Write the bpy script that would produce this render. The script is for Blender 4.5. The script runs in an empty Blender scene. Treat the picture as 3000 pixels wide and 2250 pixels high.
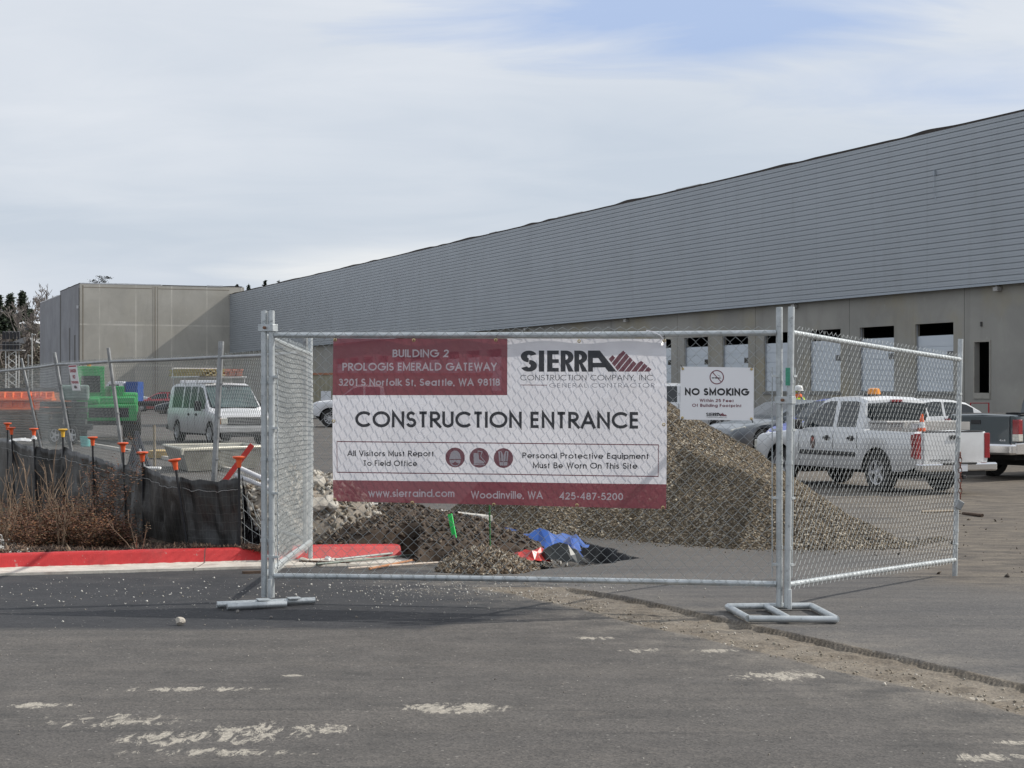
import bpy, bmesh, math, random
import numpy as np
from mathutils import Vector, Matrix
R = math.radians
random.seed(7)
rng = np.random.default_rng(11)
F = 5000.0      # focal length in pixels of the 3000 px wide photograph
EYE = 1.565     # camera height
HZ = 1141.0     # horizon row
sc = bpy.context.scene
# ------------------------------------------------------------------ camera
cam = bpy.data.cameras.new("camera"); camo = bpy.data.objects.new("camera", cam)
sc.collection.objects.link(camo)
camo.location = (0, 0, EYE); camo.rotation_euler = (R(90), 0, 0)
cam.sensor_width = 36.0; cam.lens = 36.0*F/3000; cam.clip_end = 5000; cam.clip_start = 0.1
cam.shift_y = (HZ-1125)/3000
sc.camera = camo
# ------------------------------------------------------------------ view, world, sun
sc.view_settings.view_transform = 'Standard'; sc.view_settings.look = 'None'
sc.view_settings.exposure = 0.12; sc.view_settings.gamma = 1.0
sc.view_settings.use_curve_mapping = False
SUN_EL = R(37.5)
SUN_DIR = Vector((0.972*math.cos(SUN_EL), 0.235*math.cos(SUN_EL), math.sin(SUN_EL)))   # towards the sun
SUN_ROT = math.atan2(0.972, 0.235)

class NT:
    def __init__(s, tree): s.t = tree; s.n = tree.nodes; s.l = tree.links
    def node(s, typ, **kw):
        n = s.n.new(typ)
        for k, v in kw.items(): setattr(n, k, v)
        return n
    def put(s, sock, v):
        if v is None: return
        if isinstance(v, bpy.types.NodeSocket): s.l.new(v, sock)
        else:
            if hasattr(sock, 'default_value'):
                if isinstance(v, (tuple, list)) and len(v) == 3 and sock.type == 'RGBA': v = (*v, 1)
                sock.default_value = v
    def math(s, op, a, b=None, c=None, clamp=False):
        n = s.node('ShaderNodeMath', operation=op, use_clamp=clamp)
        s.put(n.inputs[0], a); s.put(n.inputs[1], b)
        if c is not None: s.put(n.inputs[2], c)
        return n.outputs[0]
    def noise(s, vec, scale, detail=3, rough=.55, dist=0.0, out=0):
        n = s.node('ShaderNodeTexNoise'); s.put(n.inputs['Vector'], vec)
        n.inputs['Scale'].default_value = scale; n.inputs['Detail'].default_value = detail
        n.inputs['Roughness'].default_value = rough; n.inputs['Distortion'].default_value = dist
        return n.outputs[out]
    def ramp(s, f, a, b, ca=(0, 0, 0), cb=(1, 1, 1)):
        n = s.node('ShaderNodeMapRange', clamp=True); s.put(n.inputs[0], f)
        s.put(n.inputs[1], a); s.put(n.inputs[2], b)
        return n.outputs[0]
    def mix(s, f, a, b, mode='MIX'):
        n = s.node('ShaderNodeMix', data_type='RGBA', blend_type=mode)
        s.put(n.inputs[0], f); s.put(n.inputs[6], a); s.put(n.inputs[7], b)
        return n.outputs[2]
    def scalev(s, vec, v):
        n = s.node('ShaderNodeVectorMath', operation='MULTIPLY'); s.put(n.inputs[0], vec); n.inputs[1].default_value = v
        return n.outputs[0]
    def sep(s, vec):
        n = s.node('ShaderNodeSeparateXYZ'); s.put(n.inputs[0], vec); return n.outputs
    def comb(s, x, y, z):
        n = s.node('ShaderNodeCombineXYZ'); s.put(n.inputs[0], x); s.put(n.inputs[1], y); s.put(n.inputs[2], z); return n.outputs[0]
    def bump(s, h, strength=.3, dist=.01):
        n = s.node('ShaderNodeBump'); n.inputs['Strength'].default_value = strength; n.inputs['Distance'].default_value = dist
        s.put(n.inputs['Height'], h); return n.outputs[0]

w = bpy.data.worlds.new("World"); sc.world = w; w.use_nodes = True
nt = NT(w.node_tree); nt.n.clear()
wo = nt.node('ShaderNodeOutputWorld'); bg = nt.node('ShaderNodeBackground'); nt.l.new(bg.outputs[0], wo.inputs[0])
sky = nt.node('ShaderNodeTexSky', sky_type='NISHITA'); sky.sun_disc = False
sky.sun_elevation = SUN_EL; sky.sun_rotation = SUN_ROT; sky.air_density = 1.0; sky.dust_density = 1.5; sky.ozone_density = 1.5
SKY_S = 0.10
tc = nt.node('ShaderNodeTexCoord'); dv = tc.outputs['Generated']
X, Y, Z = nt.sep(dv)
zz = nt.math('ADD', nt.math('MAXIMUM', Z, 0.0), .16)
pu = nt.math('DIVIDE', X, zz); pv = nt.math('DIVIDE', Y, zz)
pv2 = nt.comb(nt.math('MULTIPLY', pu, 0.75), pv, 0.3)
n1 = nt.noise(pv2, 0.6, 4, .5, .3)
n2 = nt.noise(nt.scalev(pv2, (1, 1.3, 1)), 2.6, 5, .6, .6)
cl = nt.math('ADD', nt.math('MULTIPLY', n1, .82), nt.math('MULTIPLY', n2, .18))
cl = nt.ramp(cl, .38, .58)
# the open patch of blue high on the right, as a direction in the sky
def away(dx, dz, rx, rz):
    a = nt.math('DIVIDE', nt.math('SUBTRACT', nt.math('DIVIDE', X, Y), dx), rx)
    b = nt.math('DIVIDE', nt.math('SUBTRACT', nt.math('DIVIDE', Z, Y), dz), rz)
    return nt.math('SQRT', nt.math('ADD', nt.math('MULTIPLY', a, a), nt.math('MULTIPLY', b, b)))
front = nt.math('GREATER_THAN', Y, 0.0)
tx = nt.math('DIVIDE', X, Y); tz = nt.math('DIVIDE', Z, Y)
hole = nt.math('SUBTRACT', 1.0, nt.math('ADD', away(.11, .225, .20, .045), nt.math('MULTIPLY', nt.math('SUBTRACT', n2, .5), 1.6)), clamp=True)
hole = nt.math('MULTIPLY', nt.ramp(hole, .0, .7), front)
blue2 = nt.math('SUBTRACT', 1.0, nt.math('ADD', away(-.24, .045, .14, .035), nt.math('MULTIPLY', nt.math('SUBTRACT', n1, .5), 1.2)), clamp=True)
blue2 = nt.math('MULTIPLY', nt.ramp(blue2, 0, .9), front)
lit = nt.math('SUBTRACT', 1.0, nt.math('ADD', away(-.07, .066, .11, .022), nt.math('MULTIPLY', nt.math('SUBTRACT', n2, .5), 1.8)), clamp=True)
lit = nt.math('MULTIPLY', nt.ramp(lit, 0, .8), front)
hole2 = nt.math('SUBTRACT', 1.0, nt.math('ADD', away(.26, .175, .13, .035), nt.math('MULTIPLY', nt.math('SUBTRACT', n2, .5), 1.8)), clamp=True)
hole = nt.math('MAXIMUM', hole, nt.math('MULTIPLY', nt.math('MULTIPLY', nt.ramp(hole2, .0, .9), front), .5))
k = 1/SKY_S
grey = tuple(c*k for c in (.56, .62, .705)); white = tuple(c*k for c in (.74, .77, .82))
cloud = nt.mix(cl, grey, white)
cloud = nt.mix(nt.math('MULTIPLY', blue2, .55), cloud, tuple(c*k for c in (.53, .60, .72)))
cloud = nt.mix(nt.math('MULTIPLY', lit, .8), cloud, tuple(c*k for c in (.84, .85, .86)))
col = nt.mix(nt.math('MULTIPLY', hole, .78), cloud, tuple(c*k for c in (.36, .49, .77)))
col = nt.mix(.90, sky.outputs[0], col)
nt.l.new(col, bg.inputs[0]); bg.inputs[1].default_value = SKY_S
sl = bpy.data.lights.new("sun", 'SUN'); so = bpy.data.objects.new("sun", sl); sc.collection.objects.link(so)
sl.energy = 3.9; sl.angle = R(0.6); sl.color = (1.0, .955, .88)
so.rotation_euler = (-SUN_DIR).to_track_quat('-Z', 'Y').to_euler()
so.location = (20, -5, 30)

# ------------------------------------------------------------------ materials
MATS = {}
def mat(name, col=(.5, .5, .5), rough=.6, metal=0.0, var=.12, vscale=3.0, bump=0.0, bscale=60, coat=0.0, spec=.5, streak=0.0, dirt=None, emis=None, trans=0.0):
    if name in MATS: return MATS[name]
    m = bpy.data.materials.new(name); m.use_nodes = True; MATS[name] = m
    t = NT(m.node_tree); p = t.n['Principled BSDF']
    co = t.node('ShaderNodeTexCoord').outputs['Object']
    a = tuple(c*(1-var) for c in col); b = tuple(min(1, c*(1+var)) for c in col)
    f = t.ramp(t.noise(co, vscale, 5, .6), .3, .7)
    c = t.mix(f, a, b)
    if streak:
        s = t.noise(t.scalev(co, (1, 1, .12)), vscale*4, 4, .6)
        c = t.mix(t.math('MULTIPLY', t.ramp(s, .5, .75), streak), c, tuple(x*.55 for x in col))
    if dirt:
        z = t.sep(co)[2]
        d = t.math('ADD', z, t.math('MULTIPLY', t.noise(co, 4, 4), -.5))
        c = t.mix(t.math('MULTIPLY', t.ramp(d, dirt[1], -.1), .75), c, dirt[0])
    t.l.new(c, p.inputs['Base Color'])
    p.inputs['Roughness'].default_value = rough; p.inputs['Metallic'].default_value = metal
    p.inputs['Coat Weight'].default_value = coat; p.inputs['Specular IOR Level'].default_value = spec
    if bump:
        t.l.new(t.bump(t.noise(co, bscale, 4, .6), bump, .01), p.inputs['Normal'])
    if emis:
        p.inputs['Emission Color'].default_value = (*emis[0], 1); p.inputs['Emission Strength'].default_value = emis[1]
    return m

def attr_mat(name, rough=.85, bump=.0, bscale=80, var=.15):
    if name in MATS: return MATS[name]
    m = bpy.data.materials.new(name); m.use_nodes = True; MATS[name] = m
    t = NT(m.node_tree); p = t.n['Principled BSDF']
    at = t.node('ShaderNodeVertexColor'); at.layer_name = 'Col'
    co = t.node('ShaderNodeTexCoord').outputs['Object']
    f = t.noise(co, 30, 3)
    c = t.mix(t.math('MULTIPLY', f, var*2), at.outputs[0], (0.02, .018, .015))
    t.l.new(c, p.inputs['Base Color']); p.inputs['Roughness'].default_value = rough
    if bump: t.l.new(t.bump(t.noise(co, bscale, 4), bump, .01), p.inputs['Normal'])
    return m

# ------------------------------------------------------------------ mesh helpers
def link(o, parent=None):
    sc.collection.objects.link(o)
    if parent is not None: o.parent = parent
    return o
def meta(o, label=None, cat=None, group=None, kind=None):
    if label: o['label'] = label
    if cat: o['category'] = cat
    if group: o['group'] = group
    if kind: o['kind'] = kind
    return o
def empty(name, loc=(0, 0, 0), rz=0.0, label=None, cat=None, group=None):
    o = bpy.data.objects.new(name, None); o.empty_display_size = .2; link(o)
    o.location = loc; o.rotation_euler = (0, 0, rz); return meta(o, label, cat, group)

class M:
    def __init__(s): s.v = []; s.f = []; s.mi = []; s.cur = 0
    def add(s, vs, fs):
        b = len(s.v); s.v.extend([tuple(p) for p in vs]); s.f.extend([tuple(b+i for i in f) for f in fs]); s.mi.extend([s.cur]*len(fs)); return s
    def box(s, c, d, rot=None, ch=0.0):
        hx, hy, hz = d[0]/2, d[1]/2, d[2]/2
        vs = [Vector((x*hx, y*hy, z*hz)) for x in (-1, 1) for y in (-1, 1) for z in (-1, 1)]
        if rot is not None: vs = [rot @ v for v in vs]
        vs = [v+Vector(c) for v in vs]
        return s.add(vs, [(0, 1, 3, 2), (4, 6, 7, 5), (0, 4, 5, 1), (2, 3, 7, 6), (0, 2, 6, 4), (1, 5, 7, 3)])
    def box2(s, x0, x1, y0, y1, z0, z1): return s.box(((x0+x1)/2, (y0+y1)/2, (z0+z1)/2), (abs(x1-x0), abs(y1-y0), abs(z1-z0)))
    def tube(s, pts, r, n=8, caps=True):
        pts = [Vector(p) for p in pts]; rings = []
        rr = r if isinstance(r, (list, tuple)) else [r]*len(pts)
        for i, p in enumerate(pts):
            d = (pts[min(i+1, len(pts)-1)]-pts[max(i-1, 0)])
            if d.length < 1e-9: d = Vector((0, 0, 1))
            d.normalize(); up = Vector((0, 0, 1)) if abs(d.z) < .9 else Vector((1, 0, 0))
            a = d.cross(up).normalized(); b = d.cross(a)
            rings.append([p+a*(math.cos(2*math.pi*k/n)*rr[i])+b*(math.sin(2*math.pi*k/n)*rr[i]) for k in range(n)])
        vs = [v for rg in rings for v in rg]; fs = []
        for i in range(len(pts)-1):
            for k in range(n):
                fs.append((i*n+k, i*n+(k+1) % n, (i+1)*n+(k+1) % n, (i+1)*n+k))
        if caps: fs.append(tuple(range(n-1, -1, -1))); fs.append(tuple((len(pts)-1)*n+k for k in range(n)))
        return s.add(vs, fs)
    def lathe(s, prof, n=16, axis='z', c=(0, 0, 0), caps=True):
        vs = []
        for (r, h) in prof:
            for k in range(n):
                a = 2*math.pi*k/n; p = (r*math.cos(a), r*math.sin(a), h)
                if axis == 'y': p = (p[0], p[2], p[1])
                if axis == 'x': p = (p[2], p[0], p[1])
                vs.append((p[0]+c[0], p[1]+c[1], p[2]+c[2]))
        fs = []
        for i in range(len(prof)-1):
            for k in range(n): fs.append((i*n+k, i*n+(k+1) % n, (i+1)*n+(k+1) % n, (i+1)*n+k))
        if caps: fs.append(tuple(range(n))); fs.append(tuple((len(prof)-1)*n+k for k in range(n)))
        return s.add(vs, fs)
    def build(s, name, m, parent=None, smooth=False, bevel=0.0, loc=None, angle=35):
        me = bpy.data.meshes.new(name); me.from_pydata(s.v, [], s.f)
        ms = m if isinstance(m, (list, tuple)) else [m]
        for x in ms: me.materials.append(x)
        if len(ms) > 1: me.polygons.foreach_set('material_index', s.mi)
        if smooth:
            me.polygons.foreach_set('use_smooth', [True]*len(me.polygons))
            if angle: me.set_sharp_from_angle(angle=R(angle))
        me.validate(); me.update()
        bm = bmesh.new(); bm.from_mesh(me); bmesh.ops.recalc_face_normals(bm, faces=bm.faces); bm.to_mesh(me); bm.free()
        o = bpy.data.objects.new(name, me); link(o, parent)
        if loc is not None: o.location = loc
        if bevel:
            b = o.modifiers.new('bevel', 'BEVEL'); b.width = bevel; b.segments = 2; b.limit_method = 'ANGLE'; b.angle_limit = R(40)
        return o

def fastmesh(name, V, Fa, m, parent=None, colors=None, smooth=False):
    """V (n,3), Fa (k,3 or 4) numpy; colors per vertex"""
    me = bpy.data.meshes.new(name); n = len(V); k, q = Fa.shape
    me.vertices.add(n); me.vertices.foreach_set('co', np.asarray(V, np.float32).ravel())
    me.loops.add(k*q); me.loops.foreach_set('vertex_index', Fa.astype(np.int32).ravel())
    me.polygons.add(k); me.polygons.foreach_set('loop_start', np.arange(0, k*q, q, dtype=np.int32))
    me.polygons.foreach_set('loop_total', np.full(k, q, np.int32))
    me.update(calc_edges=True)
    if smooth: me.polygons.foreach_set('use_smooth', np.ones(k, bool))
    if colors is not None:
        a = me.color_attributes.new('Col', 'FLOAT_COLOR', 'POINT')
        a.data.foreach_set('color', np.c_[colors, np.ones(n)].astype(np.float32).ravel())
    ms = m if isinstance(m, (list, tuple)) else [m]
    for x in ms: me.materials.append(x)
    o = bpy.data.objects.new(name, me); return link(o, parent)

OCT = np.array([(1, 0, 0), (-1, 0, 0), (0, 1, 0), (0, -1, 0), (0, 0, 1), (0, 0, -1)], float)
OCF = np.array([(0, 2, 4), (2, 1, 4), (1, 3, 4), (3, 0, 4), (2, 0, 5), (1, 2, 5), (3, 1, 5), (0, 3, 5)])
def rand_rot(n):
    q = rng.normal(size=(n, 4)); q /= np.linalg.norm(q, axis=1)[:, None]; a, b, c, d = q.T
    return np.stack([np.stack([1-2*(c*c+d*d), 2*(b*c-a*d), 2*(b*d+a*c)], 1), np.stack([2*(b*c+a*d), 1-2*(b*b+d*d), 2*(c*d-a*b)], 1), np.stack([2*(b*d-a*c), 2*(c*d+a*b), 1-2*(b*b+c*c)], 1)], 1)
def pebble_arrays(P, size, cols, aniso=(1, .8, .6)):
    n = len(P); sz = np.asarray(size).reshape(-1, 1, 1)*np.ones((n, 1, 1))
    sh = OCT[None]*np.array(aniso)*(1+rng.uniform(-.35, .35, (n, 6, 1)))
    V = np.einsum('nij,nkj->nki', rand_rot(n), sh)*sz+P[:, None, :]
    Fa = (OCF[None]+(np.arange(n)*6)[:, None, None]).reshape(-1, 3)
    return V.reshape(-1, 3), Fa, np.repeat(cols, 6, axis=0)
def smooth01(x): x = np.clip(x, 0, 1); return x*x*(3-2*x)

# value noise on numpy arrays
_tab = rng.uniform(-1, 1, (256, 256))
def vnoise(x, y):
    x = np.asarray(x, float); y = np.asarray(y, float)
    xi = np.floor(x).astype(int); yi = np.floor(y).astype(int); fx = smooth01(x-xi); fy = smooth01(y-yi)
    g = lambda i, j: _tab[i & 255, j & 255]
    return (g(xi, yi)*(1-fx)+g(xi+1, yi)*fx)*(1-fy)+(g(xi, yi+1)*(1-fx)+g(xi+1, yi+1)*fx)*fy
def fbm(x, y, o=4):
    s = 0; a = 1
    for i in range(o): s = s+a*vnoise(x*2**i+17*i, y*2**i+31*i); a *= .5
    return s

# ground profile: level at the gate, dropping a little into the yard, rising towards the building
def gz(x, y):
    x = np.asarray(x, float); y = np.asarray(y, float)
    b = np.interp(y, [11.6, 12.4, 13, 14, 15, 16.5, 18, 21, 24, 27, 30, 34, 38, 44, 52, 60], [0, -.004, -.015, -.05, -.09, -.135, -.17, -.225, -.275, -.31, -.335, -.348, -.345, -.28, -.18, -.13])
    bl_ = np.interp(y, [38, 60, 80, 131, 160], [-.345, -.30, -.20, -.125, -.13])
    b = np.where(y > 38, b*smooth01((x+6)/8)+bl_*(1-smooth01((x+6)/8)), b)
    return b*(1-.45*smooth01((-x)/2.5)*(1-smooth01((y-16)/9)))
def gp(u, v, z=0.0):
    "photo pixel -> point on height z"
    Yd = (EYE-z)*F/(v-HZ); return Vector(((u-1500)/F*Yd, Yd, z))
def gpg(u, v):
    "photo pixel -> point on the ground profile"
    z = 0.0
    for _ in range(25): p = gp(u, v, z); z = .5*z+.5*float(gz(p.x, p.y))
    return p
# ================================================================== GROUND
LA = lambda x, y: x-(.52+.475*(13.68-y))      # raised asphalt edge (positive: to the right of it)
LB = lambda x, y: x-(0.0+.50*(13.2-y))        # near edge of the dirt strip
HOLE = [tuple(gpg(*p))[:2] for p in ((1440, 1640), (1436, 1548), (1540, 1552), (1690, 1582), (1790, 1607), (1872, 1637), (1780, 1650), (1668, 1663), (1530, 1668))]
def in_poly_dist(x, y, poly):
    x = np.asarray(x, float); y = np.asarray(y, float)
    inside = np.zeros(x.shape, bool); dm = np.full(x.shape, 1e9)
    n = len(poly)
    for i in range(n):
        x0, y0 = poly[i]; x1, y1 = poly[(i+1) % n]
        c = ((y0 > y) != (y1 > y)) & (x < (x1-x0)*(y-y0)/((y1-y0) if y1 != y0 else 1e-9)+x0)
        inside ^= c
        t = np.clip(((x-x0)*(x1-x0)+(y-y0)*(y1-y0))/((x1-x0)**2+(y1-y0)**2), 0, 1)
        dm = np.minimum(dm, np.hypot(x-(x0+t*(x1-x0)), y-(y0+t*(y1-y0))))
    return np.where(inside, dm, -dm)
def ground_h(x, y):
    z = gz(x, y)
    e = .03*vnoise(x*3, y*3)+.007*vnoise(x*14, y*14)
    a = LA(x, y)+e; b = LB(x, y)+.06*vnoise(x*2.2, y*2.2)
    strip = smooth01(b/.05+.5)*(1-smooth01(a/.012+.5))*(y < 13.9)*smooth01((13.95-y)/.3)
    z = z-strip*(.032+.007*fbm(x*9, y*9, 4))
    h = in_poly_dist(x+.06*vnoise(x*4, y*4), y+.06*vnoise(x*4+9, y*4), HOLE)
    hf = smooth01(h/.05)
    z = z-hf*(.17+.02*fbm(x*7, y*7, 3))-smooth01((h-.1)/.5)*.06
    z = z+.0015*fbm(x*20, y*20, 3)+.006*vnoise(x*.6, y*.6)
    mud = smooth01((x-3.6-.25*(y-14))/1.5)*smooth01((y-13)/2)
    z = z+mud*.012*fbm(x*3, y*2, 4)
    return z

def mat_ground():
    m = bpy.data.materials.new('asphalt_ground'); m.use_nodes = True
    t = NT(m.node_tree); p = t.n['Principled BSDF']
    pos = t.node('ShaderNodeNewGeometry').outputs['Position']
    x, y, z = t.sep(pos)
    big = t.noise(pos, .55, 5, .6); mid = t.noise(pos, 3.0, 6, .62); fine = t.noise(pos, 70, 3, .7)
    st = t.noise(t.scalev(pos, (.25, 1.6, 1)), 1.6, 6, .62, .3)        # wiped along the traffic direction
    old = t.mix(t.ramp(mid, .3, .72), (.064, .060, .056), (.102, .094, .087))
    old = t.mix(t.math('MULTIPLY', t.ramp(st, .45, .72), .45), old, (.128, .115, .102))
    # newer dark asphalt along the kerb
    edge = t.math('ADD', t.math('SUBTRACT', y, 11.12), t.math('MULTIPLY', t.math('SUBTRACT', mid, .5), .35))
    edge = t.math('SUBTRACT', edge, t.math('MULTIPLY', t.math('MAXIMUM', t.math('SUBTRACT', x, -.6), 0.0), 1.1))
    newm = t.ramp(edge, -.06, .10)
    new = t.mix(t.ramp(mid, .3, .75), (.024, .025, .028), (.042, .042, .045))
    base = t.mix(newm, old, new)
    # right of the trench
    aa = t.math('SUBTRACT', x, t.math('MULTIPLY_ADD', y, -.475, 7.018))
    bb = t.math('SUBTRACT', x, t.math('MULTIPLY_ADD', y, -.50, 6.60))
    wob = t.math('MULTIPLY', t.math('SUBTRACT', t.noise(pos, 4.5, 5, .65), .5), .22)
    right = t.mix(t.ramp(st, .35, .7), (.076, .073, .072), (.122, .113, .104))
    base = t.mix(t.ramp(aa, -.01, .01), base, right)
    dirtc = t.mix(t.ramp(t.noise(pos, 9, 6, .7), .3, .7), (.095, .076, .056), (.20, .168, .128))
    near = t.math('LESS_THAN', y, 13.9)
    sm = t.math('MULTIPLY', t.math('MULTIPLY', t.ramp(t.math('ADD', bb, wob), -.10, .10), t.ramp(aa, .03, .0)), near)
    base = t.mix(t.math('MULTIPLY', sm, .9), base, dirtc)
    halo = t.math('MULTIPLY', t.math('MULTIPLY', t.ramp(t.math('ADD', bb, t.math('MULTIPLY', wob, 5)), -.9, .1), t.ramp(aa, .7, -.1)), .45)
    base = t.mix(t.math('MULTIPLY', halo, t.ramp(mid, .4, .62)), base, (.235, .21, .175))
    # far yard: browner dust and mud
    yard = t.ramp(t.math('ADD', y, t.math('MULTIPLY', mid, 3)), 15.5, 21)
    yc = t.mix(t.ramp(big, .35, .65), (.068, .063, .058), (.104, .094, .084))
    base = t.mix(yard, base, yc)
    mudk = t.math('ADD', t.math('SUBTRACT', x, t.math('MULTIPLY_ADD', y, .12, 1.2)), t.math('MULTIPLY', t.math('SUBTRACT', big, .5), 3.0))
    mudm = t.math('MULTIPLY', t.ramp(mudk, 0, 1.2), t.ramp(t.math('ADD', y, t.math('MULTIPLY', big, 2)), 13.6, 16))
    mc = t.mix(t.ramp(t.noise(t.scalev(pos, (1, 2.2, 1)), 2.2, 7, .68), .40, .62), (.070, .058, .047), (.165, .138, .105))
    base = t.mix(t.math('MULTIPLY', mudm, .85), base, mc)
    base = t.mix(t.math('MULTIPLY', t.math('MULTIPLY', mudm, t.ramp(t.noise(pos, 5.5, 4, .6), .64, .68)), .8), base, (.045, .035, .03))
    # dark hole with broken asphalt
    vcn = t.node('ShaderNodeVertexColor'); vcn.layer_name = 'Col'; sunk = t.sep(vcn.outputs[0])[0]; cutm = t.sep(vcn.outputs[0])[1]
    hc = t.mix(t.ramp(t.noise(pos, 16, 5, .7), .42, .66), (.045, .042, .04), (.20, .18, .155))
    # splashes of pale cement slurry at their places on the ground
    SP = [gp(985*1.3562, 1532*1.3562), gp(545*1.3562, 1585*1.3562), gp(360*1.3562, 1596*1.3562), gp(700*1.3562, 1578*1.3562), gp(400*1.3562, 1490*1.3562), gp(90*1.3562, 1525*1.3562), gp(250*1.3562, 1560*1.3562),
          gp(1380*1.3562, 1403*1.3562), gp(1545*1.3562, 1405*1.3562), gp(1675*1.3562, 1460*1.3562), gp(1285*1.3562, 1377*1.3562), gp(2130*1.3562, 1500*1.3562), gp(2140*1.3562, 1638*1.3562), gp(2200*1.3562, 1606*1.3562), gp(640*1.3562, 1460*1.3562), gp(480*1.3562, 1625*1.3562)]
    RR = [(.27, .15), (.30, .26), (.26, .18), (.18, .14), (.52, .09), (.22, .10), (.45, .2), (.13, .12), (.18, .07), (.28, .22), (.16, .08), (.14, .08), (.22, .10), (.12, .06), (.10, .04), (.45, .1)]
    TH = [.12, .45, .5, .52, .6, .6, .72, .40, .30, .50, .3, .4, .4, .2, .3, .55]
    spn = t.noise(t.scalev(pos, (1.5, .6, 1)), 8, 8, .78, .8)
    tot = None
    for P_, (rx, ry), th in zip(SP, RR, TH):
        a = t.math('DIVIDE', t.math('SUBTRACT', x, P_.x), rx); b = t.math('DIVIDE', t.math('SUBTRACT', y, P_.y), ry)
        d = t.math('SUBTRACT', 1.0, t.math('ADD', t.math('MULTIPLY', a, a), t.math('MULTIPLY', b, b)))
        k_ = t.math('MULTIPLY', t.math('MAXIMUM', d, -1.0), .13)
        k_ = t.math('SUBTRACT', t.math('ADD', spn, k_), .53+.12*th)
        k_ = t.math('MULTIPLY', t.ramp(k_, -.012, .045), t.ramp(d, -.3, .1))
        tot = k_ if tot is None else t.math('MAXIMUM', tot, k_)
    base = t.mix(t.math('MULTIPLY', tot, .72), base, (.42, .385, .325))
    # dust film in thin flecks
    fl = t.math('MULTIPLY', t.ramp(t.noise(t.scalev(pos, (.5, 1.6, 1)), 14, 5, .75), .66, .72), t.math('SUBTRACT', 1.0, newm))
    base = t.mix(t.math('MULTIPLY', fl, .28), base, (.36, .32, .26))
    base = t.mix(sunk, base, hc); base = t.mix(cutm, base, (.022, .022, .023))
    # tyre scuffs
    tr = t.noise(t.scalev(pos, (.12, 2.6, 1)), 2.3, 3, .5)
    base = t.mix(t.math('MULTIPLY', t.ramp(tr, .62, .7), .35), base, (.035, .034, .034))
    oil = t.noise(pos, 1.1, 5, .7, .6)
    base = t.mix(t.math('MULTIPLY', t.ramp(oil, .60, .72), .4), base, (.04, .038, .037))
    base = t.mix(t.math('MULTIPLY', t.ramp(t.noise(t.scalev(pos, (.6, 1, 1)), 1.9, 6, .7), .58, .74), .22), base, (.24, .21, .18))
    # aggregate: stones showing in the binder
    vo = t.node('ShaderNodeTexVoronoi'); vo.inputs['Scale'].default_value = 95; t.l.new(pos, vo.inputs['Vector'])
    vc = t.sep(vo.outputs['Color'])
    ag = t.mix(t.ramp(vc[0], .45, 1.0), base, t.mix(1.0, base, (1.42, 1.40, 1.37), 'MULTIPLY'))
    ag = t.mix(t.ramp(vc[1], .72, .9), ag, t.mix(1.0, base, (.72, .72, .73), 'MULTIPLY'))
    vo2 = t.node('ShaderNodeTexVoronoi'); vo2.inputs['Scale'].default_value = 30; t.l.new(pos, vo2.inputs['Vector'])
    v2 = t.math('MULTIPLY', t.math('GREATER_THAN', t.sep(vo2.outputs['Color'])[0], .93), t.math('LESS_THAN', vo2.outputs['Distance'], .22))
    ag = t.mix(t.math('MULTIPLY', v2, t.math('MULTIPLY', t.math('SUBTRACT', 1.0, yard), .5)), ag, (.33, .31, .28))
    t.l.new(ag, p.inputs['Base Color'])
    p.inputs['Roughness'].default_value = .82; p.inputs['Specular IOR Level'].default_value = .35
    hgt = t.math('ADD', t.math('MULTIPLY', vo.outputs['Distance'], .7), t.math('MULTIPLY', fine, .6))
    t.l.new(t.bump(hgt, .35, .005), p.inputs['Normal'])
    return m
MG = mat_ground()
def grid_mesh(name, xs, ys, hf, m, smooth=True):
    Xg, Yg = np.meshgrid(xs, ys); Zg = hf(Xg, Yg)
    nx, ny = len(xs), len(ys)
    idx = np.arange(nx*ny).reshape(ny, nx)
    Fa = np.stack([idx[:-1, :-1], idx[:-1, 1:], idx[1:, 1:], idx[1:, :-1]], -1).reshape(-1, 4)
    cols = None
    if name == 'ground':
        hm = smooth01(in_poly_dist(Xg+.06*vnoise(Xg*4, Yg*4), Yg+.06*vnoise(Xg*4+9, Yg*4), HOLE)/.03+.3)
        hh_ = in_poly_dist(Xg+.06*vnoise(Xg*4, Yg*4), Yg+.06*vnoise(Xg*4+9, Yg*4), HOLE)
        ed = ((hh_ > -.01) & (hh_ < .075)).astype(float)
        cols = np.stack([hm, ed, hm*0], -1).reshape(-1, 3)
    return fastmesh(name, np.stack([Xg, Yg, Zg], -1).reshape(-1, 3), Fa, m, smooth=smooth, colors=cols)
xs = np.concatenate([[-1500, -700, -300, -120, -60, -30, -16, -9, -6.5], np.concatenate([np.arange(-5.5, -.5, .045), np.arange(-.5, 3.8, .019), np.arange(3.8, 5.51, .045)]), [6.5, 8, 10, 13, 20, 40, 80, 160, 400, 1500]])
ys = np.concatenate([[-60, -20, -5, 1, 4, 5.5], np.concatenate([np.arange(6.2, 14.2, .019), np.arange(14.2, 22.0, .03)]), np.arange(22.5, 60, 1.0), [65, 75, 90, 120, 160, 220, 300, 500, 900, 2500]])
g = grid_mesh('ground', xs, ys, ground_h, MG)
meta(g, 'dusty dark asphalt lot with a dirt strip and pale cement splashes', None, None, 'structure')

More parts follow.
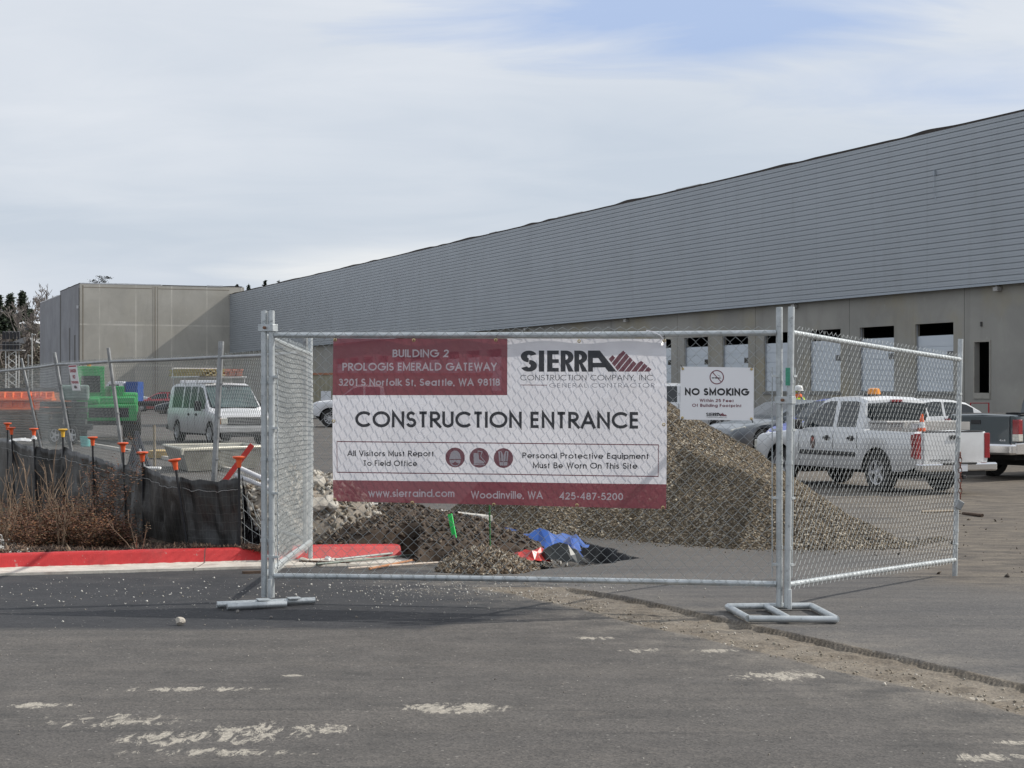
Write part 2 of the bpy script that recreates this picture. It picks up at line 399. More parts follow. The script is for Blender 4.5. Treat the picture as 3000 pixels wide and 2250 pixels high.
# ---- planting bed of bark mulch (a raised sheet) ----
_k = [gpg(0, 1673), gpg(770, 1651), gpg(1177, 1641)]     # foot of the kerb face, read off the photograph
KB = [(_k[0].x-3.0, _k[0].y-.85)]+[(p.x, p.y) for p in _k]
def kerb_y(x): return np.interp(x, [p[0] for p in KB], [p[1] for p in KB])
SILT = [(-2.5, 15.95), (-3.1, 16.25), (-3.85, 17.8), (-4.3, 19.0), (-5.04, 20.5), (-5.9, 22.5), (-6.4, 23.2), (-7.3, 25.2), (-7.75, 26.2), (-9.5, 30.)]
def bed_h(x, y):
    return gz(x, y)+.115+.03*fbm(x*1.3, y*1.3, 4)+.012*vnoise(x*12, y*12)
def mat_mulch():
    m = bpy.data.materials.new('bark_mulch'); m.use_nodes = True
    t = NT(m.node_tree); p = t.n['Principled BSDF']; pos = t.node('ShaderNodeNewGeometry').outputs['Position']
    c = t.mix(t.ramp(t.noise(t.scalev(pos, (1, 2, 1)), 22, 5, .75), .35, .7), (.028, .018, .013), (.14, .085, .055))
    c = t.mix(t.ramp(t.noise(pos, .8, 3), .5, .62), c, (.11, .095, .055))
    t.l.new(c, p.inputs['Base Color']); p.inputs['Roughness'].default_value = .9
    t.l.new(t.bump(t.noise(pos, 40, 5, .7), .8, .02), p.inputs['Normal']); return m
MM = mat_mulch()
bx = np.linspace(0, 1, 60); by = np.linspace(0, 1, 90)
def bed_map():
    V = []; 
    sx = [p[0] for p in SILT][::-1]; sy = [p[1] for p in SILT][::-1]
    for j in by:
        for i in bx:
            xk = -9.5+(-2.2+9.5)*i
            y0 = float(kerb_y(xk))+.17; y1 = float(np.interp(xk, sx, sy))+.55 if xk > -9.5 else 30
            yy = y0+(max(y1, y0+.2)-y0)*j
            V.append((xk, yy, float(bed_h(xk, yy))))
    idx = np.arange(60*90).reshape(90, 60)
    Fa = np.stack([idx[:-1, :-1], idx[:-1, 1:], idx[1:, 1:], idx[1:, :-1]], -1).reshape(-1, 4)
    return np.array(V), Fa
V, Fa = bed_map()
o = fastmesh('planting_bed', V, Fa, MM, smooth=True); meta(o, 'bark mulch planting bed behind the red kerb', None, None, 'structure')
# loose bark chips
n = 9000; px = rng.uniform(-5.6, -2.1, n); f_ = rng.beta(1, 2.0, n)
yk = kerb_y(px)+.16; sxs = [p[0] for p in SILT][::-1]; sys_ = [p[1] for p in SILT][::-1]
y1 = np.interp(px, sxs, sys_); py = yk+(y1-yk)*f_
cols = np.array([(.05, .03, .02), (.12, .07, .045), (.2, .13, .09), (.03, .02, .015), (.30, .22, .15)])[rng.choice(5, n, p=[.35, .3, .15, .15, .05])]
V, Fa, C_ = pebble_arrays(np.c_[px, py, bed_h(px, py)+.01], rng.uniform(.012, .035, n), cols, (1.6, .5, .25))
o = fastmesh('bark_chips', V, Fa, attr_mat('chips'), colors=C_); meta(o, 'loose brown bark chips covering the planting bed', 'bark', None, 'stuff')

# ---- red painted kerb with pale gutter ----
def mat_paint_kerb():
    m = bpy.data.materials.new('red_kerb_paint'); m.use_nodes = True
    t = NT(m.node_tree); p = t.n['Principled BSDF']; pos = t.node('ShaderNodeNewGeometry').outputs['Position']
    z = t.sep(t.node('ShaderNodeTexCoord').outputs['UV'])[1]
    red = t.mix(t.ramp(t.noise(pos, 5, 5), .3, .7), (.38, .012, .014), (.54, .026, .026))
    con = t.mix(t.ramp(t.noise(pos, 9, 5), .3, .7), (.50, .465, .40), (.66, .62, .55))
    k_ = t.math('ADD', z, t.math('MULTIPLY', t.math('SUBTRACT', t.noise(pos, 11, 4), .5), .016))
    c = t.mix(t.ramp(k_, .030, .034), con, red)
    c = t.mix(t.math('MULTIPLY', t.ramp(t.noise(pos, 13, 6, .75), .62, .65), .6), c, (.36, .29, .25))
    c = t.mix(t.math('MULTIPLY', t.ramp(t.noise(t.scalev(pos, (1, 1, 3)), 60, 3, .75), .68, .74), .5), c, (.62, .5, .45))
    jx = t.math('ABSOLUTE', t.math('SUBTRACT', t.math('FRACT', t.math('DIVIDE', t.sep(t.node('ShaderNodeTexCoord').outputs['UV'])[0], 1.9)), .5))
    c = t.mix(t.math('MULTIPLY', t.ramp(jx, .0045, .002), .8), c, (.06, .045, .04))
    c = t.mix(t.math('MULTIPLY', t.ramp(t.noise(t.scalev(pos, (1, 1, .4)), 2.6, 5, .65), .52, .7), .45), c, (.16, .05, .045))
    t.l.new(c, p.inputs['Base Color']); p.inputs['Roughness'].default_value = .6
    t.l.new(t.bump(t.noise(pos, 45, 5, .7), .35, .008), p.inputs['Normal']); return m
MK = mat_paint_kerb()
prof = [(-.52, -.05), (-.515, .022), (-.30, .016), (-.02, .022), (.0, .035), (.022, .125), (.035, .142), (.06, .15), (.16, .15), (.175, .14), (.175, -.05)]
def sweep(line, prof, nseg=60, wob=.004):
    L = [Vector((a, b)) for a, b in line]; d = [0]
    for a, b in zip(L, L[1:]): d.append(d[-1]+(b-a).length)
    vs = []; 
    for s_ in np.linspace(0, d[-1], nseg):
        xx = np.interp(s_, d, [p.x for p in L]); yy = np.interp(s_, d, [p.y for p in L])
        e = .4; x2 = np.interp(min(s_+e, d[-1]), d, [p.x for p in L])-np.interp(max(s_-e, 0), d, [p.x for p in L]); y2 = np.interp(min(s_+e, d[-1]), d, [p.y for p in L])-np.interp(max(s_-e, 0), d, [p.y for p in L])
        tv = Vector((x2, y2)).normalized(); nv = Vector((-tv.y, tv.x))
        for (a, h) in prof:
            wv = wob*float(vnoise(s_*4+a*9, h*30)); vs.append((xx+nv.x*a, yy+nv.y*a, h+wv))
    k = len(prof); fs = []
    for i in range(nseg-1):
        for j in range(k-1): fs.append((i*k+j, i*k+j+1, (i+1)*k+j+1, (i+1)*k+j))
    fs.append(tuple(range(k))); fs.append(tuple((nseg-1)*k+j for j in range(k)))
    return vs, fs
vs, fs = sweep(KB, prof, 90); vs = [(v[0], v[1], v[2]+float(gz(v[0], v[1]))) for v in vs]
m_ = M(); m_.add(vs, fs); o = m_.build('kerb', MK, smooth=True, angle=50)
uvl = o.data.uv_layers.new(name='height')
for lp in o.data.loops:
    cv = o.data.vertices[lp.vertex_index].co; uvl.data[lp.index].uv = (cv.x, cv.z-float(gz(cv.x, cv.y)))
meta(o, 'red painted concrete kerb with pale gutter along the planting bed', None, None, 'structure')
mcon = mat('pale_concrete', (.50, .475, .43), .85, var=.15, vscale=2.5, bump=.3, bscale=50)
m_ = M(); m_.add(*sweep([tuple(gp(26, 1618, .09))[:2], tuple(gp(8, 1596, .09))[:2], tuple(gp(-120, 1540, .09))[:2]], [(-.2, -.1), (-.2, .09), (.06, .09), (.06, -.1)], 20)); o = m_.build('kerb', mcon)
meta(o, 'bare concrete kerb running back from the left end of the red kerb', None, None, 'structure')
# new kerb crossing the yard behind the silt fence, and the short length ending by the gravel pile
def kerbline(pts, wd, h, name, lab):
    vs, fs = sweep([(p.x, p.y) for p in pts], [(0, -.5), (0, h), (wd, h), (wd, -.5)], 24, .002)
    d0 = (pts[1]-pts[0]).length or 1
    vs = [(v[0], v[1], v[2]+float(gz(v[0], v[1]))) for v in vs]
    m_ = M(); m_.add(vs, fs); o = m_.build(name, mcon); meta(o, lab, None, None, 'structure'); return o
kerbline([gpg(30, 1262), gpg(330, 1318), gpg(700, 1388)], .12, .09, 'kerb', 'new white kerb running across the yard behind the silt fence')
vs, fs = sweep([(-2.0, 22.4), (-1.12, 21.0), (-.36, 19.75)], [(0, .1), (0, .305), (.16, .305), (.16, .1)], 14, .003)
vs = [(v[0], v[1], v[2]+float(gz(v[0], v[1]))) for v in vs]
m_ = M(); m_.add(vs, fs); o = m_.build('kerb', mcon, bevel=.01); meta(o, 'short pale kerb end sticking out of the soil beside the gravel pile', None, None, 'structure')
# ================================================================== WAREHOUSE
def mat_concrete(name, a, b, warm, patches=.5, grid=None):
    m = bpy.data.materials.new(name); m.use_nodes = True
    t = NT(m.node_tree); p = t.n['Principled BSDF']; co = t.node('ShaderNodeTexCoord').outputs['Object']
    c = t.mix(t.ramp(t.noise(co, .35, 6, .62, .4), .32, .68), a, b)
    c = t.mix(t.math('MULTIPLY', t.ramp(t.noise(co, .22, 4, .6), .5, .68), patches), c, warm)
    s = t.noise(t.scalev(co, (1, 1, .13)), 1.1, 5, .6)
    c = t.mix(t.math('MULTIPLY', t.ramp(s, .55, .75), .35), c, tuple(x*.62 for x in a))
    c = t.mix(t.math('MULTIPLY', t.ramp(t.noise(co, 2.2, 5, .7), .62, .72), .28), c, tuple(x*1.35 for x in b))
    if grid:
        X_, Y_, Z_ = t.sep(co)
        for sock, sp_, off in grid(t, X_, Y_, Z_):
            fr = t.math('ABSOLUTE', t.math('SUBTRACT', t.math('FRACT', t.math('DIVIDE', t.math('ADD', sock, off), sp_)), .5))
            ln = t.math('MULTIPLY', t.ramp(t.math('ADD', fr, t.math('MULTIPLY', t.math('SUBTRACT', t.noise(co, 1.5, 3), .5), .02)), .475, .492), t.ramp(t.noise(co, .5, 3), .3, .62))
            c = t.mix(t.math('MULTIPLY', ln, .55), c, tuple(x*1.5 for x in b))
    t.l.new(c, p.inputs['Base Color']); p.inputs['Roughness'].default_value = .88
    t.l.new(t.bump(t.noise(co, 14, 6, .7), .25, .02), p.inputs['Normal']); return m
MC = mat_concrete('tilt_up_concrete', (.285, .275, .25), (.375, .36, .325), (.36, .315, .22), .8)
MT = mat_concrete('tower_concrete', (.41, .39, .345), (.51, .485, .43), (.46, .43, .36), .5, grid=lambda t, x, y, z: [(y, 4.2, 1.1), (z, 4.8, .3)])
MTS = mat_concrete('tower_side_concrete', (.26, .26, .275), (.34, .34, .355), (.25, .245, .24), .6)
MSID = mat('grey_siding', (.385, .415, .445), .42, .15, var=.05, vscale=.25, spec=.6)
t = NT(MSID.node_tree); p = t.n['Principled BSDF']; co = t.node('ShaderNodeTexCoord').outputs['Object']; X_, Y_, Z_ = t.sep(co)
old_c = p.inputs['Base Color'].links[0].from_socket
sh_ = t.node('ShaderNodeTexWhiteNoise'); sh_.noise_dimensions = '2D'
t.l.new(t.comb(t.math('FLOOR', t.math('DIVIDE', X_, 9.1)), t.math('FLOOR', t.math('DIVIDE', t.math('SUBTRACT', Z_, 6.17), .99)), 0), sh_.inputs['Vector'])
c_ = t.mix(t.math('MULTIPLY', sh_.outputs['Value'], .07), old_c, (.25, .27, .29))
fx_ = t.math('ABSOLUTE', t.math('SUBTRACT', t.math('FRACT', t.math('DIVIDE', X_, 9.1)), .5))
c_ = t.mix(t.math('MULTIPLY', t.ramp(fx_, .4982, .4992), .45), c_, (.14, .15, .16))
c_ = t.mix(t.math('MULTIPLY', t.ramp(t.noise(t.scalev(co, (1, 1, .1)), .8, 5, .7), .55, .75), .22), c_, (.20, .205, .20))
t.l.new(c_, p.inputs['Base Color'])
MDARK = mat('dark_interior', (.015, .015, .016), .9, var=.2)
MJ = mat('joint_sealant', (.085, .08, .075), .9)
MTRIM = mat('siding_trim', (.36, .40, .44), .4, .2, var=.04)
MWD = mat('white_dock_door', (.60, .645, .69), .45, var=.04, vscale=.6)
MMEM = mat('roof_membrane_dark', (.06, .05, .045), .8)
MWM = mat('roof_membrane_white', (.75, .76, .78), .6)
MGL = mat('dark_glass', (.02, .025, .03), .08, var=.3, spec=.8)
B0 = Vector((18.75, 75.9, -.15))
wh = empty('warehouse', B0, math.atan2(.9268, -.3756), 'long warehouse of grey ribbed siding over concrete dock wall with square end block', 'warehouse')
def zB(z): return z-B0.z
ND = 22; XE = 139.3
op = [(-3.93, -2.92, 1.42, 3.59)]+[(-1.43+4.45*i, -1.43+4.45*i+2.81, 1.46, 4.51) for i in range(ND)]
m_ = M(); zt = 6.35
cur = -22.0
for (a, b, z0, z1) in op:
    m_.box2(cur, a, -.25, 0, zB(-.6), zB(zt)); m_.box2(a, b, -.25, 0, zB(-.6), zB(z0)); m_.box2(a, b, -.25, 0, zB(z1), zB(zt)); cur = b
m_.box2(cur, XE-.01, -.25, 0, zB(-.6), zB(zt))
m_.build('dock_wall', MC, wh)
for i in range(-1, 12):
    xj = -2.2+8.9*i; m_ = M(); m_.box2(xj-.012, xj+.012, .0, .004, zB(-.5), zB(5.98)); m_.build('wall_joint', MJ, wh)
m_ = M()
m_.box2(-22, XE, -30.3, -30, zB(-.5), zB(12.6)); m_.box2(-22.3, -22, -30, .0, zB(-.5), zB(12.6)); m_.box2(-22, XE, -30, -.3, zB(-.5), zB(-.4)); m_.build('back_wall', MC, wh)
m_ = M(); m_.box2(-22, XE-.02, -30, .02, zB(12.3), zB(12.6)); m_.build('roof', MMEM, wh)
# near-black sheet behind the openings, added to paint in the unlit interior
m_ = M(); m_.box2(-21.9, XE-.1, -6.2, -6.0, zB(-.4), zB(12.2)); m_.build('shade_backdrop', MDARK, wh)
# ribbed siding
per = 6.93/28; pts = []
for i in range(28):
    z0 = 6.02+i*per
    pts += [(.298, z0), (.298, z0+.026), (.350, z0+.042), (.352, z0+per*.50), (.345, z0+per*.52), (.345, z0+per*.56), (.352, z0+per*.58), (.352, z0+per-.014), (.298, z0+per-.006)]
pts.append((.298, 12.95))
vs = []; xsd = [-22, XE-.02]
for xx in xsd:
    for (y, z) in pts: vs.append((xx, y, zB(z)))
k = len(pts); fs = [(j, j+1, k+j+1, k+j) for j in range(k-1)]
m_ = M(); m_.add(vs, fs); m_.box2(-22, XE-.03, -.2, .290, zB(6.04), zB(6.10)); m_.box2(-22, XE-.03, -.2, .29, zB(6.2), zB(12.94)); m_.build('siding', MSID, wh)
m_ = M(); m_.box2(-22, XE-.02, .27, .375, zB(5.93), zB(6.03)); m_.build('siding_trim', MTRIM, wh)
# thin dents and cable ends on the siding
m_ = M(); m_.box((-.6, .40, zB(11.1)), (.12, .08, .22)); m_.tube([(-.6, .38, zB(11)), (-.55, .42, zB(10.3)), (-.7, .38, zB(9.9))], .012, 5); m_.build('cable_outlet', MTRIM, wh)
# roof edge membrane with a ragged top
def ragged(x0, x1, y, z, hgt, amp, m, name, n=160, axis=0, par=wh):
    vs = []; q = M()
    tt = np.linspace(x0, x1, n)
    for i, a in enumerate(tt):
        hh = hgt+amp*abs(float(vnoise(a*.33, 3.3)))**2*2
        for (dy, dz) in ((0, 0), (.02, hh), (-.12, hh+.01), (-.16, 0)):
            vs.append((a, y+dy, zB(z)+dz) if axis == 0 else (y-dy, a, zB(z)+dz))
    fs = []
    for i in range(n-1):
        for j in range(4): fs.append((i*4+j, i*4+(j+1) % 4, (i+1)*4+(j+1) % 4, (i+1)*4+j))
    fs += [(0, 1, 2, 3), tuple((n-1)*4+j for j in range(4))]
    q.add(vs, fs); return q.build(name, m, par)
ragged(-22, XE-.02, .37, 12.93, .07, .055, MMEM, 'roof_membrane', 420)
for (a, b) in ((21, 24), (37, 41), (52, 53.5)): ragged(a, b, .34, 13.0, .05, .04, MWM, 'roof_membrane', 12)
# end block (tower)
def tower_wall(x0, x1, y0, y1, z1, m, name):
    q = M(); q.box2(x0, x1, y0, y1, zB(-.6), zB(z1)); return q.build(name, m, wh)
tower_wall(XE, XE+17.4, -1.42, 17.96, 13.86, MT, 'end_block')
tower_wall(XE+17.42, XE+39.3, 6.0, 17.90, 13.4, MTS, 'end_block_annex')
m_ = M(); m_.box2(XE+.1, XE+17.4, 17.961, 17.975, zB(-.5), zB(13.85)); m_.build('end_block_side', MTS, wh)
m_ = M()
for (y, w_) in ((17.6, .12), (9.25, .10), (8.95, .05), (9.5, .05)): m_.box2(XE-.008, XE-.001, y-w_/2, y+w_/2, zB(-.5), zB(13.7))
for y0_, y1_ in ((9.6, 17.5), (0.4, 8.9)): m_.box2(XE-.006, XE-.002, y0_, y1_, zB(13.42), zB(13.50))
m_.build('panel_joint', mat('joint_tan', (.25, .215, .17), .9), wh)
m_ = M()
for xx, w_, z1 in ((XE+8.5, .5, 9.0), (XE+4, .6, 8), (XE+.35, .5, 13.4), (XE+17.0, .5, 13.4)): m_.box2(xx-w_, xx+w_, 17.976, 17.984, zB(-.4), zB(z1))
m_.build('panel_joint', mat('joint_dark', (.13, .125, .12), .9), wh)
ragged(8.5, 17.9, XE-.01, 13.86, .10, .04, MWM, 'parapet_cap', 40, axis=1)
ragged(-1.2, 8.4, XE-.01, 13.86, .05, .05, MMEM, 'parapet_cap', 60, axis=1)
ragged(1.2, 3.1, XE-.03, 13.88, .10, .06, MWM, 'parapet_cap', 12, axis=1)
ragged(XE+.05, XE+17.3, 18.0, 13.86, .06, .05, MMEM, 'parapet_cap', 50)
ragged(XE+17.5, XE+39, 17.93, 13.4, .10, .08, MWM, 'parapet_cap', 60)
m_ = M(); m_.box((XE+1.0, 18.05, zB(11.2)), (.35, .2, .35)); m_.build('wall_light', MWM, wh)
# dock doors
def door_mesh():
    q = M(); H = 2.5; n = 5
    for i in range(n):
        z0 = i*H/n; h = H/n
        q.box2(0, 2.79, -.03, .0, z0+.010, z0+h-.010)
        q.box2(0.001, 2.789, -.028, .004, z0+h*.12, z0+h*.40); q.box2(0.001, 2.789, -.028, .004, z0+h*.52, z0+h*.9)
    q.box2(.01, 2.78, -.05, -.031, .0, H)
    return q
DM = door_mesh()
first = None
for i, (a, b, z0, z1) in enumerate(op[1:]):
    if first is None:
        d = DM.build('dock_door', MWD, wh)
        q = M(); q.box2(.07, .63, .0045, .012, 1.50, 1.78); wdw = q.build('window', MGL, d)
        q = M(); q.box2(-.07, 2.86, .141, .19, -.17, -.03); sl_ = q.build('sill', mat('sill_steel', (.20, .20, .19), .6, .2), d)
        q = M(); q.box2(-.009, .03, .02, .06, 0, 3.02); tk1 = q.build('track', mat('galv_track', (.45, .47, .5), .45, .5), d)
        q = M(); q.box2(2.76, 2.799, .02, .06, 0, 3.02); tk2 = q.build('track', mat('galv_track'), d); first = (d, wdw, sl_, tk1, tk2)
    else:
        d = first[0].copy(); link(d, wh)
        for c_ in first[1:]: link(c_.copy(), d)
    lift = [0, 0, 0, 0, .02, 0, .03][i % 7]
    d.location = (a+.01, -.14, zB(z0+.01)+lift)
a, b, z0, z1 = op[0]
m_ = M(); m_.box2(a-.08, a, .001, .03, zB(z0), zB(z1)); m_.box2(b, b+.08, .001, .03, zB(z0), zB(z1)); m_.box2(a-.08, b+.08, .001, .03, zB(z1), zB(z1+.08)); m_.box2(a-.05, b+.05, .001, .05, zB(z0-.25), zB(z0)); m_.build('door_frame', mat('frame_grout', (.36, .34, .30), .9), wh)
m_ = M(); m_.box((-3.4, .03, zB(4.35)), (.09, .06, .2)); m_.build('junction_box', MJ, wh)
for xx in (-4.6, 11.5, 31, 47, 63): 
    m_ = M(); m_.box((xx, .14, zB(5.78)), (.3, .22, .16)); m_.box((xx, .14, zB(5.9)), (.1, .1, .1)); m_.build('wall_light', mat('fixture', (.45, .44, .42), .5), wh)
q = M(); q.lathe([(.0, -.09), (.06, -.07), (.09, 0), (.06, .07), (.03, .1), (.02, .16)], 10, c=(25.7, .35, zB(4.22)))
q.build('lamp_bulb', mat('lit_bulb', (1, 1, 1), emis=((1, .97, .9), 6.0)), wh)
m_ = M(); m_.tube([(25.7, .0, zB(4.5)), (25.7, .35, zB(4.5)), (25.7, .35, zB(4.36))], .02, 6); m_.build('lamp_arm', MJ, wh)

# low tan wall / storage unit in front of the far docks
c = empty('storage_container', (-7.2, 101, -.13), R(0), 'tan storage container with rusty top rail standing by the far docks', 'container')
m_ = M(); m_.box2(-4.6, 6, 0, 2.4, .12, 2.55)
for i in range(44): m_.box2(-4.55+i*.24, -4.43+i*.24, -.04, -.001, .15, 2.45)
m_.build('body', mat('tan_steel', (.33, .31, .23), .6, var=.15, vscale=1), c)
m_ = M(); m_.box2(-4.65, 6.05, -.06, 2.46, 2.551, 2.68); m_.build('top_rail', mat('rust_rail', (.36, .17, .10), .7), c)
m_ = M(); m_.box2(-4.1, -3.5, -.07, -.045, 1.0, 1.6); m_.build('notice', mat('paper', (.7, .72, .75)), c)

# ================================================================== HILL AND TREES
def hill_h(x, y): return 10.8*smooth01((y-228)/85)*smooth01((140-x)/60)*(1+.10*fbm(x*.012, y*.012, 3))-.3
MH = bpy.data.materials.new('hillside'); MH.use_nodes = True
t = NT(MH.node_tree); p = t.n['Principled BSDF']; pos = t.node('ShaderNodeNewGeometry').outputs['Position']
c_ = t.mix(t.ramp(t.noise(pos, .09, 6, .65), .35, .65), (.07, .052, .032), (.135, .10, .062))
c_ = t.mix(t.ramp(t.noise(pos, .05, 5, .6), .5, .62), c_, (.045, .055, .022)); t.l.new(c_, p.inputs['Base Color']); p.inputs['Roughness'].default_value = 1
o = grid_mesh('hill', np.linspace(-260, 220, 90), np.linspace(228, 620, 70), hill_h, MH); meta(o, 'brown and green hillside beyond the lot', None, None, 'structure')
MBK = mat('bark', (.075, .06, .048), .95, var=.3)
def foliage(name, P, S, cols, parent, m=None, flat=.45):
    n = len(P); T_ = np.array([(-1, -.5, 0), (1, -.5, 0), (.7, .6, .1), (-.6, .7, -.1)])
    V = np.einsum('nij,kj->nki', rand_rot(n), T_)*np.asarray(S).reshape(-1, 1, 1)*np.array([1, 1, flat])+np.asarray(P)[:, None, :]
    Fa = np.arange(n*4).reshape(n, 4)
    return fastmesh(name, V.reshape(-1, 3), Fa, m or attr_mat('foliage', .9), parent, np.repeat(cols, 4, 0))
def conifer(x, y, h, wdt, lab, n=1500, tone=(.034, .050, .028), dens=1.0, grp='trees on the hill'):
    z = float(hill_h(x, y)) if y > 228 else float(gz(x, y))
    tr = empty('conifer_tree', (x, y, z-.3), rng.uniform(0, 6), lab, 'tree', grp)
    q = M(); q.tube([(0, 0, 0), (.1, 0, h*.5), (0, 0, h)], [h*.02, h*.012, .03], 6); q.build('trunk', MBK, tr)
    nb = int(26*dens); P = []; S = []; C_ = []
    for b in range(nb*3):
        f_ = rng.uniform(.12, .985); ang = rng.uniform(0, 2*math.pi)
        ln = wdt*(1-f_)**1.05*rng.uniform(.55, 1.15)+.15
        k_ = max(3, int(n/(nb*3)))
        s_ = rng.uniform(.1, 1, k_)**.7
        rr = ln*s_
        P.append(np.c_[rr*math.cos(ang)+rng.normal(0, .12*wdt, k_)*.5, rr*math.sin(ang)+rng.normal(0, .12*wdt, k_)*.5, h*f_-rr*.28+rng.normal(0, .18, k_)])
        S.append(rng.uniform(.10, .34, k_)); c0 = np.array(tone)*rng.uniform(.6, 1.8); C_.append(np.tile(c0, (k_, 1))*rng.uniform(.7, 1.4, (k_, 1)))
    foliage('crown', np.concatenate(P), np.concatenate(S), np.concatenate(C_), tr); return tr
def bare_tree(x, y, h, lab, seed, base=None, grp='trees on the hill', tone=(.20, .175, .16), r0=.24, name='bare_tree', minr=.05):
    rd = random.Random(seed); z = base if base is not None else float(hill_h(x, y))
    tr = empty(name, (x, y, z-.2), 0, lab, 'tree', grp); q = M(); q2 = M()
    def grow(p, d, ln, r, lev, mm):
        pts = [p]; rs = [r]; k_ = 3
        for i in range(k_):
            d = (d+Vector((rd.gauss(0, .12), rd.gauss(0, .12), rd.gauss(.05, .06)))).normalized(); p = p+d*ln/k_; pts.append(p); rs.append(max(minr, r*(1-.22*(i+1))))
        mm.tube(pts, rs, 5 if lev < 2 else 3, caps=False)
        if lev >= 5 or ln < .35: return
        nb = rd.choice([2, 3, 3])
        for i in range(nb):
            a = rd.uniform(0, 6.28); sp_ = rd.uniform(.3, .75); nd = (d+Vector((math.cos(a)*sp_, math.sin(a)*sp_, rd.uniform(-.05, .2)))).normalized()
            st = pts[rd.choice([1, 2, 3])] if lev > 0 else pts[rd.choice([2, 3])]
            grow(st, nd, ln*rd.uniform(.6, .8), max(minr, r*.6), lev+1, q2)
    grow(Vector((0, 0, 0)), Vector((0, 0, 1)), h*.36, r0, 0, q)
    q.build('trunk', MBK, tr); q2.build('branches', mat('twigs_'+('r' if tone[0] > .15 else 'g'), tone, .95), tr); return tr
def PX(u, y): return (u-1500)/F*y
# left cluster: dark dense conifers
for i, (u, y, vt, wd_, lab) in enumerate([(30, 318, 858, 4.0, 'broad dark conifer left of the concrete block, second from the left picture edge'), (66, 322, 850, 3.8, 'dark pointed conifer standing nearest the concrete block on the left'),
        (-2, 316, 862, 3.6, 'dark conifer cut by the left picture edge'), (88, 330, 900, 3.0, 'lower dark conifer tucked against the concrete block on the left')]):
    x = PX(u, y); z = float(hill_h(x, y)); conifer(x, y, EYE+(HZ-vt)*y/F-z, wd_, lab, 5200, (.046, .062, .040), 1.5)
for i, (u, y, vt, lab) in enumerate([(708-14, 385, 828, 'small thin conifer top leftmost above the warehouse roof'), (728, 385, 826, 'small conifer top second from the left above the warehouse roof'), (776, 380, 818, 'broad conifer top rising above the warehouse roof, largest of the row'),
        (818, 384, 815, 'conifer top second from the right above the warehouse roof'), (860, 390, 813, 'small conifer top rightmost above the sloping warehouse roof')]):
    x = PX(u, y); z = float(hill_h(x, y)); conifer(x, y, EYE+(HZ-vt)*y/F-z, [1.2, 1.7, 2.4, 1.9, 1.7][i], lab, 2200, (.032, .050, .034), 1)
x = PX(291, 372); z = float(hill_h(x, 372)); 
tr = empty('pine_tree', (x, 372, z-.3), 0, 'wind-bent pine top poking above the white capped concrete block', 'tree', 'trees on the hill')
hh = EYE+(HZ-812)*372/F-z; q = M(); q.tube([(0, 0, 0), (.2, 0, hh*.6), (-.4, 0, hh*.9), (.8, 0, hh)], [.3, .2, .1, .06], 6); q.build('trunk', MBK, tr)
P_ = []; 
for (dx, dz, s_) in ((-1.2, -.5, .7), (-.5, -.9, .6), (.7, -.2, .6), (1.6, .2, .5), (2.2, .1, .35), (.2, .35, .5), (-.2, -1.8, .8), (1.1, -.7, .5)):
    P_.append(rng.normal(0, 1, (60, 3))*np.array([.55, .5, .2])*s_*1.4+np.array([dx, 0, hh+dz]))
P_ = np.concatenate(P_); foliage('crown', P_, rng.uniform(.08, .22, len(P_)), np.array((.03, .035, .028))*rng.uniform(.6, 1.5, (len(P_), 1)), tr)
for i, (u, y, vt, s_) in enumerate([(105, 345, 822, 3), (8, 350, 830, 5), (40, 355, 842, 8), (140, 360, 838, 13), (165, 356, 836, 14), (185, 362, 842, 21), (125, 348, 850, 22), (20, 340, 850, 34)]):
    x = PX(u, y); z = float(hill_h(x, y)); labs = ['tall bare tree beside the concrete block, tallest of the bare trees', 'bare tree behind the conifers at the left picture edge', 'bare crown rising between the two dark conifers at left', 'bare tree left of the concrete block roofline',
        'bare spreading tree crown just above the lower concrete roof', 'bare tree whose twigs end where the higher concrete block begins', 'shorter bare tree between tall bare tree and concrete block', 'bare tree showing over the left conifer tops']
    bare_tree(x, y, EYE+(HZ-vt)*y/F-z, labs[i], s_)
for i, (u, y, h_, s_, lab) in enumerate([(12, 262, 9, 61, 'pale bare tree low on the slope at the left picture edge'), (70, 268, 8, 62, 'bare tree low on the slope between the lattice mast and the tall pole'), (104, 272, 10, 63, 'bare brown tree hard against the concrete block, low on the slope'),
        (48, 285, 9, 64, 'bare brown tree halfway up the slope above the lattice mast'), (-10, 288, 10, 65, 'bare brown tree halfway up the slope, cut by the left picture edge'), (86, 292, 8, 66, 'bare tree beside the pale gabled house on the slope')]):
    bare_tree(PX(u, y), y, h_, lab, s_)
# brown leafless brush covering the slope
n = 90000; byy = rng.uniform(232, 320, n); bxx = PX(rng.uniform(-90, 150, n), byy); hz_ = rng.uniform(0, 1, n)**1.4*2.8*(.4+.6*np.abs(vnoise(bxx*.13, byy*.13)))
cc = np.array([(.115, .09, .07), (.16, .13, .105), (.08, .066, .052), (.075, .085, .055), (.20, .18, .155)])[rng.choice(5, n, p=[.3, .2, .25, .17, .08])]  # brush tones greyed, putting some distance haze into the colour
foliage('hill_brush', np.c_[bxx, byy, hill_h(bxx, byy)+hz_], rng.uniform(.07, .24, n), cc, None).__setitem__('kind', 'stuff')
bpy.data.objects['hill_brush']['label'] = 'brown leafless brush covering the slope below the conifers'
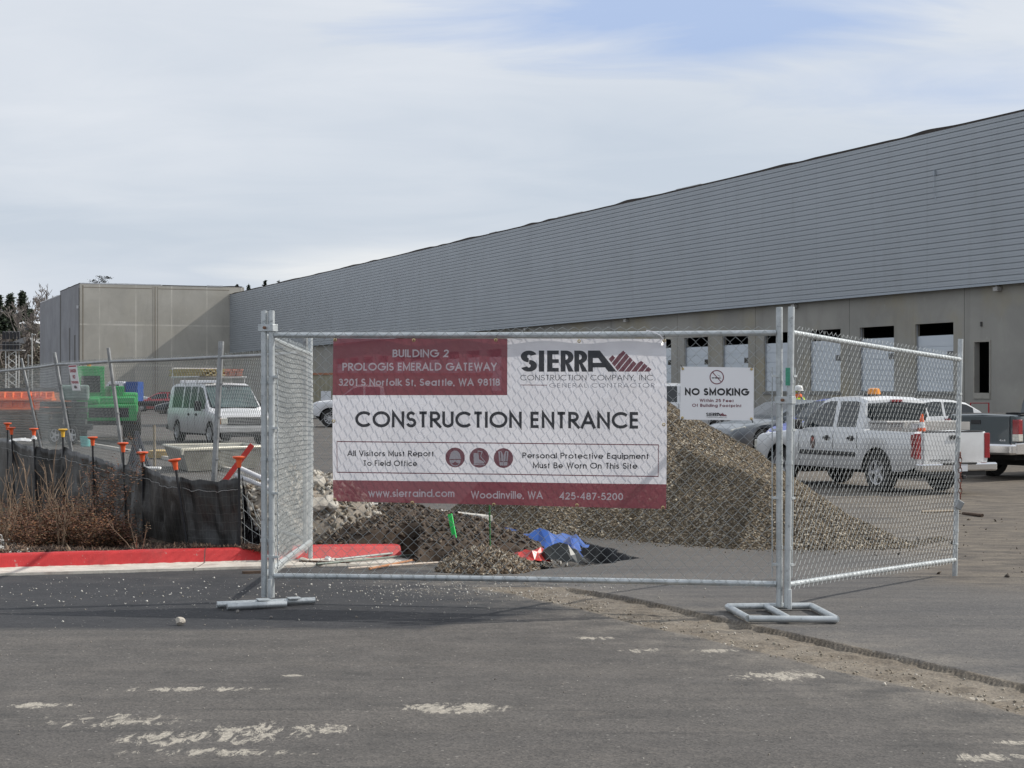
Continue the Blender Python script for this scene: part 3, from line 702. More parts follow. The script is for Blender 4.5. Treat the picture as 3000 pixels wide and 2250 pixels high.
# houses on the slope
def house(u, v, y, wd_, hgt, lab, wc, rc, rz=0):
    x = PX(u, y); z = EYE+(HZ-v)*y/F-hgt
    h_ = empty('house', (x, y, z), rz, lab, 'house'); q = M(); q.box2(-wd_/2, wd_/2, -4, 4, -6, hgt*.62); q.build('wall', mat('housewall'+str(u), wc, .8), h_)
    q = M(); zz_ = hgt*.6
    q.add([(-wd_/2-.5, -4.6, zz_), (wd_/2+.5, -4.6, zz_), (wd_/2+.5, 4.6, zz_), (-wd_/2-.5, 4.6, zz_), (-wd_/2-.5, 0, hgt), (wd_/2+.5, 0, hgt)] if rz else [(-wd_/2-.5, -4.6, zz_), (wd_/2+.5, -4.6, zz_), (wd_/2+.5, 4.6, zz_), (-wd_/2-.5, 4.6, zz_), (0, -4.6, hgt), (0, 4.6, hgt)],
        [(0, 1, 5, 4), (2, 3, 4, 5), (0, 4, 3), (1, 2, 5), (0, 3, 2, 1)] if rz else [(0, 1, 4), (1, 2, 5, 4), (2, 3, 5), (3, 0, 4, 5), (0, 3, 2, 1)])
    q.build('roof', mat('houseroof'+str(u), rc, .8), h_)
    for k_ in (-.28, .05, .3):
        q = M(); q.box((wd_*k_, -4.03, hgt*.25), (1.1, .08, 1.2)); q.build('window', MGL, h_)
house(94, 990, 285, 4.0, 2.6, 'pale gabled house on the slope close to the concrete block', (.55, .53, .45), (.30, .30, .30))
house(99, 942, 305, 2.6, 1.4, 'small house with white roof higher up the slope', (.10, .12, .07), (.75, .77, .8), R(1))
# lattice mast with louvred panels, poles
ma = empty('sign_gantry', (PX(36, 140), 140, -.13), 0, 'white lattice mast carrying a platform of dark louvred panels at far left', 'mast')
def zt_(v, y): return EYE+(HZ-v)*y/F+.13
q = M(); hh = zt_(1028, 140)
for dx in (-.42, .42):
    for dy in (-.4, .4): q.tube([(dx, dy, 0), (dx, dy, hh)], .05, 5)
for i in range(8):
    a, b = hh*i/8, hh*(i+1)/8
    q.tube([(-.42, -.4, a), (.42, -.4, b)], .03, 4); q.tube([(.42, .4, a), (-.42, .4, b)], .03, 4)
q.build('lattice', mat('mast_white', (.6, .6, .58), .5), ma)
q = M(); q.box((0, 0, hh+.05), (1.9, 1.0, .08)); q.box((0, -.5, hh+.5), (1.9, .04, .04)); q.build('platform', mat('mast_grey', (.3, .3, .3), .5), ma)
q = M()
for r_ in range(2):
    for i in range(5): q.box((-.62+i*.3, -.2, hh+.42+r_*.85), (.18, .3, .62), Matrix.Rotation(R(8), 3, 'X'))
q.build('louvre_panels', mat('louvre', (.04, .04, .045), .6), ma)
for (u, vt, lab) in ((94, 976, 'tall thin pole nearest the concrete block at far left'), (83, 1038, 'shorter thin pole with a lamp between mast and tall pole')):
    q = M(); y = 120; q.tube([(0, 0, 0), (0, 0, zt_(vt, y))], [.07, .045], 6); q.box((0.1, 0, zt_(vt, y)-.1), (.3, .12, .08)); o = q.build('light_pole', mat('pole_grey', (.42, .42, .40), .6)); o.location = (PX(u, y), y, -.13); meta(o, lab, 'pole')
# low brick building at the far left
bb = empty('brick_building', (PX(-60, 118), 118, -.13), 0, 'low brick building with black canopy roof behind the left fence', 'building')
q = M(); q.box2(-6, 4.3, 0, 8, 0, 1.35+.13); q.build('wall', mat('brick_red', (.24, .115, .08), .9, var=.35, vscale=2), bb)
q = M(); q.box2(-6.4, 3.1, -.8, 8.4, 1.49+.13, 1.67+.13); q.box2(-6.2, 4.2, -.02, 8.1, 1.481, 1.615); q.build('roof', mat('black_canopy', (.02, .02, .025), .7), bb)
for i in range(5): q = M(); q.box2(-5+i*1.7, -4.2+i*1.7, -.02, .02, .7, 1.3); q.build('window', MGL, bb)
# ================================================================== FENCE PANELS
def mat_galv(name, c0, c1, rough=.42):
    m = bpy.data.materials.new(name); m.use_nodes = True
    t = NT(m.node_tree); p = t.n['Principled BSDF']; co = t.node('ShaderNodeTexCoord').outputs['Object']
    c = t.mix(t.ramp(t.noise(co, 7, 6, .7), .35, .66), c0, c1)
    c = t.mix(t.math('MULTIPLY', t.ramp(t.noise(co, 26, 4, .7), .60, .68), .6), c, tuple(x*.42 for x in c0))
    c = t.mix(t.math('MULTIPLY', t.ramp(t.noise(co, 5, 5, .7), .70, .74), .5), c, (.25, .15, .09))
    t.l.new(c, p.inputs['Base Color']); p.inputs['Metallic'].default_value = .55; p.inputs['Roughness'].default_value = rough
    t.l.new(t.bump(t.noise(co, 60, 4, .7), .25, .004), p.inputs['Normal']); return m
MGV = mat_galv('galvanised_pipe', (.42, .45, .46), (.62, .65, .66))
MGV2 = mat_galv('old_galvanised_pipe', (.24, .25, .255), (.42, .43, .43), .5)
MWIRE = mat('galvanised_wire', (.36, .38, .38), .42, .45, var=.12, vscale=12)
MWIRE2 = mat('old_galvanised_wire', (.29, .31, .31), .5, .35, var=.12, vscale=12)
MZIP = mat('black_tie', (.02, .02, .02), .6)
def panel(name, p0, p1, lab, lean0=0.0, lean1=0.0, gv=None, wire=None, post_r=.0238, rail_r=.0205, zr=(.19, 1.965), ztop=2.145, seed=1, tb=True, zb=.03, wr=.0016, ends=(1, 1), group='temporary fence panels', barb=.062, sp=.0415):
    """p = (x, y, z offset) of the two posts at the height of the top rail"""
    gv = gv or MGV; wire = wire or MWIRE
    a = Vector(p0); b = Vector(p1); d = b-a; Lh = math.hypot(d.x, d.y); dh = Vector((d.x/Lh, d.y/Lh, 0)); pr = Vector((dh.y, -dh.x, 0))
    e = empty(name, (a.x, a.y, a.z), 0, lab, 'fence panel', group)
    def mp(x, y, z):
        s_ = x/Lh; ln = lean0+(lean1-lean0)*s_
        return dh*x+pr*(y+ln*(z-1.97)/1.97)+Vector((0, 0, z+(b.z-a.z)*s_))
    for x_, on in ((0, ends[0]), (Lh, ends[1])):
        if on:
            q = M(); q.tube([mp(x_, 0, zb+(ztop-zb)*k/6) for k in range(7)], post_r, 12)
            q.tube([mp(x_, 0, ztop-.0006), mp(x_, 0, ztop+.002)], post_r*.8, 12)
            for zc in (.45, 1.05, 1.62): q.tube([mp(x_, 0, zc-.012), mp(x_, 0, zc+.012)], post_r+.0035, 12)
            q.build('post', gv, e, smooth=True)
    for z_ in zr:
        q = M(); sag = .006 if z_ > 1 else -.004
        q.tube([mp(post_r*.9+(Lh-2*post_r*.9)*k/14, 0, z_-sag*math.sin(math.pi*k/14)*(1 if z_ > 1 else 1)) for k in range(15)], rail_r, 12); q.build('rail', gv, e, smooth=True)
    # woven wire
    rd = random.Random(seed); q = M(); hx = sp; z0, z1 = zr[0]-.05, zr[1]+barb
    nw = int((Lh-.09)/hx); x0 = (Lh-nw*hx)/2; nz = int((z1-z0)/hx); z0 = z1-nz*hx
    ph = rd.uniform(0, 9)
    for i in range(nw):
        pts = []
        for j in range(nz+1):
            z = z0+j*hx; lo = x0+i*hx-.003; hi = lo+hx+.006
            xx = lo if (i+j) % 2 == 0 else hi
            wob = .010*math.sin(z*2.3+ph+xx*1.1)+.006*math.sin(z*5.1+xx*3.7)
            wz = .009*math.sin(xx*2.7+ph*2)*math.sin(z*3)
            yy = rail_r+.003+(.0032 if (i+j) % 2 == 0 else -.0032)+.012*math.sin(xx*1.7+ph)*math.sin(math.pi*(z-z0)/(z1-z0))
            zz_ = z+wz
            if j == nz: zz_ -= hx*.35; xx += rd.uniform(-.008, .008); yy += rd.uniform(-.01, .01)
            p_ = mp(min(max(xx+wob, .01), Lh-.01), yy, zz_)
            if j > 0 and len(pts) > 0:
                # rounded knuckle: short straight piece at each bend
                pass
            pts.append(p_)
        full = []
        for j, p_ in enumerate(pts):
            if 0 < j < len(pts)-1:
                full.append(p_.lerp(pts[j-1], .10)); full.append(p_.lerp(pts[j+1], .10))
            else: full.append(p_)
        q.tube(full, wr, 3, caps=False)
    q.build('wire_mesh', wire, e, smooth=False)
    if tb:
        for x_ in ((.05, 1), (Lh-.05, -1)):
            q = M(); q.tube([mp(x_[0], .012, .24), mp(x_[0], .012, 1.72)], .0045, 6)
            for zc in (.33, .80, 1.28, 1.66): q.box(mp(x_[0]-x_[1]*.022, .012, zc), (.055, .03, .016), Matrix.Rotation(math.atan2(dh.y, dh.x), 3, 'Z'))
            q.build('tension_bar', gv, e)
    return e, mp
L0 = (-1.80, 12.62, 0.0); P0 = (-1.775, 12.60, 0); P1 = (1.889, 12.06, 0)
front, mpf = panel('chain_link_fence', P0, P1, 'front chain link panel that carries the construction entrance banner', lean0=0, lean1=.0, seed=3)
rightp, mpr = panel('chain_link_fence', (1.962, 12.0, .0), (3.965, 15.1, -.135), 'chain link panel swung open to the right with trucks behind it', lean0=.03, lean1=.05, seed=5, wr=.0016)
leftp, mpl = panel('chain_link_fence', (-1.832, 12.62, 0), (-1.915, 16.2, -.068), 'short looking chain link panel running straight back from the left post', lean0=0, lean1=0, seed=8, wr=.0015)
run = [(-1.96, 16.25, -.05), (-3.34, 19.57, -.03), (-5.345, 22.65, -.03), (-6.93, 25.95, -.02), (-8.39, 29.3, -.045), (-10.1, 32.6, -.08)]
leans = [0.0, .11, -.27, -.34, -.42, -.45]
rl = ['chain link panel in front of the white van and tub, first of the left run', 'chain link panel in front of the red car, second of the left run', 'leaning chain link panel that carries the small danger sign',
      'strongly leaning chain link panel in front of the stack of orange barriers', 'chain link panel cut by the left picture edge']
RUNMP = []
for i in range(5):
    a, b = run[i], run[i+1]
    d = Vector((b[0]-a[0], b[1]-a[1], 0)).normalized(); o_ = d*.03
    e, mp_ = panel('chain_link_fence', (a[0]+o_.x, a[1]+o_.y, a[2]), (b[0]-o_.x, b[1]-o_.y, b[2]), rl[i], lean0=leans[i], lean1=leans[i+1], gv=MGV2, wire=MWIRE2, seed=20+i, wr=.0020, ends=(1, 1) if i in (1, 3) else ((0, 1) if i else (1, 1)))
    RUNMP.append((e, mp_))
# clamps between the posts
def clamp(loc, lab, rz=0):
    e = empty('fence_clamp', loc, rz, lab, 'clamp', 'clamps joining fence posts'); q = M()
    q.box((0, -.030, 0), (.135, .006, .05)); q.box((0, .030, 0), (.135, .006, .05)); q.box((-.067, 0, 0), (.006, .06, .05)); q.box((.067, 0, 0), (.006, .06, .05)); q.build('band', MGV, e, bevel=.002)
    q = M(); q.lathe([(.0, -.052), (.011, -.05), (.011, -.034)], 8, 'y'); q.build('bolt', mat('rusty_bolt', (.22, .12, .08), .7, .3), e)
clamp((1.926, 12.03, 1.49-.0), 'rusty bolted clamp joining the two right gate posts', R(-38))
clamp((-1.803, 12.605, 2.02), 'clamp near the top of the left gate post', R(-30))
o = M().box((0, 0, 0), (.032, .002, .125)).build('post_sticker', mat('green_label', (.06, .30, .20), .5, var=.3, vscale=60)); o.location = (1.935, 11.975, 1.655); meta(o, 'green rental sticker on the right gate post below its top band', 'sticker')

# stands
def stand_frame(pts, bars, lab):
    c = Vector((sum(p[0] for p in pts)/len(pts), sum(p[1] for p in pts)/len(pts), 0)); e = empty('fence_stand', c, 0, lab, 'fence stand', 'pipe feet of the fence')
    q = M()
    for a, b in bars: q.tube([Vector(a)-c, Vector(b)-c], .0235, 12)
    q.build('foot_frame', MGV, e, smooth=True)
    return e, c
bl, br, fl, fr = (1.525, 12.1, .026), (2.127, 12.14, .026), (1.59, 11.45, .026), (2.175, 11.42, .026)
v = lambda a, b, f: tuple(a[i]*(1-f)+b[i]*f for i in range(3))
e, c = stand_frame([bl, br, fl, fr], [(bl, br), (fl, fr), (v(bl, fl, .03), v(bl, fl, .97)), (v(bl, br, .46), v(fl, fr, .46)), (v(br, fr, .03), v(br, fr, .97))], 'rectangular pipe foot frame under the two right gate posts')
q = M(); q.tube([Vector((1.95, 12.0, .02))-c, Vector((1.95, 12.0, .16))-c], .017, 10); q.build('spigot', MGV, e)
a0, a1 = (-2.11, 12.20, .026), (-1.44, 12.46, .026); b0, b1 = (-2.02, 12.10, .026), (-1.62, 12.255, .026)
e, c = stand_frame([a0, a1], [(a0, a1), (b0, b1)], 'short double pipe foot under the left gate post')
q = M(); q.box(Vector((-1.79, 12.30, .052))-c, (.09, .12, .005), Matrix.Rotation(R(20), 3, 'Z')); q.build('bracket', MGV, e); q = M(); q.box(Vector((-1.58, 12.38, .053))-c, (.09, .10, .006), Matrix.Rotation(R(20), 3, 'Z')); q.build('bracket', MGV, e); q = M(); q.tube([Vector((-1.78, 12.55, .03))-c, Vector((-1.78, 12.55, .17))-c], .017, 10); q.build('spigot', MGV, e)

# ================================================================== LETTERING
def arc(cx, cy, rx, ry, a0, a1, n=18): return [(cx+rx*math.cos(R(a0+(a1-a0)*i/n)), cy+ry*math.sin(R(a0+(a1-a0)*i/n))) for i in range(n+1)]
xh = .66
G = {
 'A': (.76, [[(0, 0), (.38, 1), (.76, 0)], [(.13, .30), (.63, .30)]]), 'B': (.50, [[(.24, .53), (0, .53)], [(0, 0), (0, 1), (.24, 1)]+arc(.24, .765, .22, .235, 90, -90)+arc(.24, .265, .26, .265, 90, -90)+[(0, 0)]]),
 'C': (.86, [arc(.5, .5, .5, .5, 42, 318, 30)]), 'D': (.74, [[(0, 0), (0, 1), (.24, 1)]+arc(.24, .5, .5, .5, 90, -90, 24)+[(0, 0)]]), 'E': (.44, [[(.44, 1), (0, 1), (0, 0), (.44, 0)], [(0, .52), (.42, .52)]]),
 'F': (.42, [[(.42, 1), (0, 1), (0, 0)], [(0, .52), (.4, .52)]]), 'G': (1.0, [arc(.5, .5, .5, .5, 42, 360, 30)+[(.52, .5)]]), 'I': (0, [[(0, 0), (0, 1)]]), 'K': (.5, [[(0, 0), (0, 1)], [(.48, 1), (.04, .48), (.52, 0)]]),
 'L': (.40, [[(0, 1), (0, 0), (.40, 0)]]), 'M': (.80, [[(0, 0), (0, 1), (.4, .12), (.8, 1), (.8, 0)]]), 'N': (.64, [[(0, 0), (0, 1), (.64, 0), (.64, 1)]]), 'O': (1.0, [arc(.5, .5, .5, .5, 0, 360, 36)]),
 'P': (.50, [[(0, 0), (0, 1), (.24, 1)]+arc(.24, .74, .26, .26, 90, -90)+[(0, .48)]]), 'R': (.52, [[(0, 0), (0, 1), (.24, 1)]+arc(.24, .74, .26, .26, 90, -90)+[(0, .48)], [(.16, .48), (.54, 0)]]),
 'S': (.50, [arc(.25, .745, .215, .255, 25, 260, 16)+arc(.25, .25, .25, .25, 80, -165, 16)]), 'T': (.50, [[(0, 1), (.5, 1)], [(.25, 1), (.25, 0)]]), 'U': (.56, [[(0, 1), (0, .28)]+arc(.28, .28, .28, .28, 180, 360)+[(.56, 1)]]),
 'V': (.66, [[(0, 1), (.33, 0), (.66, 1)]]), 'W': (1.0, [[(0, 1), (.25, 0), (.5, 1), (.75, 0), (1, 1)]]), 'Y': (.62, [[(0, 1), (.31, .42), (.62, 1)], [(.31, .42), (.31, 0)]]), 'H': (.6, [[(0, 0), (0, 1)], [(.6, 0), (.6, 1)], [(0, .52), (.6, .52)]]),
 'a': (.62, [arc(.31, xh/2, .31, xh/2, 0, 360, 24), [(.62, xh), (.62, 0)]]), 'b': (.62, [arc(.31, xh/2, .31, xh/2, 0, 360, 24), [(0, 1), (0, 0)]]), 'c': (.54, [arc(.32, xh/2, .32, xh/2, 42, 318, 22)]), 'd': (.62, [arc(.31, xh/2, .31, xh/2, 0, 360, 24), [(.62, 1), (.62, 0)]]),
 'e': (.62, [[(.0, xh/2-.02), (.62, xh/2-.02)]+arc(.31, xh/2, .31, xh/2, 0, 318, 24)]), 'f': (.26, [arc(.26, .84, .16, .16, 90, 180, 8)+[(.10, 0)], [(0, xh), (.26, xh)]]), 'g': (.62, [arc(.31, xh/2, .31, xh/2, 0, 360, 24), [(.62, xh), (.62, -.02)]+arc(.33, -.04, .29, .22, 0, -150, 10)]), 'h': (.44, [[(0, 0), (0, 1)], [(0, .3)]+arc(.22, xh-.24, .22, .24, 180, 0)+[(.44, 0)]]),
 'i': (0, [[(0, 0), (0, xh)], [(0, .88), (0, 1.0)]]), 'k': (.42, [[(0, 0), (0, 1)], [(.38, xh), (.04, .30), (.44, 0)]]), 'l': (0, [[(0, 0), (0, 1)]]), 'm': (.72, [[(0, 0), (0, xh)], [(0, .3)]+arc(.18, xh-.2, .18, .2, 180, 0)+[(.36, 0)], [(.36, .3)]+arc(.54, xh-.2, .18, .2, 180, 0)+[(.72, 0)]]),
 'n': (.44, [[(0, 0), (0, xh)], [(0, .3)]+arc(.22, xh-.24, .22, .24, 180, 0)+[(.44, 0)]]), 'o': (.64, [arc(.32, xh/2, .32, xh/2, 0, 360, 26)]), 'p': (.62, [arc(.31, xh/2, .31, xh/2, 0, 360, 24), [(0, xh), (0, -.28)]]), 'q': (.62, [arc(.31, xh/2, .31, xh/2, 0, 360, 24), [(.62, xh), (.62, -.28)]]),
 'r': (.24, [[(0, 0), (0, xh)], [(0, .3)]+arc(.24, xh-.24, .24, .24, 180, 90, 8)]), 's': (.34, [arc(.17, .49, .15, .17, 20, 260, 12)+arc(.17, .165, .17, .165, 80, -160, 12)]), 't': (.26, [[(.12, 0), (.12, .92)], [(0, xh), (.26, xh)]]), 'u': (.44, [[(0, xh), (0, .24)]+arc(.22, .24, .22, .24, 180, 360)+[(.44, xh)], [(.44, .3), (.44, 0)]]),
 'v': (.46, [[(0, xh), (.23, 0), (.46, xh)]]), 'w': (.74, [[(0, xh), (.185, 0), (.37, xh), (.555, 0), (.74, xh)]]), 'y': (.48, [[(0, xh), (.25, .02)], [(.48, xh), (.14, -.28)]]),
 '0': (.54, [arc(.27, .5, .27, .5, 0, 360, 30)]), '1': (.18, [[(0, .84), (.18, 1), (.18, 0)]]), '2': (.50, [arc(.25, .74, .24, .26, 170, -35, 14)+[(0, 0), (.52, 0)]]), '3': (.50, [arc(.25, .75, .22, .25, 160, -80, 14)+arc(.25, .265, .26, .265, 85, -165, 16)]),
 '4': (.56, [[(.42, 0), (.42, 1), (0, .27), (.56, .27)]]), '5': (.52, [[(.48, 1), (.12, 1), (.05, .56)]+arc(.25, .32, .27, .32, 130, -155, 18)]), '7': (.50, [[(0, 1), (.5, 1), (.14, 0)]]), '8': (.50, [arc(.25, .75, .21, .25, 0, 360, 22), arc(.25, .26, .26, .26, 0, 360, 22)]),
 '9': (.54, [arc(.27, .70, .27, .30, 0, 360, 24), [(.52, .60), (.26, 0)]]), ',': (0, [[(.03, .06), (-.05, -.16)]]), '.': (0, [[(0, 0), (0, .09)]]), '-': (.26, [[(0, .38), (.26, .38)]]), ' ': (.12, []),
}
def stroke_text(txt, sw=.16, gap=.15):
    sw *= 1.12; gap *= .70
    """-> list of quads-strips ((x,y) left/right lists) in cap-height units, total width"""
    out = []; x = 0
    for ch in txt:
        if ch == ' ': x += .46; continue
        wd_, st = G[ch]
        for s_ in st:
            pts = [(x+sw/2+px_, (py_*(1-sw)+sw/2 if py_ >= 0 else py_+sw/2)) for px_, py_ in s_]
            # open stroke ends reach the cap line and base line
            p = [Vector(a) for a in pts]; p = [p[0]]+[b_ for a_, b_ in zip(p, p[1:]) if (b_-a_).length > 1e-4]; cl = (p[0]-p[-1]).length < 1e-6
            if not cl and len(p) >= 2:
                for a_, b_ in ((0, 1), (-1, -2)):
                    d = (p[a_]-p[b_]).normalized()
                    raw = s_[a_]
                    if (abs(raw[1]) < 1e-6 or abs(raw[1]-1) < 1e-6 or abs(raw[1]-xh) < 1e-6) and abs(d.y) > .5: p[a_] = p[a_]+d*(sw/2/abs(d.y))
            L_, R_ = [], []; n = len(p)
            for i in range(n):
                d0 = (p[i]-p[i-1]).normalized() if i > 0 else ((p[0]-p[-2]).normalized() if cl else None)
                d1 = (p[i+1]-p[i]).normalized() if i < n-1 else ((p[1]-p[0]).normalized() if cl else None)
                if d0 is None: d0 = d1
                if d1 is None: d1 = d0
                t_ = (d0+d1); t_ = d1 if t_.length < 1e-4 else t_.normalized()
                nn = Vector((-t_.y, t_.x)); cs = max(.38, abs(nn.dot(Vector((-d1.y, d1.x)))))
                hw = sw/2/cs; L_.append(p[i]+nn*hw); R_.append(p[i]-nn*hw)
            out.append((L_, R_))
        x += wd_+sw+gap
    return out, x-gap
def text_on(mp, txt, x0, x1, zb, cap, m, parent, off=.0, sw=.16, name='lettering', gap=.15):
    """mp(x, z, depth) -> point; fits the line of text between x0 and x1 (zb may be a pair)"""
    st, wd_ = stroke_text(txt, sw, gap); q = M(); sx = (x1-x0)/wd_
    for k_, (L_, R_) in enumerate(st):
        vs = []; dz = off+(k_ % 7)*.00012
        for a, b in zip(L_, R_):
            for v_ in (a, b):
                xx = x0+v_.x*sx; f_ = (xx-x0)/(x1-x0); z_ = (zb[0]*(1-f_)+zb[1]*f_) if isinstance(zb, tuple) else zb
                vs.append(mp(xx, z_+v_.y*cap, dz))
        q.add(vs, [(2*i, 2*i+1, 2*i+3, 2*i+2) for i in range(len(L_)-1)])
    return q.build(name, m, parent)
def font_on(mp, txt, x0, x1, zb, cap, m, parent, bold=0.0, off=0.0, name='lettering', shear=0, zt2=None):
    cu = bpy.data.curves.new('txt', 'FONT'); cu.body = txt; cu.size = 1; cu.offset = bold; cu.resolution_u = 4
    ob = bpy.data.objects.new('txt', cu); sc.collection.objects.link(ob)
    dg = bpy.context.evaluated_depsgraph_get(); me = bpy.data.meshes.new_from_object(ob.evaluated_get(dg))
    bpy.data.objects.remove(ob); bpy.data.curves.remove(cu)
    co = np.array([v.co[:] for v in me.vertices]); mn, mx = co.min(0), co.max(0)
    for v_ in me.vertices:
        fx = (v_.co.x-mn[0])/(mx[0]-mn[0]); fz = (v_.co.y-mn[1])/(mx[1]-mn[1])
        z0_ = zb[0]*(1-fx)+zb[1]*fx if isinstance(zb, tuple) else zb
        v_.co = mp(x0+(x1-x0)*fx, z0_+cap*fz, off)
    me.materials.append(m); me.name = name; o = bpy.data.objects.new(name, me); link(o, parent); return o
def poly_on(mp, pts, m, parent, off, name, hole=None):
    q = M(); q.add([mp(x, z, off) for x, z in pts], [tuple(range(len(pts)))]); return q.build(name, m, parent)

# ---- construction entrance banner (thin mesh vinyl, lets some of the yard show through) ----
def mat_vinyl(name, col, tr=.14, tl=.45):
    m = bpy.data.materials.new(name); m.use_nodes = True; t = NT(m.node_tree); t.n.clear()
    out = t.node('ShaderNodeOutputMaterial'); co = t.node('ShaderNodeTexCoord').outputs['Object']
    c = t.mix(t.ramp(t.noise(co, 4, 5, .6), .3, .7), tuple(x*.94 for x in col), tuple(min(1, x*1.05) for x in col))
    pr = t.node('ShaderNodeBsdfPrincipled'); t.l.new(c, pr.inputs['Base Color']); pr.inputs['Roughness'].default_value = .5
    bn = t.bump(t.noise(t.scalev(co, (1, 1, .5)), 3.5, 3, .5), .10, .02); t.l.new(bn, pr.inputs['Normal'])
    tb_ = t.node('ShaderNodeBsdfTranslucent'); t.l.new(c, tb_.inputs[0])
    m1 = t.node('ShaderNodeMixShader'); m1.inputs[0].default_value = tl; t.l.new(pr.outputs[0], m1.inputs[1]); t.l.new(tb_.outputs[0], m1.inputs[2])
    tp = t.node('ShaderNodeBsdfTransparent'); m2 = t.node('ShaderNodeMixShader'); m2.inputs[0].default_value = tr
    t.l.new(m1.outputs[0], m2.inputs[1]); t.l.new(tp.outputs[0], m2.inputs[2]); t.l.new(m2.outputs[0], out.inputs[0]); return m
VW = mat_vinyl('white_vinyl', (.87, .86, .90), .12, .62); VM = mat_vinyl('maroon_vinyl', (.27, .070, .092), .15, .4)
IK = mat_vinyl('dark_print', (.016, .019, .026), .05, .05); IM = mat_vinyl('maroon_print', (.17, .035, .055), .10, .3); IW = mat_vinyl('white_print', (.80, .80, .84), .08, .5); IG = mat_vinyl('grey_print', (.20, .20, .23), .10, .2)
bx0, bx1 = .484, 2.908
ban = empty('construction_banner', Vector(P0)+mpf(bx0, .04, 1.3), 0, 'maroon and white construction entrance banner tied to the front fence panel', 'banner')
bo = mpf(bx0, .04, 1.3)
def bmap(x, z, off=0.0):
    """x 0..2.424 along, z measured in photo-banner units: 0 bottom .. 1 top"""
    f_ = x/2.424; zt = 1.938*(1-f_)+1.924*f_; zb_ = .750*(1-f_)+.716*f_
    zz_ = zb_+(zt-zb_)*z
    y = .050+.016*math.sin(f_*9.4)*(1-z)+.007*math.sin(f_*25.1+1.5)*math.exp(-((1-z)/.22)**2)+.006*math.sin(f_*31+z*6)*math.exp(-(z/.25)**2)+.006*math.sin(f_*21+2)*(z-.5)+.012*math.exp(-((f_-.02)/.05)**2)*(1-z)+.008*math.sin(z*3.14)
    xo = -.006*math.sin(z*3.14)*(1 if f_ < .5 else -1)*abs(f_-.5)*2
    return mpf(bx0+x+xo, y+off, zz_)-bo
def zx(x, y):
    "zoomed photo pixel of the banner -> banner coordinates"
    bx_ = (x-163)/1950*2.424; f_ = (x-163)/1950; top = 85+3*f_; bot = 1038+47*f_
    return bx_, 1-(y-top)/(bot-top)
def vinyl_patch(corners, m, off, name, nx=60, nz=12):
    (xa, ya), (xb, yb), (xc, yc), (xd, yd) = corners   # TL TR BR BL
    vs = []
    for j in range(nz+1):
        for i in range(nx+1):
            a = i/nx; b = j/nz
            x = (xa*(1-a)+xb*a)*(1-b)+(xd*(1-a)+xc*a)*b; y = (ya*(1-a)+yb*a)*(1-b)+(yd*(1-a)+yc*a)*b
            X_, Z_ = zx(x, y); vs.append(bmap(X_, Z_, off))
    fs = [(j*(nx+1)+i, j*(nx+1)+i+1, (j+1)*(nx+1)+i+1, (j+1)*(nx+1)+i) for j in range(nz) for i in range(nx)]
    q = M(); q.add(vs, fs); return q.build(name, m, ban, smooth=True, angle=0)
vinyl_patch([(1197, 85), (2113, 88), (2113, 418), (1195, 418)], VW, 0, 'white_field', 30, 10)
vinyl_patch([(163, 418), (2113, 418), (2113, 940), (163, 915)], VW, 0, 'white_field', 70, 14)
vinyl_patch([(163, 85), (1197, 86.5), (1195, 418), (163, 418)], VM, 0, 'maroon_field', 36, 10)
vinyl_patch([(163, 915), (2113, 940), (2113, 1085), (163, 1038)], VM, 0, 'maroon_field', 70, 6)
def bt(txt, x0, x1, y0, y1, y0r=None, m=IK, sw=.16, gap=.15, fn=None, bold=0, name='lettering'):
    """y0/y1 cap top and base line at the left end in zoomed pixels, y0r base line at the right end"""
    xa, za = zx(x0, y1); xb, zb_ = zx(x1, y0r if y0r else y1); _, zt = zx(x0, y0); cap = zt-za
    if fn: return font_on(bmap, txt, xa, xb, (za, zb_), cap, m, ban, bold, .0022, name)
    return text_on(bmap, txt, xa, xb, (za, zb_), cap, m, ban, .0022, sw, name, gap)
bt('BUILDING 2', 518, 852, 150, 195, m=IW, sw=.17); bt('PROLOGIS EMERALD GATEWAY', 220, 1135, 228, 274, m=IW, sw=.17); bt('3201 S Norfolk St, Seattle, WA 98118', 198, 1153, 321, 363, m=IW, sw=.17)
bt('CONSTRUCTION ENTRANCE', 300, 1958, 511, 605, 614, sw=.165)
bt('All Visitors Must Report', 252, 766, 741, 775, 777, sw=.15); bt('To Field Office', 345, 667, 799, 832, 834, sw=.15)
bt('Personal Protective Equipment', 1283, 2012, 754, 788, 792, sw=.15); bt('Must Be Worn On This Site', 1345, 1947, 811, 846, 850, sw=.15)
bt('www.sierraind.com', 375, 884, 968, 1013, 1016, m=IW, sw=.15); bt('Woodinville, WA', 982, 1403, 980, 1024, 1027, m=IW, sw=.15); bt('425-487-5200', 1500, 1868, 987, 1029, 1033, m=IW, sw=.15)
bt('CONSTRUCTION COMPANY, INC.', 1272, 2045, 299, 331, m=IK, sw=.09, gap=.22); bt('GENERAL CONTRACTOR', 1440, 2045, 348, 373, m=IG, sw=.09, gap=.35)
def shape(pts, m, name='emblem', off=.0022):
    return poly_on(bmap, [zx(*p) for p in pts], m, ban, off, name)
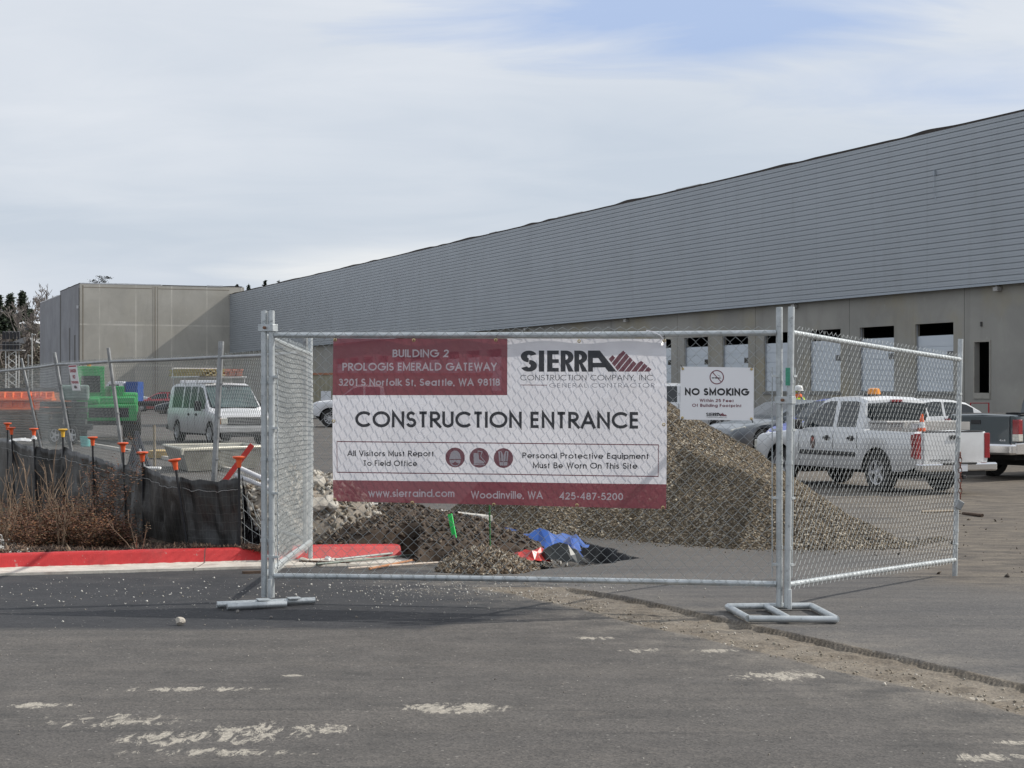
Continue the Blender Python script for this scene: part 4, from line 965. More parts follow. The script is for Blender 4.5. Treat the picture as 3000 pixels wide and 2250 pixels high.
def logo(mapf, x0, x1, yt, yb, mk, mm, parent, fp, nm='logo', ox=.0022):
    """heavy company word with a striped mountain range; fp maps unit logo coords to the sheet"""
    W_ = lambda pts: [fp(*p) for p in pts]
    def pl(pts, m, k_): q = M(); q.add([mapf(*fp(a, b), ox+k_*.0001) for a, b in pts], [tuple(range(len(pts)))]); return q
    q = M()
    def add(pts, k_=0): q.add([mapf(*fp(a, b), ox+k_*.00012) for a, b in pts], [tuple(range(len(pts)))])
    def ring(cx, cy, ro, ri, a0, a1, sx=1, k_=0, n=14):
        for i in range(n):
            t0, t1 = R(a0+(a1-a0)*i/n), R(a0+(a1-a0)*(i+1)/n)
            add([(cx+ro*sx*math.cos(t0), cy+ro*math.sin(t0)), (cx+ro*sx*math.cos(t1), cy+ro*math.sin(t1)), (cx+ri*sx*.72*math.cos(t1), cy+ri*math.sin(t1)), (cx+ri*sx*.72*math.cos(t0), cy+ri*math.sin(t0))], k_)
    # S
    ring(.088, .72, .28, .085, 20, 268, .30, 0); ring(.088, .28, .28, .085, 88, -160, .30, 1)
    add([(.19, 0), (.245, 0), (.245, 1), (.19, 1)])                                        # I
    add([(.275, 0), (.33, 0), (.33, 1), (.275, 1)]); [add([(.33, a), (.395, a), (.395, b), (.33, b)]) for a, b in ((0, .18), (.41, .59), (.82, 1))]     # E
    for xo in (.415, .555):                                                                  # R R
        add([(xo, 0), (xo+.05, 0), (xo+.05, 1), (xo, 1)]); ring(xo+.055, .69, .31, .12, 90, -90, .25, 2); add([(xo+.05, .82), (xo+.06, .82), (xo+.06, 1), (xo+.05, 1)], 1); add([(xo+.05, .38), (xo+.06, .38), (xo+.06, .56), (xo+.05, .56)], 1)
        add([(xo+.05, .38), (xo+.085, .40), (xo+.135, 0), (xo+.078, 0)], 3)
    add([(.695, 0), (.745, 0), (.745, 1), (.695, 1)]); add([(.745, 1), (.815, 1), (.985, 0), (.90, 0)], 1); add([(.745, .42), (.84, .42), (.876, .20), (.745, .20)], 2); add([(.744, 1), (.75, 1), (.805, .64), (.744, .64)], 2)    # A
    q.build(nm, mk, parent)
    q = M()
    sky_x = [.895, .943, .973, 1.055, 1.19, 1.235, 1.365]; sky_z = [.52, .79, .66, 1.0, .36, .52, .0]
    skyline = lambda x: float(np.interp(x, sky_x, sky_z))
    LEAN = .176
    bands = [(.80+i*.066, .80+i*.066+.056) for i in range(9)]
    for b0, b1 in bands:
        def meet(bb):
            for s_ in range(0, 101):
                zz_ = 1-s_*.01; xx = bb+LEAN*zz_
                if xx >= sky_x[0]-.002 and zz_ <= skyline(xx)+.006 and xx <= 1.365: return (xx, zz_)
            return None
        top = []
        for i in range(9):
            h_ = meet(b0+(b1-b0)*i/8)
            if h_: top.append(h_)
        if len(top) < 2: continue
        lowl = .92+(0-.0)*0
        foot = []
        for bb in (b1, b0):
            # the left foot of the range follows the slanting leg of the last letter
            zlo = 0.0
            for s_ in range(0, 101):
                zz_ = s_*.01
                if bb+LEAN*zz_ >= 1.0-.155*zz_*1.05: zlo = zz_; break
            foot.append((bb+LEAN*zlo, zlo))
        pts = top+foot
        if foot[0][1] >= top[-1][1]: continue
        q.add([mapf(*fp(a_, b_), ox) for a_, b_ in pts], [tuple(range(len(pts)))])
    q.build(nm, mm, parent)
logo(bmap, 0, 0, 0, 0, IK, IM, ban, lambda a, b: zx(1272+a*565, 280-b*124))
shape([(1272, 356), (1428, 357), (1428, 361), (1272, 360)], IM, 'rule')
for pts in ([(188, 686), (2068, 706), (2068, 712), (188, 692)], [(188, 866), (2068, 891), (2068, 897), (188, 872)]):
    q = M(); n = 40
    for k_ in range(n):
        f0, f1 = k_/n, (k_+1)/n; lx = lambda f, A, B: (A[0]+(B[0]-A[0])*f, A[1]+(B[1]-A[1])*f)
        q.add([bmap(*zx(*lx(f0, pts[0], pts[1])), .0022), bmap(*zx(*lx(f1, pts[0], pts[1])), .0022), bmap(*zx(*lx(f1, pts[3], pts[2])), .0022), bmap(*zx(*lx(f0, pts[3], pts[2])), .0022)], [(0, 1, 2, 3)])
    q.build('rule', IM, ban)
shape([(188, 692.3), (192, 692.4), (192, 865.8), (188, 865.7)], IM, 'rule'); shape([(2064, 712.2), (2068, 712.3), (2068, 890.7), (2064, 890.6)], IM, 'rule')
def disc(cx, cy, r, m, off=.0022): return shape([(cx+r*math.cos(R(a)), cy+r*math.sin(R(a))*1.02) for a in range(0, 360, 10)], m, 'pictogram', off)
for cx, cy in ((890, 783), (1031, 785), (1172, 787)): disc(cx, cy, 57, IM)
PW = lambda pts, cx, cy, m=IW, off=.0030: shape([(cx+a, cy+b) for a, b in pts], m, 'pictogram', off)
PW([(32*math.cos(R(a)), 2-43*math.sin(R(a))) for a in range(0, 181, 12)]+[(-36, 4), (-34, 10), (34, 10), (36, 4)], 890, 783)
PW([(-32, 15), (32, 15), (30, 30), (12, 34), (0, 22), (-12, 34), (-30, 30)], 890, 783)
PW([(33*math.cos(R(a)), 12+40*math.sin(R(a))) for a in range(10, 171, 10)]+[(29*math.cos(R(a)), 10+37*math.sin(R(a))) for a in range(170, 9, -10)], 890, 783)
PW([(-30, 11.5), (30, 11.5), (30, 13), (-30, 13)], 890, 783, IM, .0034)
PW([(-33, -28), (-4, -28), (-2, 8), (28, 24), (30, 34), (-32, 34)], 1031, 785); PW([(-33, 36), (-12, 36), (0, 40), (32, 38), (32, 43), (-33, 43)], 1031, 785)
PW([(-8, -42), (20, -38), (11, -8), (36, 24), (38, 34), (33, 26), (6, -7), (14, -34), (-5, -37), (-6, -30), (-9, -30)], 1031, 785)
PW([(-30, -38), (-12, -42), (-1, -14), (-1, 44), (-22, 44), (-24, 20)], 1172, 787); PW([(30, -38), (12, -42), (1, -14), (1, 44), (22, 44), (24, 20)], 1172, 787)
for s_ in (-1, 1): PW([(s_*20, -36), (s_*16, -37), (s_*12, 20), (s_*16, 20)], 1172, 787, IM, .0034); PW([(s_*3, 19), (s_*22, 19), (s_*22, 23), (s_*3, 23)], 1172, 787, IM, .0036)
# brass grommets and ties
brass = mat('brass_grommet', (.55, .43, .22), .35, .8); 
for (x, y) in ((174, 93), (645, 95), (1129, 94), (1614, 101), (2103, 98), (162, 570), (2096, 590), (172, 1030), (637, 1047), (1115, 1060), (1602, 1062), (2095, 1076)):
    X_, Z_ = zx(max(171, min(2105, x)), y); p = bmap(X_, Z_, .003); q = M()
    for k_ in range(14):
        a0, a1 = 2*math.pi*k_/14, 2*math.pi*(k_+1)/14
        q.add([p+Vector((math.cos(a)*r_, dy, math.sin(a)*r_)) for a, r_, dy in ((a0, .0125, 0), (a1, .0125, 0), (a1, .006, -.002), (a0, .006, -.002))], [(0, 1, 2, 3)])
    q.build('grommet', brass, ban)
for (x, y) in ((174, 93), (1129, 94), (2103, 98), (1115, 1060), (2095, 1076), (172, 1030)):
    X_, Z_ = zx(max(171, min(2105, x)), y); p = bmap(X_, Z_, .004); q = M(); up = 1 if y < 500 else -1
    q.tube([p, p+Vector((.004, -.004, .02*up)), p+Vector((.006, .03, .035*up)), p+Vector((.0, .06, .03*up))], .0028, 5); q.build('tie', MZIP, ban)
X_, Z_ = zx(2103, 95); p = bmap(X_, Z_, .004); q = M(); q.tube([p+Vector((0, 0, 0)), p+Vector((-.03, -.01, .035)), p+Vector((-.08, -.015, .058)), p+Vector((-.13, -.01, .07))], .0028, 5); q.build('white_tie', IW, ban)
# hems
vinyl_patch([(163, 85.6), (2113, 88.6), (2113, 104), (163, 101)], VM, .0012, 'hem', 60, 1) if False else None

# ---- no smoking sign ----
SW_ = mat('sign_white', (.88, .88, .90), .35, var=.02); SK = mat('sign_black', (.015, .015, .018), .5); SM = mat('sign_maroon', (.17, .03, .05), .5)
ns = empty('no_smoking_sign', Vector(P0)+mpf(3.01, .05, 1.35), 0, 'white no smoking sign tied to the fence right of the banner', 'sign'); no_ = mpf(3.01, .05, 1.35)
def nmap(x, z, off=0.0): return mpf(3.01+x, .040+off, z)-no_
def nzx(x, y):
    f_ = (x-187)/430; top = 450+7*f_; bot = 762+5*f_; b_ = (y-top)/(bot-top); zt = 1.728-.009*f_; zb_ = 1.352-.006*f_
    return f_*.516, zt+(zb_-zt)*b_
q = M(); c4 = [(187, 450), (617, 457), (615, 767), (184, 762)]
q.add([nmap(*nzx(*p_), 0) for p_ in c4]+[nmap(*nzx(*p_), -.004) for p_ in c4], [(0, 1, 2, 3), (7, 6, 5, 4), (0, 4, 5, 1), (1, 5, 6, 2), (2, 6, 7, 3), (3, 7, 4, 0)]); q.build('board', SW_, ns)
def nt_(txt, x0, x1, y0, y1, m, bold):
    xa, za = nzx(x0, y1); xb, zb_ = nzx(x1, y1+3); _, zt = nzx(x0, y0); return font_on(nmap, txt, xa, xb, (za, zb_), zt-za, m, ns, bold, .0012)
def st_(txt, x0, x1, y0, y1, m, sw):
    xa, za = nzx(x0, y1); xb, zb_ = nzx(x1, y1+2); _, zt = nzx(x0, y0); return text_on(nmap, txt, xa, xb, (za, zb_), zt-za, m, ns, .0012, sw, 'lettering', .2)
st_('NO SMOKING', 213, 590, 577, 619, SK, .215); st_('Within 25 Feet', 300, 500, 640, 658, SM, .17); st_('Of Building Footprint', 255, 545, 669, 687, SM, .17)
nt_('CONSTRUCTION COMPANY, INC.', 338, 460, 745, 751, SK, 0)
logo(nmap, 0, 0, 0, 0, SK, SM, ns, lambda a, b: nzx(337+a*92, 742-b*20), ox=.0012)
q = M(); n = 40
for i in range(n):
    a0, a1 = 2*math.pi*i/n, 2*math.pi*(i+1)/n
    q.add([nmap(*nzx(400+r_*math.cos(a), 513+r_*math.sin(a)), .0012) for r_, a in ((42, a0), (42, a1), (36.5, a1), (36.5, a0))], [(0, 1, 2, 3)])
q.add([nmap(*nzx(*p_), .0016) for p_ in ((373, 485), (376, 481), (428, 540), (425, 543))], [(0, 1, 2, 3)])
q.build('symbol', SM, ns)
q = M()
for pts in ([(371, 514), (384, 514), (384, 520), (371, 520)], [(387, 514), (418, 515), (418, 521), (387, 520)], [(421, 515), (425, 515), (425, 521), (421, 521)]): q.add([nmap(*nzx(*p_), .0013) for p_ in pts], [(0, 1, 2, 3)])
for k_, pts in enumerate(([(404, 495), (408, 502), (415, 503), (421, 510)],)):
    for a, b in zip(pts, pts[1:]): q.add([nmap(*nzx(*p_), .0013) for p_ in (a, b, (b[0], b[1]+2.2), (a[0], a[1]+2.2))], [(0, 1, 2, 3)])
q.build('symbol', SK, ns)
for (x, y) in ((200, 463), (603, 466), (198, 752), (602, 757)):
    p = nmap(*nzx(x, y), .002); q = M(); q.lathe([(.010, 0), (.010, -.002), (.004, -.003)], 10, 'y', c=p); q.build('grommet', brass, ns)
    q = M(); up = 1 if y < 600 else -1; sx_ = 1 if x > 400 else -1
    q.tube([p, p+Vector((.006*sx_, -.004, .012*up)), p+Vector((.012*sx_, .02, .028*up))], .003, 5); q.build('tie', MZIP, ns)
# ---- danger sign on the leaning panel ----
e_, mp_ = RUNMP[2]; dso = mp_(1.93, -.04, 1.5)
ds = empty('danger_sign', Vector(e_.location)+dso, 0, 'small white no trespassing sign with red lettering on leaning fence', 'sign')
def dmap(x, z, off=0.0): return mp_(1.93+x, -.045-off, z)-dso
# the panel runs away to the left, so the sheet's right-hand side (as read) is its near end
def dm(x, z, off=0): return dmap(.57-x, z, off)
q = M(); q.add([dm(0, 1.945, 0), dm(.57, 1.945, 0), dm(.57, 1.575, 0), dm(0, 1.575, 0), dm(0, 1.945, -.004), dm(.57, 1.945, -.004), dm(.57, 1.575, -.004), dm(0, 1.575, -.004)], [(0, 1, 2, 3), (7, 6, 5, 4), (0, 4, 5, 1), (1, 5, 6, 2), (2, 6, 7, 3), (3, 7, 4, 0)]); q.build('board', SW_, ds)
SR = mat('sign_red', (.42, .03, .06), .5)
font_on(dm, 'DANGER', .06, .50, 1.835, .05, SR, ds, .03, .003); font_on(dm, 'NO', .20, .37, 1.745, .055, SR, ds, .03, .003); font_on(dm, 'TRESPASSING', .03, .54, 1.675, .036, SR, ds, .03, .003)
q = M(); q.add([dm(.02, 1.935, .002), dm(.55, 1.935, .002), dm(.55, 1.915, .002), dm(.02, 1.915, .002)], [(0, 1, 2, 3)]); q.build('stripe', SR, ds)
logo(dm, 0, 0, 0, 0, SK, SM, ds, lambda a, b: (.17+a*.17, 1.605+b*.04), ox=.003)
# ================================================================== VEHICLES
def paint(name, col, dirt=.45, coat=.55):
    return mat(name, col, .32, .0, var=.04, vscale=1.5, coat=coat, spec=.5, dirt=(((.20, .17, .14)), dirt))
TYRE = mat('tyre_rubber', (.028, .027, .026), .85, var=.25, vscale=8, dirt=None)
RIMM = mat('alloy_rim', (.50, .50, .51), .35, .6); RIMD = mat('hub_shadow', (.03, .03, .03), .7); CHR = mat('chrome', (.75, .75, .76), .14, 1.0, var=.03)
BLK = mat('black_trim', (.022, .022, .024), .55); GLS = mat('car_glass', (.018, .024, .028), .06, var=.2, spec=.7); GLL = mat('car_glass_light', (.04, .05, .052), .35, var=.4, vscale=8, spec=.25)
HLM = mat('headlight_lens', (.55, .54, .48), .12, var=.3, vscale=20, spec=.8); TLM = mat('taillight_lens', (.26, .008, .014), .15, var=.25, vscale=25, spec=.8); AMB = mat('amber_lens', (.75, .28, .03), .2); SEAM = mat('panel_gap', (.05, .05, .052), .8)
UND = mat('underbody', (.012, .012, .012), .9)
WHL = {}
def wheel(parent, x, y, r, wd, side, spokes=5, rim_r=.62, m=None):
    key = (round(r, 3), round(wd, 3), side, spokes, rim_r)
    if key not in WHL:
        q = M(); q.lathe([(r*.60, -wd/2*.9), (r*.93, -wd/2), (r, -wd/2*.72), (r*1.005, 0), (r, wd/2*.72), (r*.93, wd/2), (r*.60, wd/2*.9)], 32, 'y', caps=False)
        w_ = q.build('wheel', TYRE, None, smooth=True)
        rr = r*rim_r; q = M(); yo = side*wd/2
        q.lathe([(rr, yo*.86), (rr*1.02, yo*.98), (rr*.93, yo*.96), (rr*.88, yo*.62)], 28, 'y', caps=False); 
        for k in range(spokes):
            a = 2*math.pi*k/spokes; ro = Matrix.Rotation(-a, 3, 'Y'); wv = rr*(.30 if spokes <= 6 else .16)
            q.add([ro @ Vector(p) for p in ((rr*.12, yo*.80, -wv*.6), (rr*.93, yo*.90, -wv*.36), (rr*.93, yo*.90, wv*.36), (rr*.12, yo*.80, wv*.6), (rr*.12, yo*.55, -wv*.6), (rr*.93, yo*.62, -wv*.5), (rr*.93, yo*.62, wv*.5), (rr*.12, yo*.55, wv*.6))], [(0, 1, 2, 3), (0, 4, 5, 1), (3, 2, 6, 7), (4, 7, 6, 5)])
        q.lathe([(rr*.20, yo*.5), (rr*.22, yo*.84), (rr*.10, yo*.90)], 12, 'y')
        rm = q.build('rim', RIMM, w_, smooth=True)
        q = M(); q.lathe([(rr*.90, yo*.50), (rr*.90, yo*.56)], 24, 'y'); bd = q.build('hub_shade_disc', RIMD, w_)  # near-black disc stands in for the shade behind the spokes
        WHL[key] = (w_, rm, bd); w_.parent = parent
    else:
        a = WHL[key]; w_ = a[0].copy(); link(w_, parent)
        for c_ in a[1:]: d = c_.copy(); link(d, w_)
    w_.location = (x, y, r); return w_
def prof(P):
    xs_, zs_ = [p[0] for p in P], [p[1] for p in P]; return lambda x: float(np.interp(x, xs_, zs_))
def vehicle(name, label, cat, loc, head, W, xr, xf, wb, r, belt, roof, glass, pm, bed=None, sill=.30, glassm=None, ws=None, rw=None, tum=.20, group='vehicles parked in the yard', spokes=5, archr=1.16, seams=(), handles=(), wy=None, wd=.24, lights=True, tail=None, head_l=None, nose=.10, boxy=.86, trim=None, z0=None, tilt=0):
    """x forward, rear axle at x = 0; belt/roof are (x, z) lists; glass = side window x ranges"""
    zg = float(gz(loc[0], loc[1])) if z0 is None else z0
    e = empty(name, (loc[0], loc[1], zg), head, label, cat, group)
    fb, fr_ = prof(belt), prof(roof)
    R_ = r*archr
    def zb(x):
        z = sill+ (.10*max(0, (x-(xf-.5))/.5)**2 if x > xf-.5 else 0)+(.12*max(0, ((xr+.6)-x)/.6)**2 if x < xr+.6 else 0)
        for xw in (0, wb):
            d = abs(x-xw)
            if d < R_: z = max(z, r+math.sqrt(R_*R_-d*d)*1.0)
        return min(z, fb(x)-.10)
    def wv(x):
        f_ = 1.0; rc = nose*5
        if x > xf-rc: f_ -= nose*1.6*((x-(xf-rc))/rc)**2.4
        if x < xr+rc*.7: f_ -= nose*.8*(((xr+rc*.7)-x)/(rc*.7))**2.6
        return W/2*f_
    def sec(x, mode=0):
        w_ = wv(x); zt = fb(x); b0 = zb(x); zr_ = max(fr_(x), zt)
        bl = min(1, max(0, (zr_-zt)/.10)); dh_ = zr_-zt
        P = [(w_*.955, b0), (w_*.985, b0+(zt-b0)*.22), (w_*1.0, b0+(zt-b0)*.58), (w_*.99, zt-.09*min(1, (zt-b0)/.3)), (w_*.965, zt-.012)]
        for k_, (f_, yn) in enumerate(((.06, .90), (.5, .72), (.90, .52), (1.0, .30))):
            yc = w_*(.955-.0*f_)-tum*f_*dh_-(.05 if f_ == 1.0 else 0); zc = zt+dh_*f_+(.015 if f_ == 1 else 0)
            P.append((w_*yn*(1-bl)+yc*bl, (zt+.012+.018*(1-yn))*(1-bl)+zc*bl))
        P.append((0.0, (zt+.035)*(1-bl)+(zr_+.045)*bl))
        if mode:   # open cargo bed
            wi = w_-.10; zf = bed[2]
            P = P[:5]+[(w_*.955, zt+.004), (wi+.01, zt+.004), (wi, zt-.02), (wi, zf), (0, zf)]
        return P
    xs_ = sorted(set([round(x, 3) for x in np.arange(xr, xf+.001, .05)]+[xr, xf]+([bed[0], bed[0]+.004, bed[1], bed[1]-.004] if bed else [])+[p[0] for p in roof]+sum([[xw-R_, xw-R_+.012, xw+R_-.012, xw+R_] for xw in (0, wb)], [])+sum([list(g_) for g_ in glass], [])))
    xs_ = [x for x in xs_ if xr <= x <= xf]
    S = [sec(x, 1 if bed and bed[0] < x-.001 and x+.001 < bed[1] else 0) for x in xs_]
    n = 10; vs = []; 
    for x, P in zip(xs_, S):
        for (y, z) in P: vs.append((x, y, z))
    off = len(vs)
    for x, P in zip(xs_, S):
        for (y, z) in P: vs.append((x, -y, z))
    body, side_g, ws_f, rw_f, bedf = [], {}, [], [], []
    ws = ws or (None, None); rw = rw or (None, None)
    for i in range(len(xs_)-1):
        xc = (xs_[i]+xs_[i+1])/2
        for j in range(n-1):
            for sd, o_ in ((1, 0), (-1, off)):
                a = o_+i*n+j; f_ = (a, a+1, a+n+1, a+n) if sd < 0 else (a, a+n, a+n+1, a+1)
                kind = 'b'; hgt = fr_(xc)-fb(xc)
                if bed and bed[0] < xc < bed[1]:
                    kind = 'bed' if j >= 6 else 'b'
                elif j in (5, 6) and hgt > .16:
                    for gi, (a0, a1) in enumerate(glass):
                        if a0 < xc < a1: kind = (gi, sd)
                elif j == 8 or (j == 7 and False):
                    if ws[0] is not None and ws[0] < xc < ws[1]: kind = 'ws'
                    elif rw[0] is not None and rw[0] < xc < rw[1]: kind = 'rw'
                if kind == 'b': body.append(f_)
                elif kind == 'bed': bedf.append(f_)
                elif kind == 'ws': ws_f.append(f_)
                elif kind == 'rw': rw_f.append(f_)
                else: side_g.setdefault(kind, []).append(f_)
    for i in (0, len(xs_)-1):
        lo = [i*n+j for j in range(n)]; hi = [off+i*n+j for j in range(n)][::-1]; body.append(tuple(lo+hi))
    def sub(faces, nm, m, par, sm=True, thick=0):
        used = sorted(set(i for f_ in faces for i in f_)); mpd = {u: k for k, u in enumerate(used)}
        q = M(); q.add([vs[u] for u in used], [tuple(mpd[i] for i in f_) for f_ in faces]); return q.build(nm, m, par, smooth=sm, angle=28)
    bo_ = sub(body, 'body', pm, e)
    for k, fc in side_g.items(): sub(fc, 'window', glassm or GLS, e)
    if ws_f: sub(ws_f, 'windshield', GLS if ws[0] is not None else GLS, e)
    if rw_f: sub(rw_f, 'rear_window', GLS, e)
    if bedf: sub(bedf, 'bed_liner', BLK, e)
    def ys(x, z):
        P = sec(x); zz_ = [p[1] for p in P[:9]]; yy_ = [p[0] for p in P[:9]]
        return float(np.interp(z, zz_, yy_))
    q = M(); q.box2(xr+.25, xf-.3, -W/2+.30, W/2-.30, sill-.08, sill+.32); q.box2(R_, wb-R_, -W/2+.06, W/2-.06, sill-.02, sill+.15)
    for xw in (0, wb): q.box2(xw-R_+.02, xw+R_-.02, -W/2+.34, W/2-.34, r*.7, r+R_-.02)
    for xw in (0, wb): q.lathe([(.055, -W/2+.2), (.055, W/2-.2)], 8, 'y', c=(xw, 0, r))
    q.build('underbody', UND, e)
    for xw in (0, wb):
        for sd in (1, -1): wheel(e, xw, sd*(W/2-wd/2-.03), r, wd, sd, spokes)
    for xw in (0, wb):           # dark wheel housings
        for sd in (1, -1):
            q = M(); pts = []
            for k_ in range(13):
                a = math.pi*k_/12; zz_ = r+math.sin(a)*R_*1.0
                pts.append((xw+math.cos(a)*(R_+.002), sd*(W/2-.06), zz_)); pts.append((xw+math.cos(a)*(R_+.002), sd*(W/2-.36), zz_))
            q.add(pts, [(2*k_, 2*k_+1, 2*k_+3, 2*k_+2) for k_ in range(12)]+[tuple(2*k_+1 for k_ in range(13))]); q.build('wheel_housing', UND, e)
    for xsn, z0_, z1_ in seams:
        for sd in (1, -1):
            q = M(); zz_ = np.linspace(z0_, z1_, 8); pts = [Vector((xsn, sd*(ys(xsn, z_)+.002), z_)) for z_ in zz_]
            q.tube(pts, .006, 4, caps=False); q.build('door_gap', SEAM, e)
    for (xh_, zh) in handles:
        for sd in (1, -1):
            q = M(); y = ys(xh_, zh); q.box((xh_, sd*(y+.018), zh), (.20, .03, .045)); q.box((xh_, sd*(y+.004), zh), (.12, .01, .10)); q.build('door_handle', BLK, e, bevel=.006)
    return e, ys, wv, fb
def bx(e, nm, m, c, d, bev=.01, rot=None):
    q = M(); q.box(c, d, rot); return q.build(nm, m, e, bevel=bev)

# --- white crew-cab pickup, nearest ---
hd = R(115)
WP = paint('white_paint', (.70, .71, .72), .75)
pu, ys, wv, fb = vehicle('pickup_truck', 'white pickup with amber roof beacon, tool box and traffic cone behind the right gate panel', 'pickup truck', (7.52, 32.12), hd, 1.70, -1.18, 4.12, 3.2, .365,
    [(-1.18, 1.10), (-1.1, 1.13), (.35, 1.14), (.40, 1.16), (2.2, 1.14), (2.6, 1.11), (3.9, .99), (4.06, .90), (4.12, .74)],
    [(-1.18, .9), (.33, .9), (.38, 1.16), (.48, 1.68), (.75, 1.74), (1.62, 1.74), (1.84, 1.68), (2.62, 1.12), (4.1, .5)],
    [(.64, 1.26), (1.38, 2.44)], WP, bed=(-1.10, .30, .62), sill=.40, ws=(1.86, 2.58), rw=(.385, .47), tum=.24, seams=((.56, .80, 1.10), (1.32, .42, 1.10), (2.46, .45, 1.08)), handles=((.74, .98), (1.52, .97)), spokes=5, archr=1.28, nose=.05, wd=.25)
bx(pu, 'rear_window', GLS, (.365, 0, 1.44), (.03, 1.25, .40)); 
for sd in (1, -1): bx(pu, 'body_moulding', BLK, (1.52, sd*.852, .68), (1.80, .025, .085), .005)
bx(pu, 'tailgate', WP, (-1.19, 0, .85), (.05, 1.36, .56), .015); bx(pu, 'tailgate_handle', BLK, (-1.225, .0, 1.04), (.03, .22, .075)); bx(pu, 'tailgate_cap', BLK, (-1.18, 0, 1.142), (.08, 1.36, .02), .004)
for sd in (1, -1):
    q = M(); q.box((-1.165, sd*.785, .88), (.07, .12, .46)); q.box((-1.10, sd*.835, .88), (.12, .022, .42)); q.build('taillight', TLM, pu, bevel=.012)
bx(pu, 'rear_bumper', CHR, (-1.29, 0, .50), (.20, 1.72, .15), .03); bx(pu, 'bumper_step', BLK, (-1.33, 0, .57), (.16, .75, .03)); bx(pu, 'bumper_valance', BLK, (-1.25, 0, .39), (.14, 1.3, .09)); bx(pu, 'licence_plate', mat('plate', (.62, .64, .68), .5), (-1.396, 0, .50), (.01, .32, .15), .002); bx(pu, 'tow_hitch', BLK, (-1.40, 0, .33), (.22, .07, .07))
bx(pu, 'brake_light', TLM, (.45, 0, 1.69), (.05, .26, .05))
q = M(); q.box((2.32, 1.0, 1.22), (.14, .2, .2)); q.box((2.34, .9, 1.15), (.05, .14, .05)); q.box((2.32, -1.0, 1.22), (.14, .2, .2)); q.build('side_mirror', BLK, pu, bevel=.02)
for sd in (1, -1): bx(pu, 'headlight', HLM, (4.03, sd*.66, .78), (.14, .34, .18), .02)
bx(pu, 'front_bumper', BLK, (4.12, 0, .48), (.18, 1.6, .2), .03)
q = M(); q.box((1.15, 0, 1.795), (.22, .30, .04)); q.build('beacon_base', BLK, pu); q = M(); q.lathe([(.13, 1.815), (.125, 1.86), (.11, 1.92), (.06, 1.935)], 16, c=(1.15, 0, 0)); q.build('beacon', AMB, pu, smooth=True)
q = M(); q.lathe([(.10, .006), (.10, .0)], 16, 'y'); o = q.build('door_emblem', mat('emblem_dark', (.10, .06, .05), .5, var=.6, vscale=25), pu); o.location = (1.98, ys(1.98, .88)+.004, .88); o.scale = (.75, 1, 1.3)
q = M(); q.lathe([(.045, .009), (.045, .005)], 10, 'y'); o = q.build('door_emblem', mat('emblem_red', (.35, .08, .06), .5), pu); o.location = (1.98, ys(1.98, .93)+.004, .93)
font_on(lambda x, z, off: Vector((-1.2165-off, -x, z)), 'COLORADO', -.55, -.05, .60, .045, SEAM, pu, .02, .0015)
tb = empty('tool_box', (0, 0, 0), hd, 'aluminium tread plate tool box lying across the white pickup bed', 'tool box')
q = M(); q.box2(-.30, .22, -.80, .80, 1.0, 1.27); q.box2(-.32, .24, -.82, .82, 1.271, 1.32); q.build('body', mat('tread_plate', (.42, .41, .40), .4, .5, bump=.5, bscale=80), tb, bevel=.01)
q = M(); q.box((-.33, 0, 1.18), (.03, .16, .05)); q.build('latch', BLK, tb); tb.location = pu.location
# load at the tail: rail and cone
lr = empty('rack_board', pu.location, hd, 'pale sign board lying on the white pickup bed rails', 'board'); q = M(); q.box((-.85, .10, 1.235), (.05, 1.5, .15)); q.build('board', mat('grey_board', (.45, .43, .40), .6), lr); q = M(); q.box((-.877, .55, 1.235), (.004, .30, .10)); q.build('plate', mat('plate2', (.6, .6, .6)), lr)
def cone(loc, h, lab, z=0):
    e = empty('traffic_cone', loc, 0, lab, 'traffic cone'); O = mat('cone_orange', (.85, .13, .03), .5); Wt = mat('cone_band', (.8, .8, .8), .4)
    q = M(); q.lathe([(.13, .03), (.112, h*.22), (.111, h*.221)], 18); q.lathe([(.078, h*.50), (.063, h*.62)], 18); q.lathe([(.042, h*.78), (.022, h)], 18); q.box((0, 0, .015), (.34, .34, .03)); q.build('cone', O, e, smooth=True)
    q = M(); q.lathe([(.112, h*.222), (.078, h*.499)], 18); q.lathe([(.063, h*.621), (.042, h*.779)], 18); q.build('band', Wt, e, smooth=True); return e
hv = Vector((math.cos(hd), math.sin(hd), 0)); lv = Vector((-hv.y, hv.x, 0))
pz = pu.location.z
cone(Vector((pu.location.x, pu.location.y, pz+.80))+hv*(-.93)+lv*.50, .66, 'orange and white traffic cone standing in the bed of the white pickup')

# --- dark grey pickup, right edge ---
DG = paint('dark_grey_paint', (.055, .072, .080), .6)
du, ys, wv, fb = vehicle('pickup_truck', 'dark grey pickup cut by the right picture edge', 'pickup truck', (11.10, 37.1), R(35), 1.95, -1.35, 4.45, 3.7, .40,
    [(-1.35, 1.34), (-1.25, 1.37), (1.0, 1.38), (1.05, 1.36), (2.9, 1.34), (3.2, 1.30), (4.2, 1.18), (4.4, 1.02), (4.45, .85)],
    [(-1.35, 1), (.98, 1), (1.05, 1.38), (1.15, 1.86), (1.4, 1.92), (2.3, 1.92), (2.6, 1.84), (3.3, 1.30), (4.4, .5)],
    [(1.3, 2.0), (2.1, 3.1)], DG, bed=(-1.27, .98, .78), sill=.50, ws=(2.62, 3.25), rw=(1.06, 1.14), tum=.22, seams=((1.15, .55, 1.36), (2.05, .5, 1.36), (-1.12, 1.0, 1.34)), handles=((1.3, 1.15),), spokes=6, archr=1.22, nose=.05, wd=.28)
